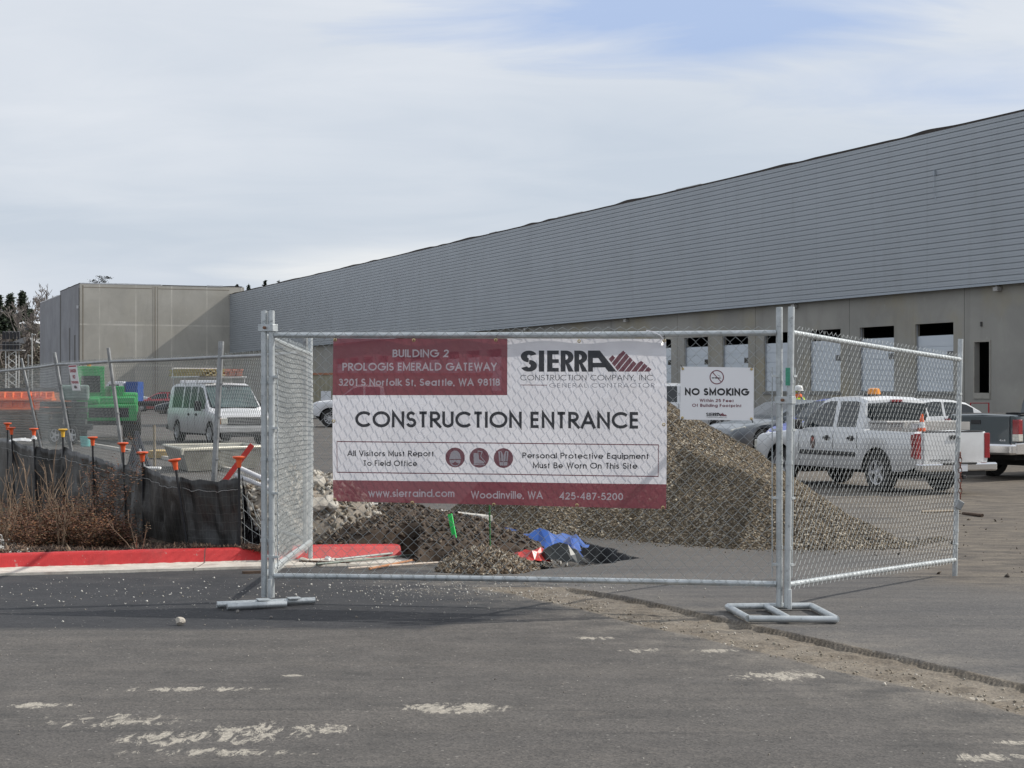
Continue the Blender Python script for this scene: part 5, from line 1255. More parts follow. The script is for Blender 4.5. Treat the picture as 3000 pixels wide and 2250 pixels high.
for sd in (1, -1):
    q = M(); q.box((-1.30, sd*.90, 1.05), (.14, .16, .46)); q.build('taillight', TLM, du, bevel=.015); q = M(); q.box((-1.305, sd*.905, .90), (.145, .165, .15)); q.build('reverse_lens', HLM, du, bevel=.01)
bx(du, 'tailgate', DG, (-1.36, 0, 1.05), (.05, 1.5, .60), .015); bx(du, 'rear_bumper', CHR, (-1.46, 0, .66), (.26, 1.94, .24), .05)
for sd in (1, -1): bx(du, 'bumper_corner', CHR, (-1.27, sd*.955, .67), (.32, .05, .24), .02); bx(du, 'fuel_door' if sd > 0 else 'side_lamp', DG, (.72, sd*.983, 1.14), (.17, .012, .16), .003)
bx(du, 'tailgate_handle', BLK, (-1.39, .12, 1.22), (.02, .26, .09), .01)
font_on(lambda x, z, off: Vector((-1.388-off, -x, z)), '4x4', .50, .66, .82, .05, mat('badge', (.6, .6, .6), .3, .5), du, .01, .002)
bx(du, 'bed_rail_cap', BLK, (-.13, .93, 1.385), (2.3, .07, .02), .004); bx(du, 'bed_rail_cap', BLK, (-.13, -.93, 1.385), (2.3, .07, .02), .004)

# --- generic sedan builder ---
def sedan(label, loc, head, col, pname, sc_=1.0, r=.33, spokes=10, cat='car', hlight=True, name='parked_car', glassm=None, dirt=.5, tall=0):
    P = paint(pname, col, dirt)
    z_ = tall
    e, ys, wv, fb = vehicle(name, label, cat, loc, head, 1.84, -1.0, 3.85, 2.80, r,
        [(-1.0, .72+z_), (-.95, .93+z_), (-.5, .99+z_), (.1, .98+z_), (2.2, .93+z_*.9), (2.55, .91+z_*.9), (3.3, .80+z_*.8), (3.7, .68+z_*.7), (3.85, .55+z_*.5)],
        [(-1.0, .5), (-.62, .98+z_), (.05, 1.36+z_*1.5), (.5, 1.44+z_*1.7), (1.1, 1.46+z_*1.8), (1.6, 1.40+z_*1.7), (2.52, .93+z_), (3.8, .4)],
        [(-.15, .78), (.86, 2.2)], P, sill=.20, ws=(1.62, 2.48), rw=(-.55, .08), tum=.30, seams=((.82, .30, .95+z_), (2.12, .30, .92+z_), (-.02, .5, .95+z_)), handles=((.62, .80+z_), (1.1, .79+z_)), spokes=spokes, archr=1.10, nose=.12, wd=.22, glassm=glassm)
    for sd in (1, -1):
        q = M(); q.add([(3.80, sd*.60, .60), (3.78, sd*.60, .70), (3.40, sd*.86, .80), (3.42, sd*.875, .66), (3.86, sd*.58, .60), (3.60, sd*.80, .60)], [(0, 1, 2, 3)]) if False else q.box((3.56, sd*.735, .675+z_*.6), (.44, .17, .115), Matrix.Rotation(R(-24*sd), 3, 'Z') @ Matrix.Rotation(R(14), 3, 'Y'))
        q.build('headlight', HLM, e, bevel=.03); bx(e, 'taillight', TLM, (-.955, sd*.70, .84+z_), (.09, .34, .15), .02)
        q = M(); q.box((2.12, sd*1.0, .98+z_), (.14, .18, .13)); q.build('side_mirror', P, e, bevel=.03)
    bx(e, 'grille', BLK, (3.80, 0, .50), (.10, .85, .14), .02); bx(e, 'front_plate', mat('plate', (.62, .64, .68), .5), (3.875, 0, .40), (.01, .3, .12), .002)
    return e
# silver grey sedan: left front wheel seen at u 2242 v 1327
sedan('grey sedan parked with its nose behind the gravel pile', (9.0, 49.1), R(208), (.15, .17, .19), 'grey_paint', r=.345, spokes=7)
sedan('bright blue car parked between the grey sedan and the white pickup', (9.63, 46.3), R(228), (.03, .06, .36), 'blue_paint', tall=.05)
sedan('white car seen above the bed of the white pickup', (13.1, 50.6), R(196), (.66, .67, .68), 'white_car_paint', tall=.0, name='parked_car')
# white pickup / suv whose cab top shows beside the no smoking sign
e, ys, wv, fb = vehicle('parked_suv', 'white utility vehicle half hidden by the no smoking sign', 'suv', (4.4, 62), R(-6), 1.95, -1.1, 4.3, 3.2, .40,
    [(-1.1, 1.2), (2.6, 1.2), (2.9, 1.18), (3.9, 1.05), (4.2, .95), (4.3, .75)], [(-1.1, 1.25), (-1.0, 1.85), (.0, 1.9), (1.8, 1.88), (2.1, 1.84), (2.85, 1.2), (4.3, .5)],
    [(-.8, .6), (.7, 1.6), (1.7, 2.75)], WP, sill=.42, ws=(2.12, 2.8), tum=.18, spokes=6, nose=.07, seams=((1.65, .5, 1.2), (2.72, .5, 1.18)))
for sd in (1, -1): bx(e, 'side_mirror', BLK, (2.55, sd*1.08, 1.28), (.14, .2, .24), .03)
bx(e, 'roof_bin', mat('roof_black', (.03, .03, .03), .6), (.3, 0, 1.98), (1.6, 1.0, .1), .03)
# red sedan + dark + silver far left
sedan('red sedan far back in the yard with silver window line', (-25.5, 131), R(184), (.40, .012, .03), 'red_paint', r=.34, spokes=10, dirt=.2)
sedan('black sedan nose beside the rear of the white van', (-19.5, 112), R(188), (.02, .03, .04), 'black_paint', dirt=.2)
sedan('silver car behind the red sedan', (-30.2, 138), R(186), (.40, .42, .45), 'silver_paint', tall=.1, dirt=.2)
# white pickup left of the banner: front wheel u 959, v 1248
FW = paint('white_paint_clean', (.74, .75, .78), .35)
fx, fy = PX(959, 80), 80.0
e, ys, wv, fb = vehicle('pickup_truck', 'clean white pickup facing left, its front wheel just left of the banner', 'pickup truck', (fx+3.62, fy+1.6), R(187), 2.02, -1.3, 4.60, 3.68, .41,
    [(-1.3, 1.32), (1.0, 1.36), (1.05, 1.30), (2.9, 1.27), (3.2, 1.27), (4.2, 1.18), (4.5, 1.05), (4.6, .8)], [(-1.3, 1), (.98, 1), (1.05, 1.36), (1.15, 1.88), (1.4, 1.95), (2.3, 1.95), (2.55, 1.88), (3.3, 1.27), (4.5, .5)],
    [(1.3, 2.0), (2.1, 3.1)], FW, bed=(-1.2, .98, .8), sill=.50, ws=(2.6, 3.25), tum=.22, spokes=11, archr=1.2, nose=.07, wd=.28, seams=((1.15, .55, 1.3), (2.05, .5, 1.3), (3.15, .5, 1.25)))
for sd in (1, -1):
    bx(e, 'headlight', HLM, (4.40, sd*.84, .98), (.36, .22, .24), .03); bx(e, 'marker_light', AMB, (4.25, sd*.985, .98), (.10, .03, .16), .005); bx(e, 'side_mirror', BLK, (2.85, sd*1.12, 1.36), (.14, .24, .22), .03)
bx(e, 'front_bumper', CHR, (4.62, 0, .62), (.22, 1.9, .24), .05); bx(e, 'grille', CHR, (4.58, 0, .95), (.08, 1.3, .3), .02)

# --- white van ---
VP = paint('van_paint', (.62, .63, .65), .95, .1)
vh = R(-61); fc = Vector((PX(716, 57), 57.2, 0)); hv2 = Vector((math.cos(vh), math.sin(vh), 0)); ax = fc-hv2*4.35
van, ys, wv, fb = vehicle('work_van', 'white work van with amber corner lights and roof rack behind the left fence', 'van', (ax.x, ax.y), vh, 2.0, -1.1, 4.36, 3.5, .37,
    [(-1.1, 1.12), (-1.0, 1.16), (3.0, 1.16), (3.35, 1.14), (4.1, 1.05), (4.28, .98), (4.36, .8)],
    [(-1.1, 1.3), (-1.06, 1.6), (-.95, 1.97), (-.5, 2.05), (2.2, 2.05), (2.55, 1.98), (3.4, 1.16), (4.3, .5)],
    [(-.6, .5), (.62, 1.25), (1.36, 2.0), (2.12, 2.98)], VP, sill=.36, ws=(2.57, 3.36), tum=.14, spokes=8, archr=1.18, nose=.06, wd=.24, seams=((1.28, .45, 1.95), (2.06, .45, 1.95), (3.05, .45, 1.14)), handles=((1.4, 1.0), (2.2, 1.0)), glassm=GLL)
bx(van, 'windshield', mat('van_windshield', (.055, .085, .085), .07, var=.5, vscale=2.5, spec=.8), (2.985, 0, 1.60), (.012, 1.62, .98), .003, Matrix.Rotation(R(-46.5), 3, 'Y'))
bx(van, 'grille', BLK, (4.37, 0, .80), (.06, 1.28, .26), .01)
q = M(); [q.box((4.405, 0, .72+k_*.05), (.01, 1.2, .014)) for k_ in range(4)]; q.build('grille_bars', mat('grille_grey', (.3, .3, .3), .4), van)
for sd in (1, -1):
    bx(van, 'headlight', HLM, (4.37, sd*.74, .80), (.06, .26, .20), .02); bx(van, 'marker_light', AMB, (4.32, sd*.925, .80), (.13, .10, .22), .02); bx(van, 'side_mirror', BLK, (2.75, sd*1.12, 1.30), (.14, .24, .34), .03)
bx(van, 'front_bumper', mat('bumper_grey', (.42, .42, .42), .4, .3), (4.42, 0, .52), (.18, 1.95, .2), .03); bx(van, 'air_dam', BLK, (4.35, 0, .36), (.1, 1.7, .14)); bx(van, 'rear_bumper', BLK, (-1.18, 0, .52), (.2, 1.9, .18), .02)
q = M()
for x_ in (-.7, .6, 1.9):
    q.tube([(x_, -.86, 2.02), (x_, -.86, 2.30), (x_, .86, 2.30), (x_, .86, 2.02)], .028, 6)
for sd in (1, -1): q.tube([(-.9, sd*.86, 2.30), (2.1, sd*.86, 2.30)], .028, 6)
q.tube([(-.8, -.86, 2.62), (-.8, .86, 2.62)], .02, 5); q.tube([(-.8, -.86, 2.3), (-.8, -.86, 2.62)], .02, 5); q.tube([(-.8, .86, 2.3), (-.8, .86, 2.62)], .02, 5)
q.build('roof_rack', mat('rack_white', (.6, .6, .6), .5), van)
# loads on the rack
lb = empty('lumber_bundle', van.location, vh, 'yellowish planks stacked on the roof rack of the white van', 'lumber', ); q = M()
for k_ in range(4):
    for j_ in range(7): q.box((.5+.06*((k_*7+j_*3) % 5), -.80+j_*.115, 2.36+k_*.062), (3.6, .105, .052))
q.build('planks', mat('pine_planks', (.40, .32, .16), .8, var=.35, vscale=6), lb)
rb = empty('scaffold_planks', van.location, vh, 'reddish steel beams lying beside the planks on the van rack', 'beams'); q = M()
for k_ in range(3):
    for j_ in range(5): q.box((.3+.05*((k_+j_*2) % 4), .16+j_*.14, 2.37+k_*.085), (3.3, .10, .07))
q.build('beams', mat('red_steel', (.38, .14, .09), .7, var=.3, vscale=6), rb)
# white service truck showing behind the van (boxy body)
sv = empty('service_truck', (PX(590, 84), 84, float(gz(0, 84))), R(-80), 'white boxy service truck partly hidden behind the white van', 'truck'); q = M(); q.box2(-2.4, 1.2, -1.0, 1.0, 1.0, 2.15); q.build('box_body', VP, sv, bevel=.03)
q = M(); q.box2(1.25, 3.0, -.95, .95, .6, 1.9); q.build('cab', VP, sv, bevel=.12); q = M(); q.box2(2.2, 3.02, -.85, .85, 1.25, 1.75); q.build('windshield', GLS, sv, bevel=.02); q = M(); q.box2(-2.4, 3, -.5, .5, .5, .98); q.build('chassis', UND, sv)
for xw in (-1.4, 2.2):
    for sd in (1, -1): wheel(sv, xw, sd*.86, .42, .26, sd, 6)
# cab-over truck with blue load, far back
ct = empty('flatbed_truck', (-27.75, 122, -.13), R(180), 'small white cab truck with blue crate load in front of the concrete block', 'truck')
# cab faces left: local +x is the front
q = M(); prf = [(0, .55), (1.35, .55), (1.5, .75), (1.48, 1.35), (1.15, 2.18), (.98, 2.26), (0, 2.26)]; off_ = -3.0+3.2
q.add([(x-.2, s_*.95, z) for s_ in (1, -1) for x, z in prf], [tuple(range(7)), tuple(range(13, 6, -1))]+[(k_, (k_+1) % 7, 7+(k_+1) % 7, 7+k_) for k_ in range(7)]); q.build('cab', FW, ct, bevel=.05)
for sd in (1, -1): q = M(); q.add([(x, sd*.966, z) for x, z in ((.15, 1.4), (1.05, 1.4), (.82, 2.05), (.15, 2.05))], [(0, 1, 2, 3)]); q.build('window', GLS, ct)
q = M(); q.add([(1.292, -.8, 1.42), (1.292, .8, 1.42), (1.0, .8, 2.12), (1.0, -.8, 2.12)], [(0, 1, 2, 3)]); q.build('windshield', GLS, ct)
q = M(); q.box2(-4.2, -.3, -1, 1, .70, .86); q.box2(-4.2, .9, -.4, .4, .5, .7); q.build('flat_bed', BLK, ct)
q = M(); [q.tube([(x_, -1, .86), (x_, -1, 1.5)], .03, 5) for x_ in (-2.6, -3.1, -3.6, -4.1)]; q.tube([(-2.3, -1, 1.5), (-4.15, -1, 1.5)], .03, 5); q.build('stake_rail', BLK, ct)
for xw in (.75, -2.9):
    for sd in (1, -1): wheel(ct, xw, sd*.85, .40, .24, sd, 6)
bc = empty('blue_crates', (-27.75, 122, -.13), R(180), 'deep blue ribbed crates loaded on the small white truck', 'crates'); q = M(); q.box2(-1.2, -.35, -.95, .95, .865, 2.25)
for k_ in range(4): q.box2(-1.15+k_*.22, -1.07+k_*.22, -.98, .98, .9, 2.2)
q.build('crate', mat('blue_plastic', (.02, .08, .32), .5, var=.3), bc)

# --- green telehandler ---
GR = mat('machine_green', (.035, .36, .10), .45, var=.2, coat=.3); GRD = mat('machine_green_dark', (.015, .13, .06), .6, var=.3)
th = empty('telehandler', (PX(274, 62), 63.8, float(gz(-15, 62))), R(106), 'bright green telehandler with black tyres behind the leaning fence', 'telehandler')
q = M(); q.box2(-2.4, 1.9, -.75, .75, .75, 1.25); q.box2(-2.6, -1.5, -1.0, 1.0, .72, 1.32); q.box2(-2.55, -1.9, -.95, .95, 1.32, 1.60); q.build('chassis', GR, th, bevel=.05)
q = M(); q.box2(-2.6, -1.6, .3, 1.02, 1.321, 1.55); q.build('engine_cover', GR, th, bevel=.06)
q = M()
for (x_, y_) in ((-.9, .25), (.45, .25), (-.9, .98), (.45, .98)): q.box2(x_-.05, x_+.05, y_-.05, y_+.05, 1.25, 2.55)
q.box2(-1.0, .55, .2, 1.03, 2.55, 2.66); q.box2(-.95, .5, .2, 1.03, 1.25, 1.55); q.box2(-1.5, -1.15, .1, 1.05, 1.3, 2.7); q.build('cab_frame', GR, th, bevel=.02)
q = M(); q.box2(-.86, .41, .27, .97, 1.56, 2.54); q.build('cab_glass', GLS, th)
q = M(); q.box2(-2.5, 2.2, -.55, -.10, 1.50, 1.98); q.box2(2.2, 3.2, -.50, -.15, 1.45, 1.85); q.box2(3.0, 3.25, -.55, -.1, .7, 1.9); q.build('boom', GR, th, bevel=.03)
q = M(); q.box2(3.25, 3.33, -1.0, .6, .45, 1.5); q.box2(3.3, 4.4, -.7, -.58, .45, .52); q.box2(3.3, 4.4, .1, .22, .45, .52); q.build('fork_carriage', BLK, th)
q = M(); q.box2(-2.35, -1.2, -1.05, -.5, 1.0, 1.75); q.build('counterweight', GR, th, bevel=.08)
q = M(); q.box2(-1.53, -1.505, .25, .92, 1.75, 2.35); q.build('rear_grille', BLK, th); q = M(); q.box2(-2.63, -2.605, -.7, .7, .85, 1.2); q.build('cooling_grille', BLK, th)
for xw in (-1.55, 1.35):
    for sd in (1, -1): wheel(th, xw, sd*.95, .62, .44, sd, 6, .5)
q = M(); [q.box2(xw-.7, xw+.7, sd*1.0-.2, sd*1.0+.2, 1.27, 1.31) for xw in (1.35,) for sd in (1, -1)]; q.build('fender', GR, th)
q = M(); q.lathe([(.08, 2.67), (.08, 2.8), (.03, 2.85)], 10, c=(-.2, .6, 0)); q.build('beacon', AMB, th)
q = M(); q.lathe([(.02, -.05), (.11, 0), (.02, .05)], 10, 'y', c=(-.95, 1.22, 1.85)); q.build('mirror', mat('white_mirror', (.85, .85, .85), .3), th)
# darker second machine / trailer in front of it
tr2 = empty('equipment_trailer', (PX(186, 58), 58, float(gz(-15, 58))), R(12), 'dark grey loaded trailer standing left of the green telehandler', 'trailer')
q = M(); q.box2(-1.3, 1.6, -.8, .8, .55, .75); q.build('deck', BLK, tr2)
q = M(); rdm = random.Random(4)
for k_ in range(16): 
    z_ = .76+(k_//4)*.22; x_ = -1.0+(k_ % 4)*.66; q.box((x_+rdm.uniform(-.05, .05), rdm.uniform(-.1, .1), z_+.1), (.6, 1.3, .19), Matrix.Rotation(rdm.uniform(-.06, .06), 3, 'Z'))
q.build('cargo', mat('grey_cargo', (.045, .052, .052), .8, var=.5, vscale=3), tr2)
q = M(); q.box2(-.2, 1.4, -.5, .6, 1.66, 2.25); q.build('tank', mat('grey_green', (.16, .22, .20), .6, var=.3), tr2, bevel=.1)
for xw in (-.4, .5):
    for sd in (1, -1): wheel(tr2, xw, sd*.92, .38, .22, sd, 5)
tr2.scale = (.60, .9, .9)
# orange barriers on a pile of planks
def zgr(x, y): return float(gz(x, y))
lp = empty('lumber_pile', (PX(62, 64), 64, zgr(-18, 64)), R(-6), 'weathered brown planks piled under the orange barriers', 'lumber'); q = M(); rdm = random.Random(9)
for k_ in range(11): 
    for j_ in range(3): q.box((rdm.uniform(-.06, .06), -.5+j_*.5, .06+k_*.095), (2.2, .44, .06), Matrix.Rotation(rdm.uniform(-.02, .02), 3, 'Z'))
q.build('planks', mat('weathered_planks', (.17, .12, .09), .9, var=.5, vscale=4), lp)
OR = mat('barrier_orange', (.90, .19, .06), .5, var=.12, vscale=2)
for k_, (dx, dz, sc_, lab) in enumerate([(-.1, 0, 1.25, 'lowest long orange plastic barrier on the plank pile'), (-.45, .34, .95, 'upper left orange plastic barrier on the plank pile'), (.75, .34, .62, 'short upper right orange plastic barrier on the plank pile')]):
    ob = empty('plastic_barrier', (lp.location.x+dx*.9, 64.1, lp.location.z+1.09+dz), R(-6), lab, 'barrier', 'orange plastic barriers'); q = M(); L_ = .85*sc_
    pr_ = [(-.28, 0), (-.26, .06), (-.14, .12), (-.10, .30), (-.07, .335), (.07, .335), (.10, .30), (.14, .12), (.26, .06), (.28, 0)]
    q.add([(s_*L_, y, z) for s_ in (-1, 1) for y, z in pr_], [tuple(range(10)), tuple(range(19, 9, -1))]+[(i, (i+1) % 10, 10+(i+1) % 10, 10+i) for i in range(10)]); q.build('shell', OR, ob, bevel=.01)
    q = M(); [q.box((x_*L_, -.20, .2), (.03, .2, .2)) for x_ in (-.6, -.2, .2, .6)]; q.build('rib', OR, ob)
# ================================================================== GRAVEL PILE
PK = (1.7, 22.3)
def pile_h(x, y):
    x = np.asarray(x, float); y = np.asarray(y, float)
    g_ = gz(x, y); wob = .10*vnoise(x*.9+3, y*.9)+.045*vnoise(x*2.4, y*2.4)
    def cone_(cx, cy, h, rx, ry, rxr=None, yc=0):
        dx = x-cx; rr = np.where(dx > 0, rxr or rx, rx)
        d = np.sqrt((dx/rr)**2+((y-cy)/ry)**2)+wob*.5
        t = np.clip(1-d, -1, 1); return h*(np.where(t > .88, .88+(t-.88)-((t-.88)**2)/.24*1.0, t))
    a = cone_(1.62, 23.2, 2.0, 2.75, 2.9, 3.05)
    dl = .85*(x-1.49)+.52*(y-20.0)+wob*.8
    PL = .66*dl; PR = .86-.44*(x-2.63)+.01*(y-20.45)+wob*.6+.02*vnoise(x*5, y*5); PB = 1.25-.62*(y-22.7); PF = .62*(y-18.55-.10*(x-2.9)**2)+wob*.4; PX_ = .64*(x+.55)
    b = np.minimum(np.minimum(np.minimum(PL, PR), np.minimum(PB, PF)), PX_)
    dn = .66*(.80*(x-.9)+.60*(y-20.55)+wob)          # a second, lower slump of the same face
    c = np.minimum(np.minimum(dn, .62-.40*(x-1.6)), np.minimum(.60-.5*(y-21.6), .6*(x+.2)))
    h = np.maximum(np.maximum(a, b), c*.0-1)
    h = h+.018*fbm(x*5, y*5, 3)*(h > .05)
    tail = .035*np.exp(-(((x-3.6)/1.2)**2+((y-19.0)/.8)**2))
    return g_+np.maximum(h, 0)+tail*(h < .03)*0-.03*(h <= 0)
xs = np.arange(-2.6, 5.8, .045); ys_ = np.arange(17.4, 27.0, .045)
Xg, Yg = np.meshgrid(xs, ys_); Zg = pile_h(Xg, Yg); nx, ny = len(xs), len(ys_)
idx = np.arange(nx*ny).reshape(ny, nx); Fa = np.stack([idx[:-1, :-1], idx[:-1, 1:], idx[1:, 1:], idx[1:, :-1]], -1).reshape(-1, 4)
above = (Zg > gz(Xg, Yg)+.0).ravel(); Fa = Fa[above[Fa].any(1)]
V = np.stack([Xg, Yg, Zg], -1).reshape(-1, 3); us = np.unique(Fa); rm = -np.ones(len(V), int); rm[us] = np.arange(len(us)); V = V[us]; Fa = rm[Fa]
def gcol(n):
    return np.array([(.070, .051, .031), (.115, .087, .053), (.175, .135, .084), (.26, .21, .138), (.40, .34, .245)])[rng.choice(5, n, p=[.26, .34, .22, .12, .06])]*rng.uniform(.8, 1.2, (n, 1))
pile = empty('gravel_pile', (PK[0], PK[1], float(gz(*PK))), 0, 'large brown pea gravel pile behind the fence, reaching from banner to pickups', 'gravel pile')
po = np.array(pile.location[:])
MPG = bpy.data.materials.new('pea_gravel'); MPG.use_nodes = True; t = NT(MPG.node_tree); p = t.n['Principled BSDF']; co = t.node('ShaderNodeTexCoord').outputs['Object']
vo = t.node('ShaderNodeTexVoronoi'); vo.inputs['Scale'].default_value = 42; t.l.new(co, vo.inputs['Vector']); sp_ = t.sep(vo.outputs['Color'])
c_ = t.mix(t.ramp(sp_[0], .1, .7), (.040, .029, .018), (.14, .105, .064)); c_ = t.mix(t.ramp(sp_[1], .78, .92), c_, (.36, .32, .25)); t.l.new(c_, p.inputs['Base Color']); p.inputs['Roughness'].default_value = .85
t.l.new(t.bump(vo.outputs['Distance'], 1.0, .02), p.inputs['Normal'])
fastmesh('heap', V-po, Fa, MPG, pile, smooth=True)
n = 100000; px = rng.uniform(-1.4, 5.2, n); py = rng.uniform(17.9, 24.4, n); hz_ = pile_h(px, py); g_ = gz(px, py); rel = hz_-g_
keep = (rel > .0); px, py, hz_ = px[keep], py[keep], hz_[keep]; n = len(px)
tone_ = (1+.38*fbm(px*.9+py*.3, py*.9, 3)).clip(.55, 1.5)
V, Fc, C_ = pebble_arrays(np.c_[px, py, hz_+.003], .005+.012*rng.uniform(0, 1, n)**1.6+.012*(rng.uniform(0, 1, n) > .97), gcol(n)*tone_[:, None], (1, .8, .55))
o = fastmesh('loose_stones', V-po, Fc, attr_mat('stone_attr', .8), pile, colors=C_); o['kind'] = 'stuff'
# stones that rolled off round the foot of the pile
n = 2600; a = rng.uniform(0, 1, n); px = rng.uniform(-1.2, 5.2, n); py = np.interp(px, [-1.2, -.3, 1.49, 2.93, 4.28, 5.2], [23.4, 22.6, 19.9, 18.6, 19.0, 20.5])-rng.exponential(.2, n)+.15; 
V, Fc, C_ = pebble_arrays(np.c_[px, py, ground_h(px, py)+.006], rng.uniform(.006, .017, n), gcol(n))
o = fastmesh('stray_gravel', V, Fc, attr_mat('stone_attr'), colors=C_); meta(o, 'stray gravel around the foot of the pile', None, None, 'stuff')

# ================================================================== SOIL MOUND, CHIP HEAP, RUBBLE
def mound(name, cx, cy, rx, ry, h, m, lab, cat, rough=.05, nchips=3000, ccols=None, csize=(.01, .03), step=.035, aniso=(1, .7, .5), pw=1.0, seed=0):
    xs = np.arange(cx-rx*1.25, cx+rx*1.25, step); ys2 = np.arange(cy-ry*1.25, cy+ry*1.25, step)
    def hf(x, y):
        d = np.sqrt(((x-cx)/rx)**2+((y-cy)/ry)**2)+.26*vnoise(x*1.6+seed, y*1.6)+(.26 if name == 'chip_heap' else .14)*vnoise(x*4+seed, y*4)
        if name == 'soil_mound': d = d+2.0*(1-smooth01((y-(kerb_y(x)+.18))/.25))*(x < -.93)
        return gz(x, y)+h*np.clip(1-d, 0, 1)**pw*1.1+rough*fbm(x*4+seed, y*4, 5)*np.clip((1-d)*4, 0, 1)-.03*(d > 1)
    Xg, Yg = np.meshgrid(xs, ys2); Zg = hf(Xg, Yg); idx = np.arange(Xg.size).reshape(Xg.shape)
    Fa = np.stack([idx[:-1, :-1], idx[:-1, 1:], idx[1:, 1:], idx[1:, :-1]], -1).reshape(-1, 4); ab = (Zg > gz(Xg, Yg)-.02).ravel(); Fa = Fa[ab[Fa].any(1)]
    V = np.stack([Xg, Yg, Zg], -1).reshape(-1, 3); us = np.unique(Fa); rm = -np.ones(len(V), int); rm[us] = np.arange(len(us))
    e = empty(name, (cx, cy, float(gz(cx, cy))), 0, lab, cat); o_ = np.array(e.location[:]); fastmesh('heap', V[us]-o_, rm[Fa], m, e, smooth=False)
    px = rng.uniform(cx-rx*1.15, cx+rx*1.15, nchips); py = rng.uniform(cy-ry*1.15, cy+ry*1.15, nchips); hz_ = hf(px, py); k_ = hz_ > gz(px, py)-.01; px, py, hz_ = px[k_], py[k_], hz_[k_]; n = len(px)
    cc = np.array(ccols)[rng.integers(0, len(ccols), n)]*rng.uniform(.7, 1.3, (n, 1))
    V, Fc, C_ = pebble_arrays(np.c_[px, py, hz_+.004], rng.uniform(*csize, n), cc, aniso); o2 = fastmesh('loose_bits', V-o_, Fc, attr_mat('soil_attr', .9), e, colors=C_); o2['kind'] = 'stuff'; return e, hf
msoil = mat('dark_soil', (.052, .036, .024), .95, var=.5, vscale=6, bump=.9, bscale=30); mchip = mat('pale_chip_soil', (.10, .072, .046), .95, var=.5, vscale=9, bump=.9, bscale=40)
_, soil_hf = mound('soil_mound', -1.15, 18.3, 1.35, 2.4, .40, msoil, 'dark brown soil mound behind the end of the red kerb', 'soil mound', .07, 9000, [(.05, .034, .022), (.03, .02, .014), (.09, .06, .04), (.16, .125, .09), (.06, .042, .028)], (.012, .04), pw=.6)
_, chip_hf = mound('chip_heap', -.26, 16.1, .44, .75, .17, mchip, 'small pale heap of chips and grit left of the blue tarp', 'grit heap', .03, 8000, [(.19, .14, .09), (.11, .075, .045), (.30, .24, .17), (.42, .38, .31), (.07, .046, .028), (.05, .035, .022)], (.008, .026), .025, (1.5, .5, .3), .9, 5)
mrub = mat('broken_concrete', (.42, .39, .34), .9, var=.3, vscale=6, bump=.8, bscale=22)
def rock(name, c, r, m, lab, cat, grp=None, seed=0, sq=(1, .8, .7), sub=3, rough=.22):
    bm = bmesh.new(); bmesh.ops.create_icosphere(bm, subdivisions=sub, radius=1); rd = random.Random(seed)
    pl = [(Vector((rd.gauss(0, 1), rd.gauss(0, 1), rd.gauss(0, 1))).normalized(), rd.uniform(.55, .85)) for _ in range(11)]
    for v_ in bm.verts:
        d = v_.co.copy()
        for nn, dd in pl:
            k_ = d.dot(nn)
            if k_ > dd: d -= nn*(k_-dd)*.92
        nz = float(vnoise(v_.co.x*3+seed, v_.co.y*3+v_.co.z*2))*rough*.4; d *= 1+nz; v_.co = Vector((d.x*sq[0]*r, d.y*sq[1]*r, d.z*sq[2]*r))
    me = bpy.data.meshes.new(name); bm.to_mesh(me); bm.free(); me.materials.append(m); o = bpy.data.objects.new(name, me); link(o); o.location = c; o.rotation_euler = (rd.uniform(-.4, .4), rd.uniform(-.4, .4), rd.uniform(0, 6)); return meta(o, lab, cat, grp)
# rubble behind the silt fence
e, _ = mound('rubble_heap', -2.35, 18.1, 1.25, .95, .78, mat('rubble_soil', (.23, .20, .165), .95, var=.4, vscale=7, bump=.9, bscale=30), 'pale rubble heap behind the near end of the silt fence', 'rubble', .07, 4200, [(.38, .35, .3), (.22, .18, .14), (.14, .11, .08), (.48, .45, .4), (.28, .25, .2)], (.015, .055), .04, pw=.55, seed=9)
RB = [((918, 1415), 17.9, .17, 'largest pale concrete chunk, under the top of the rubble beside the banner'), ((952, 1420), 18.0, .15, 'tan concrete chunk touching the lower left corner of the banner'), ((968, 1475), 17.5, .13, 'squarish concrete chunk resting on the soil below the banner corner'), ((930, 1480), 17.4, .12, 'concrete chunk at the foot of the rubble by the gate panel'),
      ((905, 1392), 18.1, .10, 'small concrete chunk on top of the rubble behind the gate panel'), ((862, 1440), 17.7, .16, 'concrete chunk seen through the short gate panel'), ((738, 1470), 17.6, .12, 'concrete chunk just left of the left gate post')]
for k_, ((u, v_), y, r_, lab) in enumerate(RB):
    p_ = Vector((PX(u, y), y, EYE-(v_-HZ)*y/F)); rock('concrete_chunk', p_, r_, mrub, lab, 'concrete chunk', 'broken concrete chunks', 30+k_)
# crushed pale rock round the mouth of the hole
n = 2600; cr_ = gpg(1480, 1580); px = rng.normal(cr_.x, .30, n); py = rng.normal(cr_.y, .8, n); 
cc = np.array([(.42, .39, .34), (.28, .25, .21), (.5, .48, .44), (.18, .16, .13)])[rng.integers(0, 4, n)]; V, Fc, C_ = pebble_arrays(np.c_[px, py, ground_h(px, py)+.01], rng.uniform(.008, .034, n), cc)
o = fastmesh('crushed_rock', V, Fc, attr_mat('stone_attr'), colors=C_); meta(o, 'crushed pale rock around the broken asphalt hole', None, None, 'stuff')

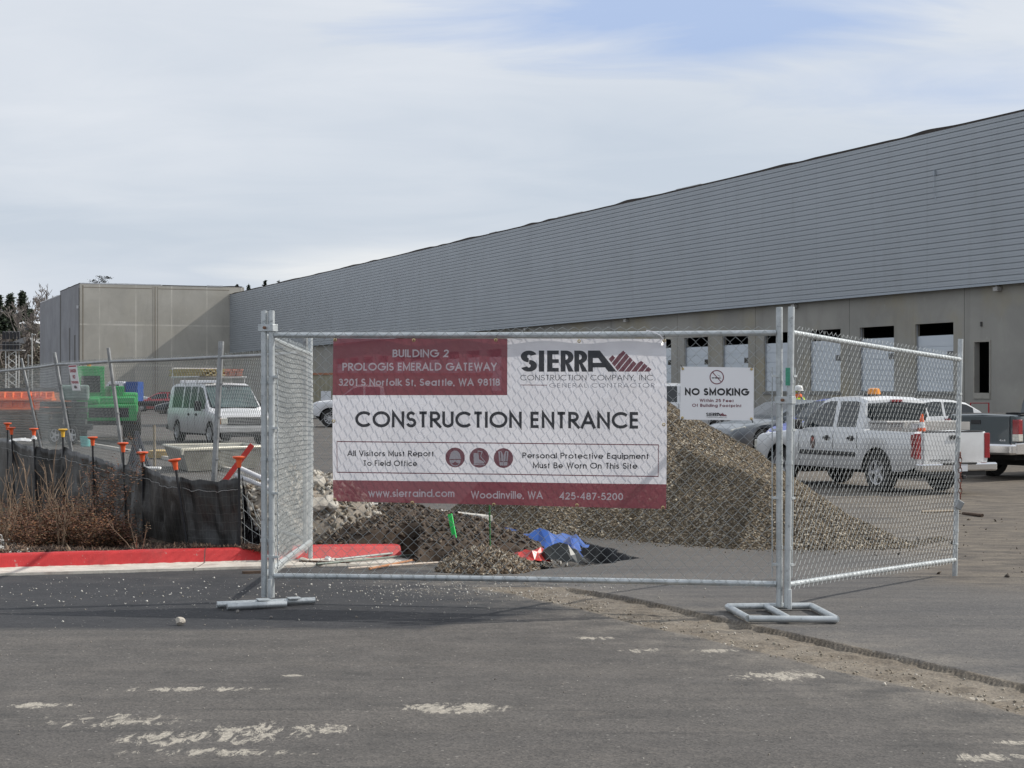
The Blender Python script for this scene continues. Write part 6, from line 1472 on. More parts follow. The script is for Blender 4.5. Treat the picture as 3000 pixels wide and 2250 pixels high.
# ================================================================== SCATTERED STONES ON THE ASPHALT
def scatter(name, lab, n, fx, fy, s0, s1, cols, pw=2.5, an=(1, .8, .6)):
    px = fx(n); py = fy(n, px); sz = s0+(s1-s0)*rng.uniform(0, 1, n)**pw; cc = np.array(cols)[rng.integers(0, len(cols), n)]*rng.uniform(.75, 1.2, (n, 1))
    V, Fc, C_ = pebble_arrays(np.c_[px, py, ground_h(px, py)+sz*.3], sz, cc, an); o = fastmesh(name, V, Fc, attr_mat('stone_attr'), colors=C_); meta(o, lab, None, None, 'stuff'); return o
pale = [(.55, .53, .48), (.42, .40, .36), (.62, .60, .56), (.32, .29, .25)]
scatter('scattered_stones', 'small pale stones scattered over the new asphalt by the left post', 620, lambda n: rng.normal(-2.3, 1.5, n), lambda n, x: rng.normal(13.3, .75, n).clip(11.3, 14.5), .002, .014, pale)
scatter('scattered_stones', 'small stones along the dirt strip in front of the gate', 1200, lambda n: rng.uniform(0, 3.6, n), lambda n, x: 13.2-(x+rng.normal(-.18, .12, n)*1.2)/.5*1.0, .002, .014, [(.42, .38, .31), (.28, .24, .19), (.5, .46, .4), (.2, .17, .13)])
scatter('scattered_stones', 'grit spread on the asphalt below the middle of the gate', 1100, lambda n: rng.normal(-.3, .6, n), lambda n, x: rng.normal(13.6, .55, n).clip(12.2, 15), .002, .012, pale)
scatter('scattered_stones', 'sparse grit on the old asphalt in the foreground', 700, lambda n: rng.uniform(-3.2, 3.2, n), lambda n, x: rng.uniform(7.0, 12.3, n), .0015, .007, [(.45, .42, .37), (.3, .27, .23), (.2, .18, .16)])
scatter('mud_clods', 'dark mud clods on the dirty asphalt at the right', 190, lambda n: rng.uniform(3.6, 7.5, n), lambda n, x: 14.5+rng.uniform(0, 1, n)*9+(x-4)*.8, .005, .035, [(.05, .036, .026), (.09, .065, .045)], 4, (1.4, 1, .3))
p_ = gp(527, 1832, 0); rock('rock', (p_.x, p_.y, .028), .034, mat('pale_rock', (.46, .42, .36), .85, var=.2, bump=.6, bscale=60), 'lone fist-sized pale rock on the asphalt left of the gate foot', 'rock', None, 3, (1.1, .9, .85))
for k_, (u, v_, r_, lab) in enumerate([(1450, 1991, .008, 'tiny dark stone lying alone on the open foreground asphalt'), (795, 1811, .014, 'rounded grey stone lying in front of the left gate foot'), (696, 1795, .018, 'dark stone lying under the left end of the pipe foot')]):
    p_ = gp(u, v_); rock('rock', (p_.x, p_.y, r_*.6), r_, mat('grey_rock', (.20, .185, .17), .85), lab, 'rock', None, 40+k_, sub=2)
# sticks, laths and bars
def bar(name, a, b, r, m, lab, cat, flat=None, seg=6, bend=0.0):
    a, b = Vector(a), Vector(b); q = M(); c = (a+b)/2
    if flat:
        d = (b-a); L_ = d.length; rot = d.to_track_quat('X', 'Z').to_matrix(); q.box((0, 0, 0), (L_, flat[0], flat[1]), rot)
    else: q.tube([(a-c).lerp(b-c, k_/seg)+Vector((0, 0, bend*math.sin(math.pi*k_/seg))) for k_ in range(seg+1)], r, 7)
    o = q.build(name, m, None, smooth=not flat); o.location = c; return meta(o, lab, cat)
def gq(zx_, zy_, dz=.02): p_ = gpg(700+zx_/1.844, 900+zy_/1.844); p_.z += dz; return p_
bar('metal_bar', gq(420, 1405, .03), gq(1090, 1352, .05), .012, mat('green_grey_bar', (.11, .13, .11), .5, .3), 'dark grey green bar on top of the bundle by the kerb end', 'bar')
bar('metal_bar', gq(520, 1392, .05), gq(880, 1362, .07), .012, mat('grey_bar', (.26, .27, .26), .5, .3), 'light grey bar lying across the bar bundle beside the kerb', 'bar')
bar('copper_pipe', gq(705, 1425, .02), gq(1010, 1380, .05), .011, mat('rusty_orange', (.40, .18, .08), .7), 'rusty orange rod in the bundle by the kerb end', 'rod')
bar('white_rod', gq(590, 1422, .02), gq(1125, 1393, .03), .010, mat('tan_rod', (.50, .42, .35), .7), 'pale tan rod nearest the fence in the bar bundle', 'rod')
bar('lumber_scrap', gq(330, 1385, .02), gq(600, 1395, .02), 0, mat('dark_wood', (.10, .065, .045), .9, var=.4, vscale=9), 'dark wood strip under the bar bundle', 'wood scrap', (.05, .025))
bar('lumber_scrap', gq(20, 1440, .01), gq(140, 1437, .01), 0, mat('dark_wood', (.10, .065, .045), .9), 'dark wood piece beside the foot of the left gate post', 'wood scrap', (.05, .025))
rock('concrete_chunk', gq(352, 1385, .03), .05, mrub, 'small brick-like chunk on the gutter behind the gate panel', 'concrete chunk', None, 71, (1.4, .8, .6)); rock('concrete_chunk', gq(480, 1378, .03), .045, mat('white_scrap', (.66, .66, .66), .7), 'white plastic-looking scrap on the gutter', 'scrap', None, 72, (1.1, .8, .8))
def pz_(u, v_, y): return Vector((PX(u, y), y, EYE-(v_-HZ)*y/F))
neon = mat('neon_green_paint', (.03, .62, .12), .6, var=.1); 
bar('survey_lath', pz_(1337, 1603, 16.9), pz_(1318, 1506, 16.95), 0, neon, 'wide bright green survey lath leaning in the soil', 'survey lath', (.012, .05))
bar('survey_stake', pz_(1436, 1600, 17.2), pz_(1434, 1478, 17.2), .008, mat('dull_green_stake', (.03, .16, .04), .7), 'thin dull green stake right of the bright green lath', 'stake')
bar('survey_lath', pz_(650, 1420, 17.9), pz_(739, 1303, 17.9), 0, mat('red_lath', (.62, .05, .04), .6), 'red orange lath leaning behind the last mushroom cap', 'survey lath', (.012, .055))
bar('twig', pz_(985, 1480, 17.6), pz_(1052, 1492, 17.4), .006, mat('pale_twig', (.5, .42, .32), .8), 'pale broken twig on the soil under the banner corner', 'twig')
for k_, (a, b, lab) in enumerate([((704, 1372), (792, 1412), 'upper white ribbed pipe on the rubble left of the gate post'), ((690, 1392), (800, 1436), 'lower white ribbed pipe on the rubble left of the gate post')]):
    A_, B_ = pz_(*a, 17.5), pz_(*b, 17.3); q = M(); N = 44; c_ = (A_+B_)/2; q.tube([(A_-c_).lerp(B_-c_, i/N) for i in range(N+1)], [.020 if i % 2 else .026 for i in range(N+1)], 10); o = q.build('corrugated_pipe', mat('white_pipe', (.68, .68, .70), .5), None, smooth=True); o.location = c_; meta(o, lab, 'pipe', 'ribbed drain pipes')
p_ = gpg(2822, 1508); p2 = gpg(2878, 1516); p_.z += .02; p2.z += .03; bar('driftwood_stick', p_, p2, .025, mat('dark_wood', (.10, .065, .045)), 'dark stick lying in the mud right of the far gate post', 'stick')
p_ = gpg(2700, 1503); p2 = gpg(2812, 1500); p_.z += .02; p2.z += .02; bar('driftwood_stick', p_, p2, .02, mat('pale_stick', (.33, .27, .2), .9), 'thin pale stick seen through the far end of the right panel', 'stick')

# ================================================================== BLUE TARP AND BAG
def crumple(name, c, sx, sy, h, m, lab, cat, seed, nx=15, ny=10, rz=0, par=None, edge=.3):
    rd = random.Random(seed); q = M(); vs = []
    for j in range(ny+1):
        for i in range(nx+1):
            a, b = i/nx*2-1, j/ny*2-1; f_ = max(0, 1-(abs(a)**2.5+abs(b)**2.5)*.8)
            z = h*f_*(.45+.75*abs(float(vnoise(a*2.6+seed, b*2.6))))+rd.uniform(-.02, .03)*h*3
            vs.append((a*sx*(1+rd.uniform(-.08, .08))+rd.uniform(-.015, .015), b*sy*(1+rd.uniform(-.12, .12)), z))
    fs = []
    for j in range(ny):
        for i in range(nx):
            a = j*(nx+1)+i; fs += [(a, a+1, a+nx+2), (a, a+nx+2, a+nx+1)] if rd.random() < .5 else [(a, a+1, a+nx+1), (a+1, a+nx+2, a+nx+1)]
    q.add(vs, fs); o = q.build(name, m, par); o.location = c; o.rotation_euler = (0, 0, rz); 
    if par is None: meta(o, lab, cat)
    return o
BT = mat('blue_tarp', (.018, .085, .34), .35, var=.15, vscale=5, coat=.2)
tq = gpg(1575, 1612); tp = empty('blue_tarp', (tq.x, tq.y, float(gz(tq.x, tq.y))-.02), 0, 'crumpled bright blue tarp lying in the broken asphalt hole', 'tarp')
crumple('tarp_sheet', (.10, .10, .02), .40, .44, .27, BT, '', '', 3, 9, 7, -.2, tp); crumple('tarp_fold', (-.36, .72, .08), .12, .38, .16, BT, '', '', 8, 6, 8, .5, tp); crumple('tarp_fold', (.36, -.12, -.02), .10, .22, .24, mat('blue_tarp_dark', (.02, .07, .30), .35), '', '', 12, 5, 5, .1, tp)
tq = gpg(1560, 1636); bg_ = empty('plastic_bag', (tq.x, tq.y, float(gz(tq.x, tq.y))-.05), 0, 'red and black plastic bag half under the blue tarp', 'bag')
crumple('red_side', (-.02, -.03, .03), .19, .20, .16, mat('red_plastic', (.55, .04, .03), .4), '', '', 21, 7, 5, .3, bg_); crumple('black_side', (.26, -.06, .03), .24, .16, .20, mat('black_plastic', (.018, .02, .018), .3), '', '', 22, 7, 5, -.3, bg_)

# ================================================================== SILT FENCE
ST = [((700, 1337), (702, 1603), 16.15, 1401, 0), ((511, 1345), (551, 1600), 16.35, 1396, 0), ((417, 1324), (420, 1530), 17.8, 1369, 0), ((360, 1297), (368, 1500), 19.0, 1360, 0), ((271, 1280), (275, 1470), 20.6, 1336, 0), ((184, 1257), (187, 1440), 22.4, 1311, 1), ((99, 1255), (104, 1420), 23.0, 1308, 0), ((33, 1252), (40, 1400), 24.6, 1290, 0), ((22, 1239), (23, 1390), 26.0, 1283, 0), ((-60, 1230), (-58, 1370), 29.0, 1270, 0)]
capO = mat('cap_orange', (.80, .12, .035), .45, var=.08); capY = mat('cap_yellow', (.85, .50, .06), .45); stk = mat('black_stake', (.016, .017, .02), .55)
labs = ['orange mushroom cap on the black stake nearest the left gate post', 'orange cap on a slanting black stake, second from the gate post', 'orange cap on a black stake beside the black and white cone', 'orange cap on the stake in front of the leaning post pair', 'orange cap on the tall stake beside the turquoise bucket',
        'only yellow mushroom cap, on a stake before the leaning fence', 'orange cap on a stake with white string tied below it', 'orange capped stake second from the left picture edge, slightly tilted', 'smallest orange capped stake, nearest the left picture edge', 'black stake beyond the left picture edge']
tops = []
for k_, ((cu, cv), (bu, bv), y, fv, yl) in enumerate(ST):
    C0 = pz_(cu, cv, y); xb = PX(bu, y); zb_ = float(gz(xb, y))+.05; zz0 = EYE-(bv-HZ)*y/F
    dirx = (xb-C0.x)/(C0.z-zz0) if C0.z != zz0 else 0; base = Vector((C0.x+dirx*(C0.z-zb_), y, zb_-.05))
    e = empty('capped_stake', base, 0, labs[k_], 'capped stake', 'stakes of the silt fence'); q = M(); T_ = C0-base
    q.tube([(0, 0, 0), T_*.97], .0125, 8); q.build('stake', stk, e, smooth=True)
    q = M(); d = T_.normalized(); s0 = T_-d*.105
    pts = [(.021, 0), (.026, .055), (.030, .075), (.055, .088), (.062, .094), (.062, .104), (.05, .108), (.0, .110)]
    vs = []; up = Matrix.Rotation(math.atan2(d.x, d.z), 3, 'Y')
    for r_, h_ in pts:
        for a_ in range(14): vs.append(s0+up @ Vector((r_*math.cos(a_*math.tau/14), r_*math.sin(a_*math.tau/14), h_)))
    q.add(vs, [(i*14+j, i*14+(j+1) % 14, (i+1)*14+(j+1) % 14, (i+1)*14+j) for i in range(len(pts)-1) for j in range(14)]+[tuple(range(14))]); q.build('cap', capY if yl else capO, e, smooth=True)
    zt_f = EYE-(fv-HZ)*y/F; tx = C0.x+dirx*(C0.z-zt_f); tops.append((Vector((tx, y, zt_f)), Vector((base.x, y, zb_))))
sf = empty('silt_fence', tops[0][1], 0, 'sagging black silt fence fabric strung between the capped stakes', 'silt fence'); so_ = tops[0][1]
MFB = bpy.data.materials.new('silt_fabric'); MFB.use_nodes = True; t = NT(MFB.node_tree); p = t.n['Principled BSDF']; co = t.node('ShaderNodeTexCoord').outputs['Object']
c_ = t.mix(t.ramp(t.noise(co, 3, 5, .6), .3, .7), (.016, .016, .016), (.044, .043, .041)); uvn = t.node('ShaderNodeTexCoord').outputs['UV']; s3 = t.sep(uvn)
ln = t.math('MAXIMUM', t.math('GREATER_THAN', t.math('FRACT', t.math('MULTIPLY', s3[0], 16)), .95), t.math('GREATER_THAN', t.math('FRACT', t.math('MULTIPLY', s3[1], 9)), .955))
c_ = t.mix(t.math('MULTIPLY', ln, .4), c_, (.15, .15, .14)); t.l.new(c_, p.inputs['Base Color']); p.inputs['Roughness'].default_value = .42; t.l.new(t.bump(t.noise(t.scalev(co, (1, 1, .35)), 9, 4, .6), .6, .03), p.inputs['Normal'])
N = 26; Mz = 14; vs = []; uv = []; nc = 0; path = []
for k_ in range(len(tops)-1):
    (ta, ba), (tb_, bb_) = tops[k_], tops[k_+1]; 
    for i in range(N+(k_ == len(tops)-2)):
        s_ = i/N; sag = .035*math.sin(math.pi*s_)+.012*float(vnoise(nc*.4, 2)); T0 = ta.lerp(tb_, s_); B0_ = ba.lerp(bb_, s_); out = Vector(((bb_-ba).y, -(bb_-ba).x, 0)).normalized()
        for j in range(Mz+1):
            f_ = j/Mz; P_ = B0_.lerp(T0, f_); P_.z -= sag*f_+(.03 if j == 0 else 0)
            w_ = .06*math.sin(math.pi*s_)*(1-f_*.3)+.04*float(vnoise(nc*.35+k_*7, f_*2.5))+.018*float(vnoise(nc*.9, f_*9+4))
            P_ += out*(.022+w_*.8); vs.append(P_-so_); uv.append((nc/N*1.2, f_))
        nc += 1
fs = [(i*(Mz+1)+j, i*(Mz+1)+j+1, (i+1)*(Mz+1)+j+1, (i+1)*(Mz+1)+j) for i in range(nc-1) for j in range(Mz)]
q = M(); q.add(vs, fs); o = q.build('fabric', MFB, sf, smooth=True, angle=0); ul = o.data.uv_layers.new(name='u')
for lp_ in o.data.loops: ul.data[lp_.index].uv = uv[lp_.vertex_index]
so2 = o.modifiers.new('thick', 'SOLIDIFY'); so2.thickness = .003
q = M(); 
for i in range(0, nc-1): 
    a_ = Vector(vs[i*(Mz+1)+Mz-2]); b_ = Vector(vs[(i+1)*(Mz+1)+Mz-2]); off_ = Vector((-.014, -.012, -.004*math.sin(i))); q.tube([a_+off_, b_+off_], .0028, 4, caps=False)
q.build('string', mat('pale_string', (.36, .36, .35), .8), sf)
# crinkled loose end of the fabric towards the gate post
pl = empty('plastic_sheet', (PX(735, 16.3), 16.3, -.08), 0, 'crinkled shiny black plastic hanging beside the left gate post', 'plastic sheet')
q = M(); nx, ny = 12, 18; vs = []; rd = random.Random(6)
for j in range(ny+1):
    for i in range(nx+1):
        a, b = i/nx, j/ny; x_ = -.10+.02+a*(.10+.20*(1-b)**1.4); z_ = .80*b**1.0*(1-a*.75*b)+.04; vs.append((x_+rd.uniform(-.01, .01), -.02+.10*(1-b)*a+rd.uniform(-.035, .035), z_*1.0+rd.uniform(-.01, .01)))
q.add(vs, [f_ for j in range(ny) for i in range(nx) for f_ in ((j*(nx+1)+i, j*(nx+1)+i+1, (j+1)*(nx+1)+i+1), (j*(nx+1)+i, (j+1)*(nx+1)+i+1, (j+1)*(nx+1)+i))]); q.build('sheet', mat('shiny_black_plastic', (.025, .026, .028), .22, var=.2), pl)
q = M()
for i in range(7): x0_ = -.08+i*.05; q.tube([(x0_, -.06, .75-i*.09), (x0_+.03+.02*i, -.08, .4-i*.03), (x0_+.04+.03*i, -.10, .03)], .0022, 4)
for j in range(5): q.tube([(-.1, -.06, .68-j*.14), (.0, -.08, .58-j*.13), (.16+.03*j, -.09, .28-j*.05)], .0022, 4)
q.build('loose_wires', MWIRE, pl)

# ================================================================== SHRUBS IN THE BED
def shrub(x, y, h, n, lab, seed, kind, spread=.35):
    rd = random.Random(seed); z = float(bed_h(x, y)); e = empty('bare_shrub' if kind == 'bare' else 'low_shrub', (x, y, z-.02), 0, lab, 'shrub', 'shrubs in the planting bed'); q = M(); ends = []
    for i in range(n):
        a = rd.uniform(0, 6.28); r0 = rd.uniform(0, .06); p_ = Vector((math.cos(a)*r0, math.sin(a)*r0, 0)); d = Vector((math.cos(a)*spread*rd.uniform(.1, 1), math.sin(a)*spread*rd.uniform(.1, 1), 1)).normalized(); L_ = h*rd.uniform(.55, 1.05); pts = [p_]; k = 6
        for s_ in range(k):
            d = (d+Vector((rd.gauss(0, .10), rd.gauss(0, .10), .03))).normalized(); p_ = p_+d*L_/k; pts.append(p_)
            if s_ >= 1 and rd.random() < (.55 if kind == 'bare' else .9):
                dd = (d+Vector((rd.gauss(0, .5), rd.gauss(0, .5), .2))).normalized(); l2 = L_*rd.uniform(.12, .32); e2 = p_+dd*l2; q.tube([p_, p_+dd*l2*.5+Vector((0, 0, .01)), e2], [.0028, .0024, .0016], 4, caps=False); ends.append(e2); ends.append(p_.lerp(e2, .5))
        q.tube(pts, [.0058-.0006*i_ for i_ in range(len(pts))], 5, caps=False); ends += pts[2:]
    q.build('stems', mat('tan_stems', (.22, .155, .105), .85, var=.3) if kind == 'bare' else mat('brown_stems', (.12, .07, .05), .9), e)
    m_n = (70 if kind == 'bare' else 1700); P_ = np.array([tuple(rd.choice(ends)) for _ in range(m_n)])+rng.normal(0, .012 if kind == 'bare' else .045, (m_n, 3)); P_[:, 2] = np.abs(P_[:, 2])
    pal = np.array([(.30, .20, .12), (.2, .10, .06), (.36, .28, .2)]) if kind == 'bare' else np.array([(.17, .07, .045), (.11, .05, .032), (.20, .10, .055), (.09, .07, .035), (.24, .11, .045)])
    foliage('leaves', P_, rng.uniform(.004, .009, m_n) if kind == 'bare' else rng.uniform(.006, .016, m_n), pal[rng.integers(0, len(pal), m_n)]*rng.uniform(.7, 1.3, (m_n, 1)), e); return e
SB = [(20, 16.6, .80, 12, 'tallest bare shrub at the left picture edge'), (62, 17.0, .72, 9, 'bare shrub in front of the tilted orange capped stake'), (105, 16.8, .85, 10, 'bare upright shrub in front of the string-tied stake'), (150, 17.2, .80, 9, 'bare shrub below the yellow mushroom cap, left one'), (205, 16.5, .66, 10, 'bare shrub with pale forked stems left of mid-bed'),
      (238, 17.6, .62, 5, 'thin bare shrub leaning right before the black fabric'), (12, 15.9, .42, 8, 'short bare shrub low at the left edge near the kerb'), (178, 16.0, .50, 8, 'short bare shrub in the middle of the planting bed')]
for k_, (u, y, h, n, lab) in enumerate(SB): shrub(PX(u, y+.35), y+.35, h, n, lab, 50+k_, 'bare')
SL = [(325, 17.0, .95, 5, .10, 'tall thin reddish shrub standing before the black fabric'), (60, 15.7, .30, 16, 1.2, 'spreading rusty shrub near the left picture edge'), (140, 16.0, .34, 18, 1.2, 'spreading rusty shrub second from the left'), (215, 15.8, .30, 16, 1.3, 'spreading brown shrub in the middle of the bed'), (290, 16.1, .36, 18, 1.3, 'bushy brown shrub in front of the second stake from right'),
      (345, 15.9, .30, 16, 1.4, 'bushy reddish shrub near the tall thin shrub'), (110, 16.7, .40, 16, 1.1, 'brown shrub behind the rusty ones on the left'), (250, 16.9, .38, 16, 1.1, 'brown shrub close to the fabric in mid-bed'), (30, 17.3, .42, 14, 1.0, 'brown shrub far back at the left picture edge'), (185, 17.6, .40, 14, 1.0, 'small brown shrub far back in front of the yellow capped stake')]
for k_, (u, y, h, n, sp_, lab) in enumerate(SL): y2 = y+(.75 if k_ else .2); shrub(PX(u, y2), y2, h*(1.05 if k_ else 1), n, lab, 80+k_, 'leafy', sp_)
for k_, (u, y2, h, sp_, lab) in enumerate([(95, 16.2, .24, 1.5, 'flat reddish ground-hugging shrub near the kerb at left'), (265, 16.4, .26, 1.5, 'flat brown ground-hugging shrub in the right half of the bed'), (370, 16.5, .24, 1.4, 'small flat shrub before the black fabric, second from the bed end'), (170, 16.7, .30, 1.4, 'low dense rusty shrub at the centre of the bed')]):
    shrub(PX(u, y2), y2, h, 20, lab, 120+k_, 'leafy', sp_)
shrub(PX(402, 15.85), 15.85, .34, 4, 'sparse twiggy shrub with two pale sticks at the right end of the bed', 99, 'bare', .8)

# ================================================================== THINGS BEHIND THE LEFT FENCE
def tub():
    C_ = [gp(479, 1304, .2), gp(534, 1317, .2), gp(780, 1308, .2), gp(712, 1300, .2)]; c = sum(C_, Vector())/4; zg = float(gz(c.x, c.y))
    e = empty('metal_tub', (c.x, c.y, zg), 0, 'long open galvanised tub on the ground in front of the white van', 'tub'); q = M(); T_ = [Vector((p.x-c.x, p.y-c.y, .2-zg)) for p in C_]; B_ = [Vector((p.x*.82, p.y*.82, .02)) for p in T_]
    q.add(T_+B_, [(0, 1, 5, 4), (1, 2, 6, 5), (2, 3, 7, 6), (3, 0, 4, 7), (4, 5, 6, 7)]); o = q.build('body', mat('tub_steel', (.27, .265, .235), .5, .3, var=.25, vscale=3), e); s_ = o.modifiers.new('t', 'SOLIDIFY'); s_.thickness = .02
    q = M(); q.tube(T_+[T_[0]], .035, 6); q.build('rim', mat('pale_rim', (.52, .50, .42), .5, .2), e)
    q = M(); q.tube([T_[1]+Vector((0, 0, 0)), T_[1]+Vector((0, 0, -.12))], .04, 6); q.build('lug', mat('pale_rim', (.5, .5, .4)), e)
tub()
y = 56; e = empty('turquoise_bucket', (PX(251, y), y, float(gz(-13, y))), 0, 'turquoise bucket on the ground behind the silt fence', 'bucket'); zb_ = e.location.z
q = M(); q.lathe([(.145, 0), (.155, .03), (.185, .36), (.195, .37), (.195, .39), (.17, .39), (.16, .05)], 18); q.build('body', mat('turquoise_plastic', (.16, .52, .50), .5), e, smooth=True); q = M(); q.tube([(.19*math.cos(a), 0, .38+.10*math.sin(a)) for a in np.linspace(0, math.pi, 10)], .006, 5); q.build('handle', BLK, e); e.scale = (1, 1, .85)
y = 47; e = empty('plywood_stack', (PX(471, y), y, float(gz(-10, y))), R(4), 'yellow plywood sheets stacked left of the metal tub', 'plywood'); q = M()
for k_ in range(4): q.box((.02*k_, 0, .05+k_*.05), (.62, 1.2, .04))
q.build('sheets', mat('yellow_plywood', (.45, .32, .14), .8), e)
# folded black and white sign bag
y = 23.6; e = empty('folded_sign', (PX(412, y), y, float(gz(-5.5, y))), 0, 'folded black and white cone-shaped sign cover behind the fence', 'folded sign')
q = M(); zt_f = EYE-(1262-HZ)*y/F-e.location.z
rd = random.Random(2); ring = []
for j, (r_, h_) in enumerate([(.30, .0), (.27, .3), (.20, .65), (.10, .95), (.02, zt_f)]):
    ring.append([Vector((r_*(1+.25*math.cos(3*a))*math.cos(a)-.06*(h_/zt_f), r_*.7*(1+.25*math.cos(3*a))*math.sin(a), h_)) for a in np.linspace(0, math.tau, 19)[:-1]])
vs = [v_ for r_ in ring for v_ in r_]; q.add(vs, [(j*18+i, j*18+(i+1) % 18, (j+1)*18+(i+1) % 18, (j+1)*18+i) for j in range(4) for i in range(18)]); q.build('cover', mat('navy_black_cloth', (.022, .026, .04), .7), e)
q = M(); q.add([v_*1.06+Vector((.0, -.02, 0)) for v_ in (ring[0][14], ring[0][16], ring[1][16], ring[1][14], ring[2][16], ring[2][15], ring[3][16], ring[3][15])], [(0, 1, 2, 3), (3, 2, 4, 5), (5, 4, 6, 7)]); q.build('white_stripe', mat('white_cloth', (.75, .75, .74), .7), e)
y = 22.9; o = M().box((0, 0, 0), (.22, .12, .04)).build('white_bag', mat('white_cloth'), None, bevel=.02); o.location = pz_(448, 1372, y); meta(o, 'small crumpled white scrap on the fence line beside the folded sign', 'scrap')
bar('survey_stake', Vector((PX(455, 24), 24, -.25)), pz_(452, 1245, 24), .02, mat('post_wood', (.3, .25, .18), .9), 'short wooden stake behind the folded sign', 'stake')
o = crumple('white_litter', pz_(62, 1292, 25), .16, .05, .05, mat('white_cloth'), 'torn white plastic scraps hanging on the fabric at far left', 'litter', 31, 6, 3)
o = crumple('string_bunch', pz_(100, 1288, 22.96), .04, .03, .06, mat('white_cloth'), 'white string bunched below the string-tied orange cap', 'string', 32, 5, 3)
# red handrail by the doorway
rx_ = PX(2870, 70); e = empty('red_handrail', (rx_, 70, -.13), R(-12), 'red pipe frame standing below the narrow doorway at right', 'handrail'); q = M(); zt_h = EYE-(1181-HZ)*70/F+.13
q.tube([(-.36, 0, 0), (-.36, 0, zt_h), (.36, 0, zt_h), (.36, 0, 0)], .035, 6); q.tube([(-.36, 0, .6), (.36, 0, .6)], .025, 6); q.build('frame', mat('red_pipe', (.42, .02, .03), .5), e)
# shoes: chain and lock on the far gate post
e = empty('chain', Vector(mpr(3.67, .03, .9))+rightp.location, 0, 'rusty chain hanging on the far post of the right panel', 'chain'); q = M()
for k_ in range(9):
    zc = .22-k_*.045; q.tube([(math.cos(a)*.014*(k_ % 2), -.02+math.cos(a)*.014*((k_+1) % 2), zc+math.sin(a)*.028) for a in np.linspace(0, math.tau, 9)], .0045, 5, caps=False)
q.build('links', mat('rusty_chain', (.20, .08, .06), .7, .3), e); bx(e, 'padlock', MGV2, (-.01, -.03, -.22), (.06, .03, .08), .008, Matrix.Rotation(R(30), 3, 'Y'))

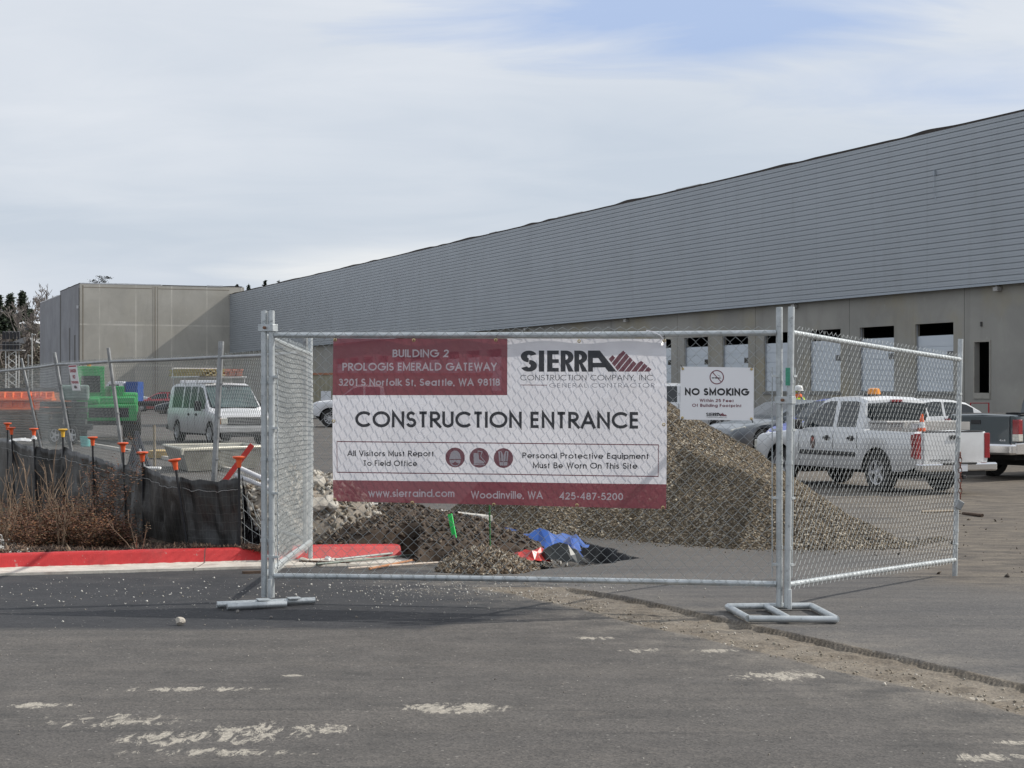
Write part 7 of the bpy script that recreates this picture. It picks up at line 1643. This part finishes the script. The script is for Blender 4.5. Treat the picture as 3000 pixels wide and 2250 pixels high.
# ================================================================== WORKER
def worker(x, y):
    zg = float(gz(x, y)); e = empty('person', (x, y, zg), R(200), 'person in hard hat, safety glasses and yellow vest standing behind the blue car', 'person')
    me = bpy.data.meshes.new('body'); 
    J = {'pel': (0, 0, .98), 'wst': (0, 0, 1.12), 'cst': (.01, 0, 1.34), 'nck': (.0, 0, 1.50), 'hd0': (.02, 0, 1.58), 'hd1': (.025, 0, 1.68), 'hd2': (.015, 0, 1.74)}
    R_ = {'pel': .155, 'wst': .145, 'cst': .165, 'nck': .058, 'hd0': .072, 'hd1': .088, 'hd2': .06}
    E_ = [('pel', 'wst'), ('wst', 'cst'), ('cst', 'nck'), ('nck', 'hd0'), ('hd0', 'hd1'), ('hd1', 'hd2')]
    for s_, nm in ((1, 'l'), (-1, 'r')):
        J.update({nm+'sh': (0, .19*s_, 1.42), nm+'el': (.02, .27*s_, 1.14), nm+'wr': (.16, .22*s_, .98), nm+'ha': (.22, .20*s_, .95), nm+'hp': (0, .10*s_, .92), nm+'kn': (.03, .12*s_, .50), nm+'an': (-.01, .13*s_, .10), nm+'to': (.16, .14*s_, .045)})
        R_.update({nm+'sh': .075, nm+'el': .052, nm+'wr': .034, nm+'ha': .036, nm+'hp': .10, nm+'kn': .068, nm+'an': .052, nm+'to': .045})
        E_ += [('cst', nm+'sh'), (nm+'sh', nm+'el'), (nm+'el', nm+'wr'), (nm+'wr', nm+'ha'), ('pel', nm+'hp'), (nm+'hp', nm+'kn'), (nm+'kn', nm+'an'), (nm+'an', nm+'to')]
    ks = list(J); me.from_pydata([J[k] for k in ks], [(ks.index(a), ks.index(b)) for a, b in E_], []); me.update(); o = bpy.data.objects.new('body', me); link(o, e)
    m = o.modifiers.new('skin', 'SKIN'); 
    for k, v_ in zip(ks, me.skin_vertices[0].data): v_.radius = (R_[k], R_[k]*(1.25 if k in ('cst', 'wst', 'pel') else 1)) ; v_.use_root = (k == 'pel')
    s2 = o.modifiers.new('sub', 'SUBSURF'); s2.levels = 1; s2.render_levels = 2
    mb = bpy.data.materials.new('skin_and_clothes'); mb.use_nodes = True; t = NT(mb.node_tree); z_ = t.sep(t.node('ShaderNodeTexCoord').outputs['Object'])[2]
    c_ = t.mix(t.math('GREATER_THAN', z_, 1.515), (.02, .022, .028), (.42, .24, .17)); t.l.new(c_, t.n['Principled BSDF'].inputs['Base Color']); me.materials.append(mb)
    q = M(); q.lathe([(.158, 1.700), (.150, 1.71), (.135, 1.72), (.132, 1.78), (.115, 1.83), (.07, 1.865), (.0, 1.875)], 20, c=(.01, 0, 0)); q.box((.13, 0, 1.708), (.10, .16, .012)); q.build('hard_hat', mat('white_hat', (.78, .78, .76), .35), e, smooth=True)
    V_ = mat('hi_vis_yellow', (.62, .80, .06), .6); q = M(); prof_ = [(1.08, .205, .235), (1.25, .21, .25), (1.38, .205, .25), (1.46, .15, .20)]
    for s_ in (1, -1):
        rr = [[Vector((dx*math.cos(a), s_*dy*math.sin(a), z_)) for a in np.linspace(.28, math.pi-.05, 12)] for z_, dx, dy in prof_]; vs = [v_ for r_ in rr for v_ in r_]; q.add(vs, [(j*12+i, j*12+i+1, (j+1)*12+i+1, (j+1)*12+i) for j in range(3) for i in range(11)])
        q.add([(.10, s_*.06, 1.50), (.10, s_*.14, 1.49), (-.10, s_*.15, 1.49), (-.10, s_*.07, 1.50)], [(0, 1, 2, 3)])
    o = q.build('vest', V_, e, smooth=True); sm_ = o.modifiers.new('t', 'SOLIDIFY'); sm_.thickness = .01
    q = M(); q.lathe([(.10, 1.47), (.115, 1.52), (.105, 1.575), (.09, 1.59)], 16, c=(.02, 0, 0)); q.build('neck_gaiter', mat('hi_vis_orange', (.80, .14, .03), .7), e, smooth=True)
    q = M(); q.box((.105, 0, 1.665), (.02, .15, .04)); q.tube([(.10, .075, 1.67), (.0, .095, 1.67)], .005, 5); q.tube([(.10, -.075, 1.67), (.0, -.095, 1.67)], .005, 5); q.build('safety_glasses', mat('yellow_glass', (.5, .6, .1), .15), e, bevel=.005)
    q = M(); q.add([(.135, 0, 1.635), (.10, .018, 1.625), (.10, -.018, 1.625), (.10, 0, 1.68)], [(0, 1, 2), (0, 3, 1), (0, 2, 3)]); q.build('nose', mat('skin_tone', (.42, .24, .17), .6), e)
    q = M(); 
    for s_ in (1, -1):
        for f_ in range(4): q.tube([(.235, s_*(.175+f_*.019), .945), (.265+.006*(f_ % 2), s_*(.172+f_*.019), .925), (.270, s_*(.170+f_*.019), .895)], .0085, 6)
        q.tube([(.21, s_*.175, .95), (.235, s_*.155, .93), (.255, s_*.15, .91)], .010, 6)
    q.build('fingers', mat('glove_black', (.03, .03, .03), .7), e); return e
worker(PX(2341, 53.5), 53.5)
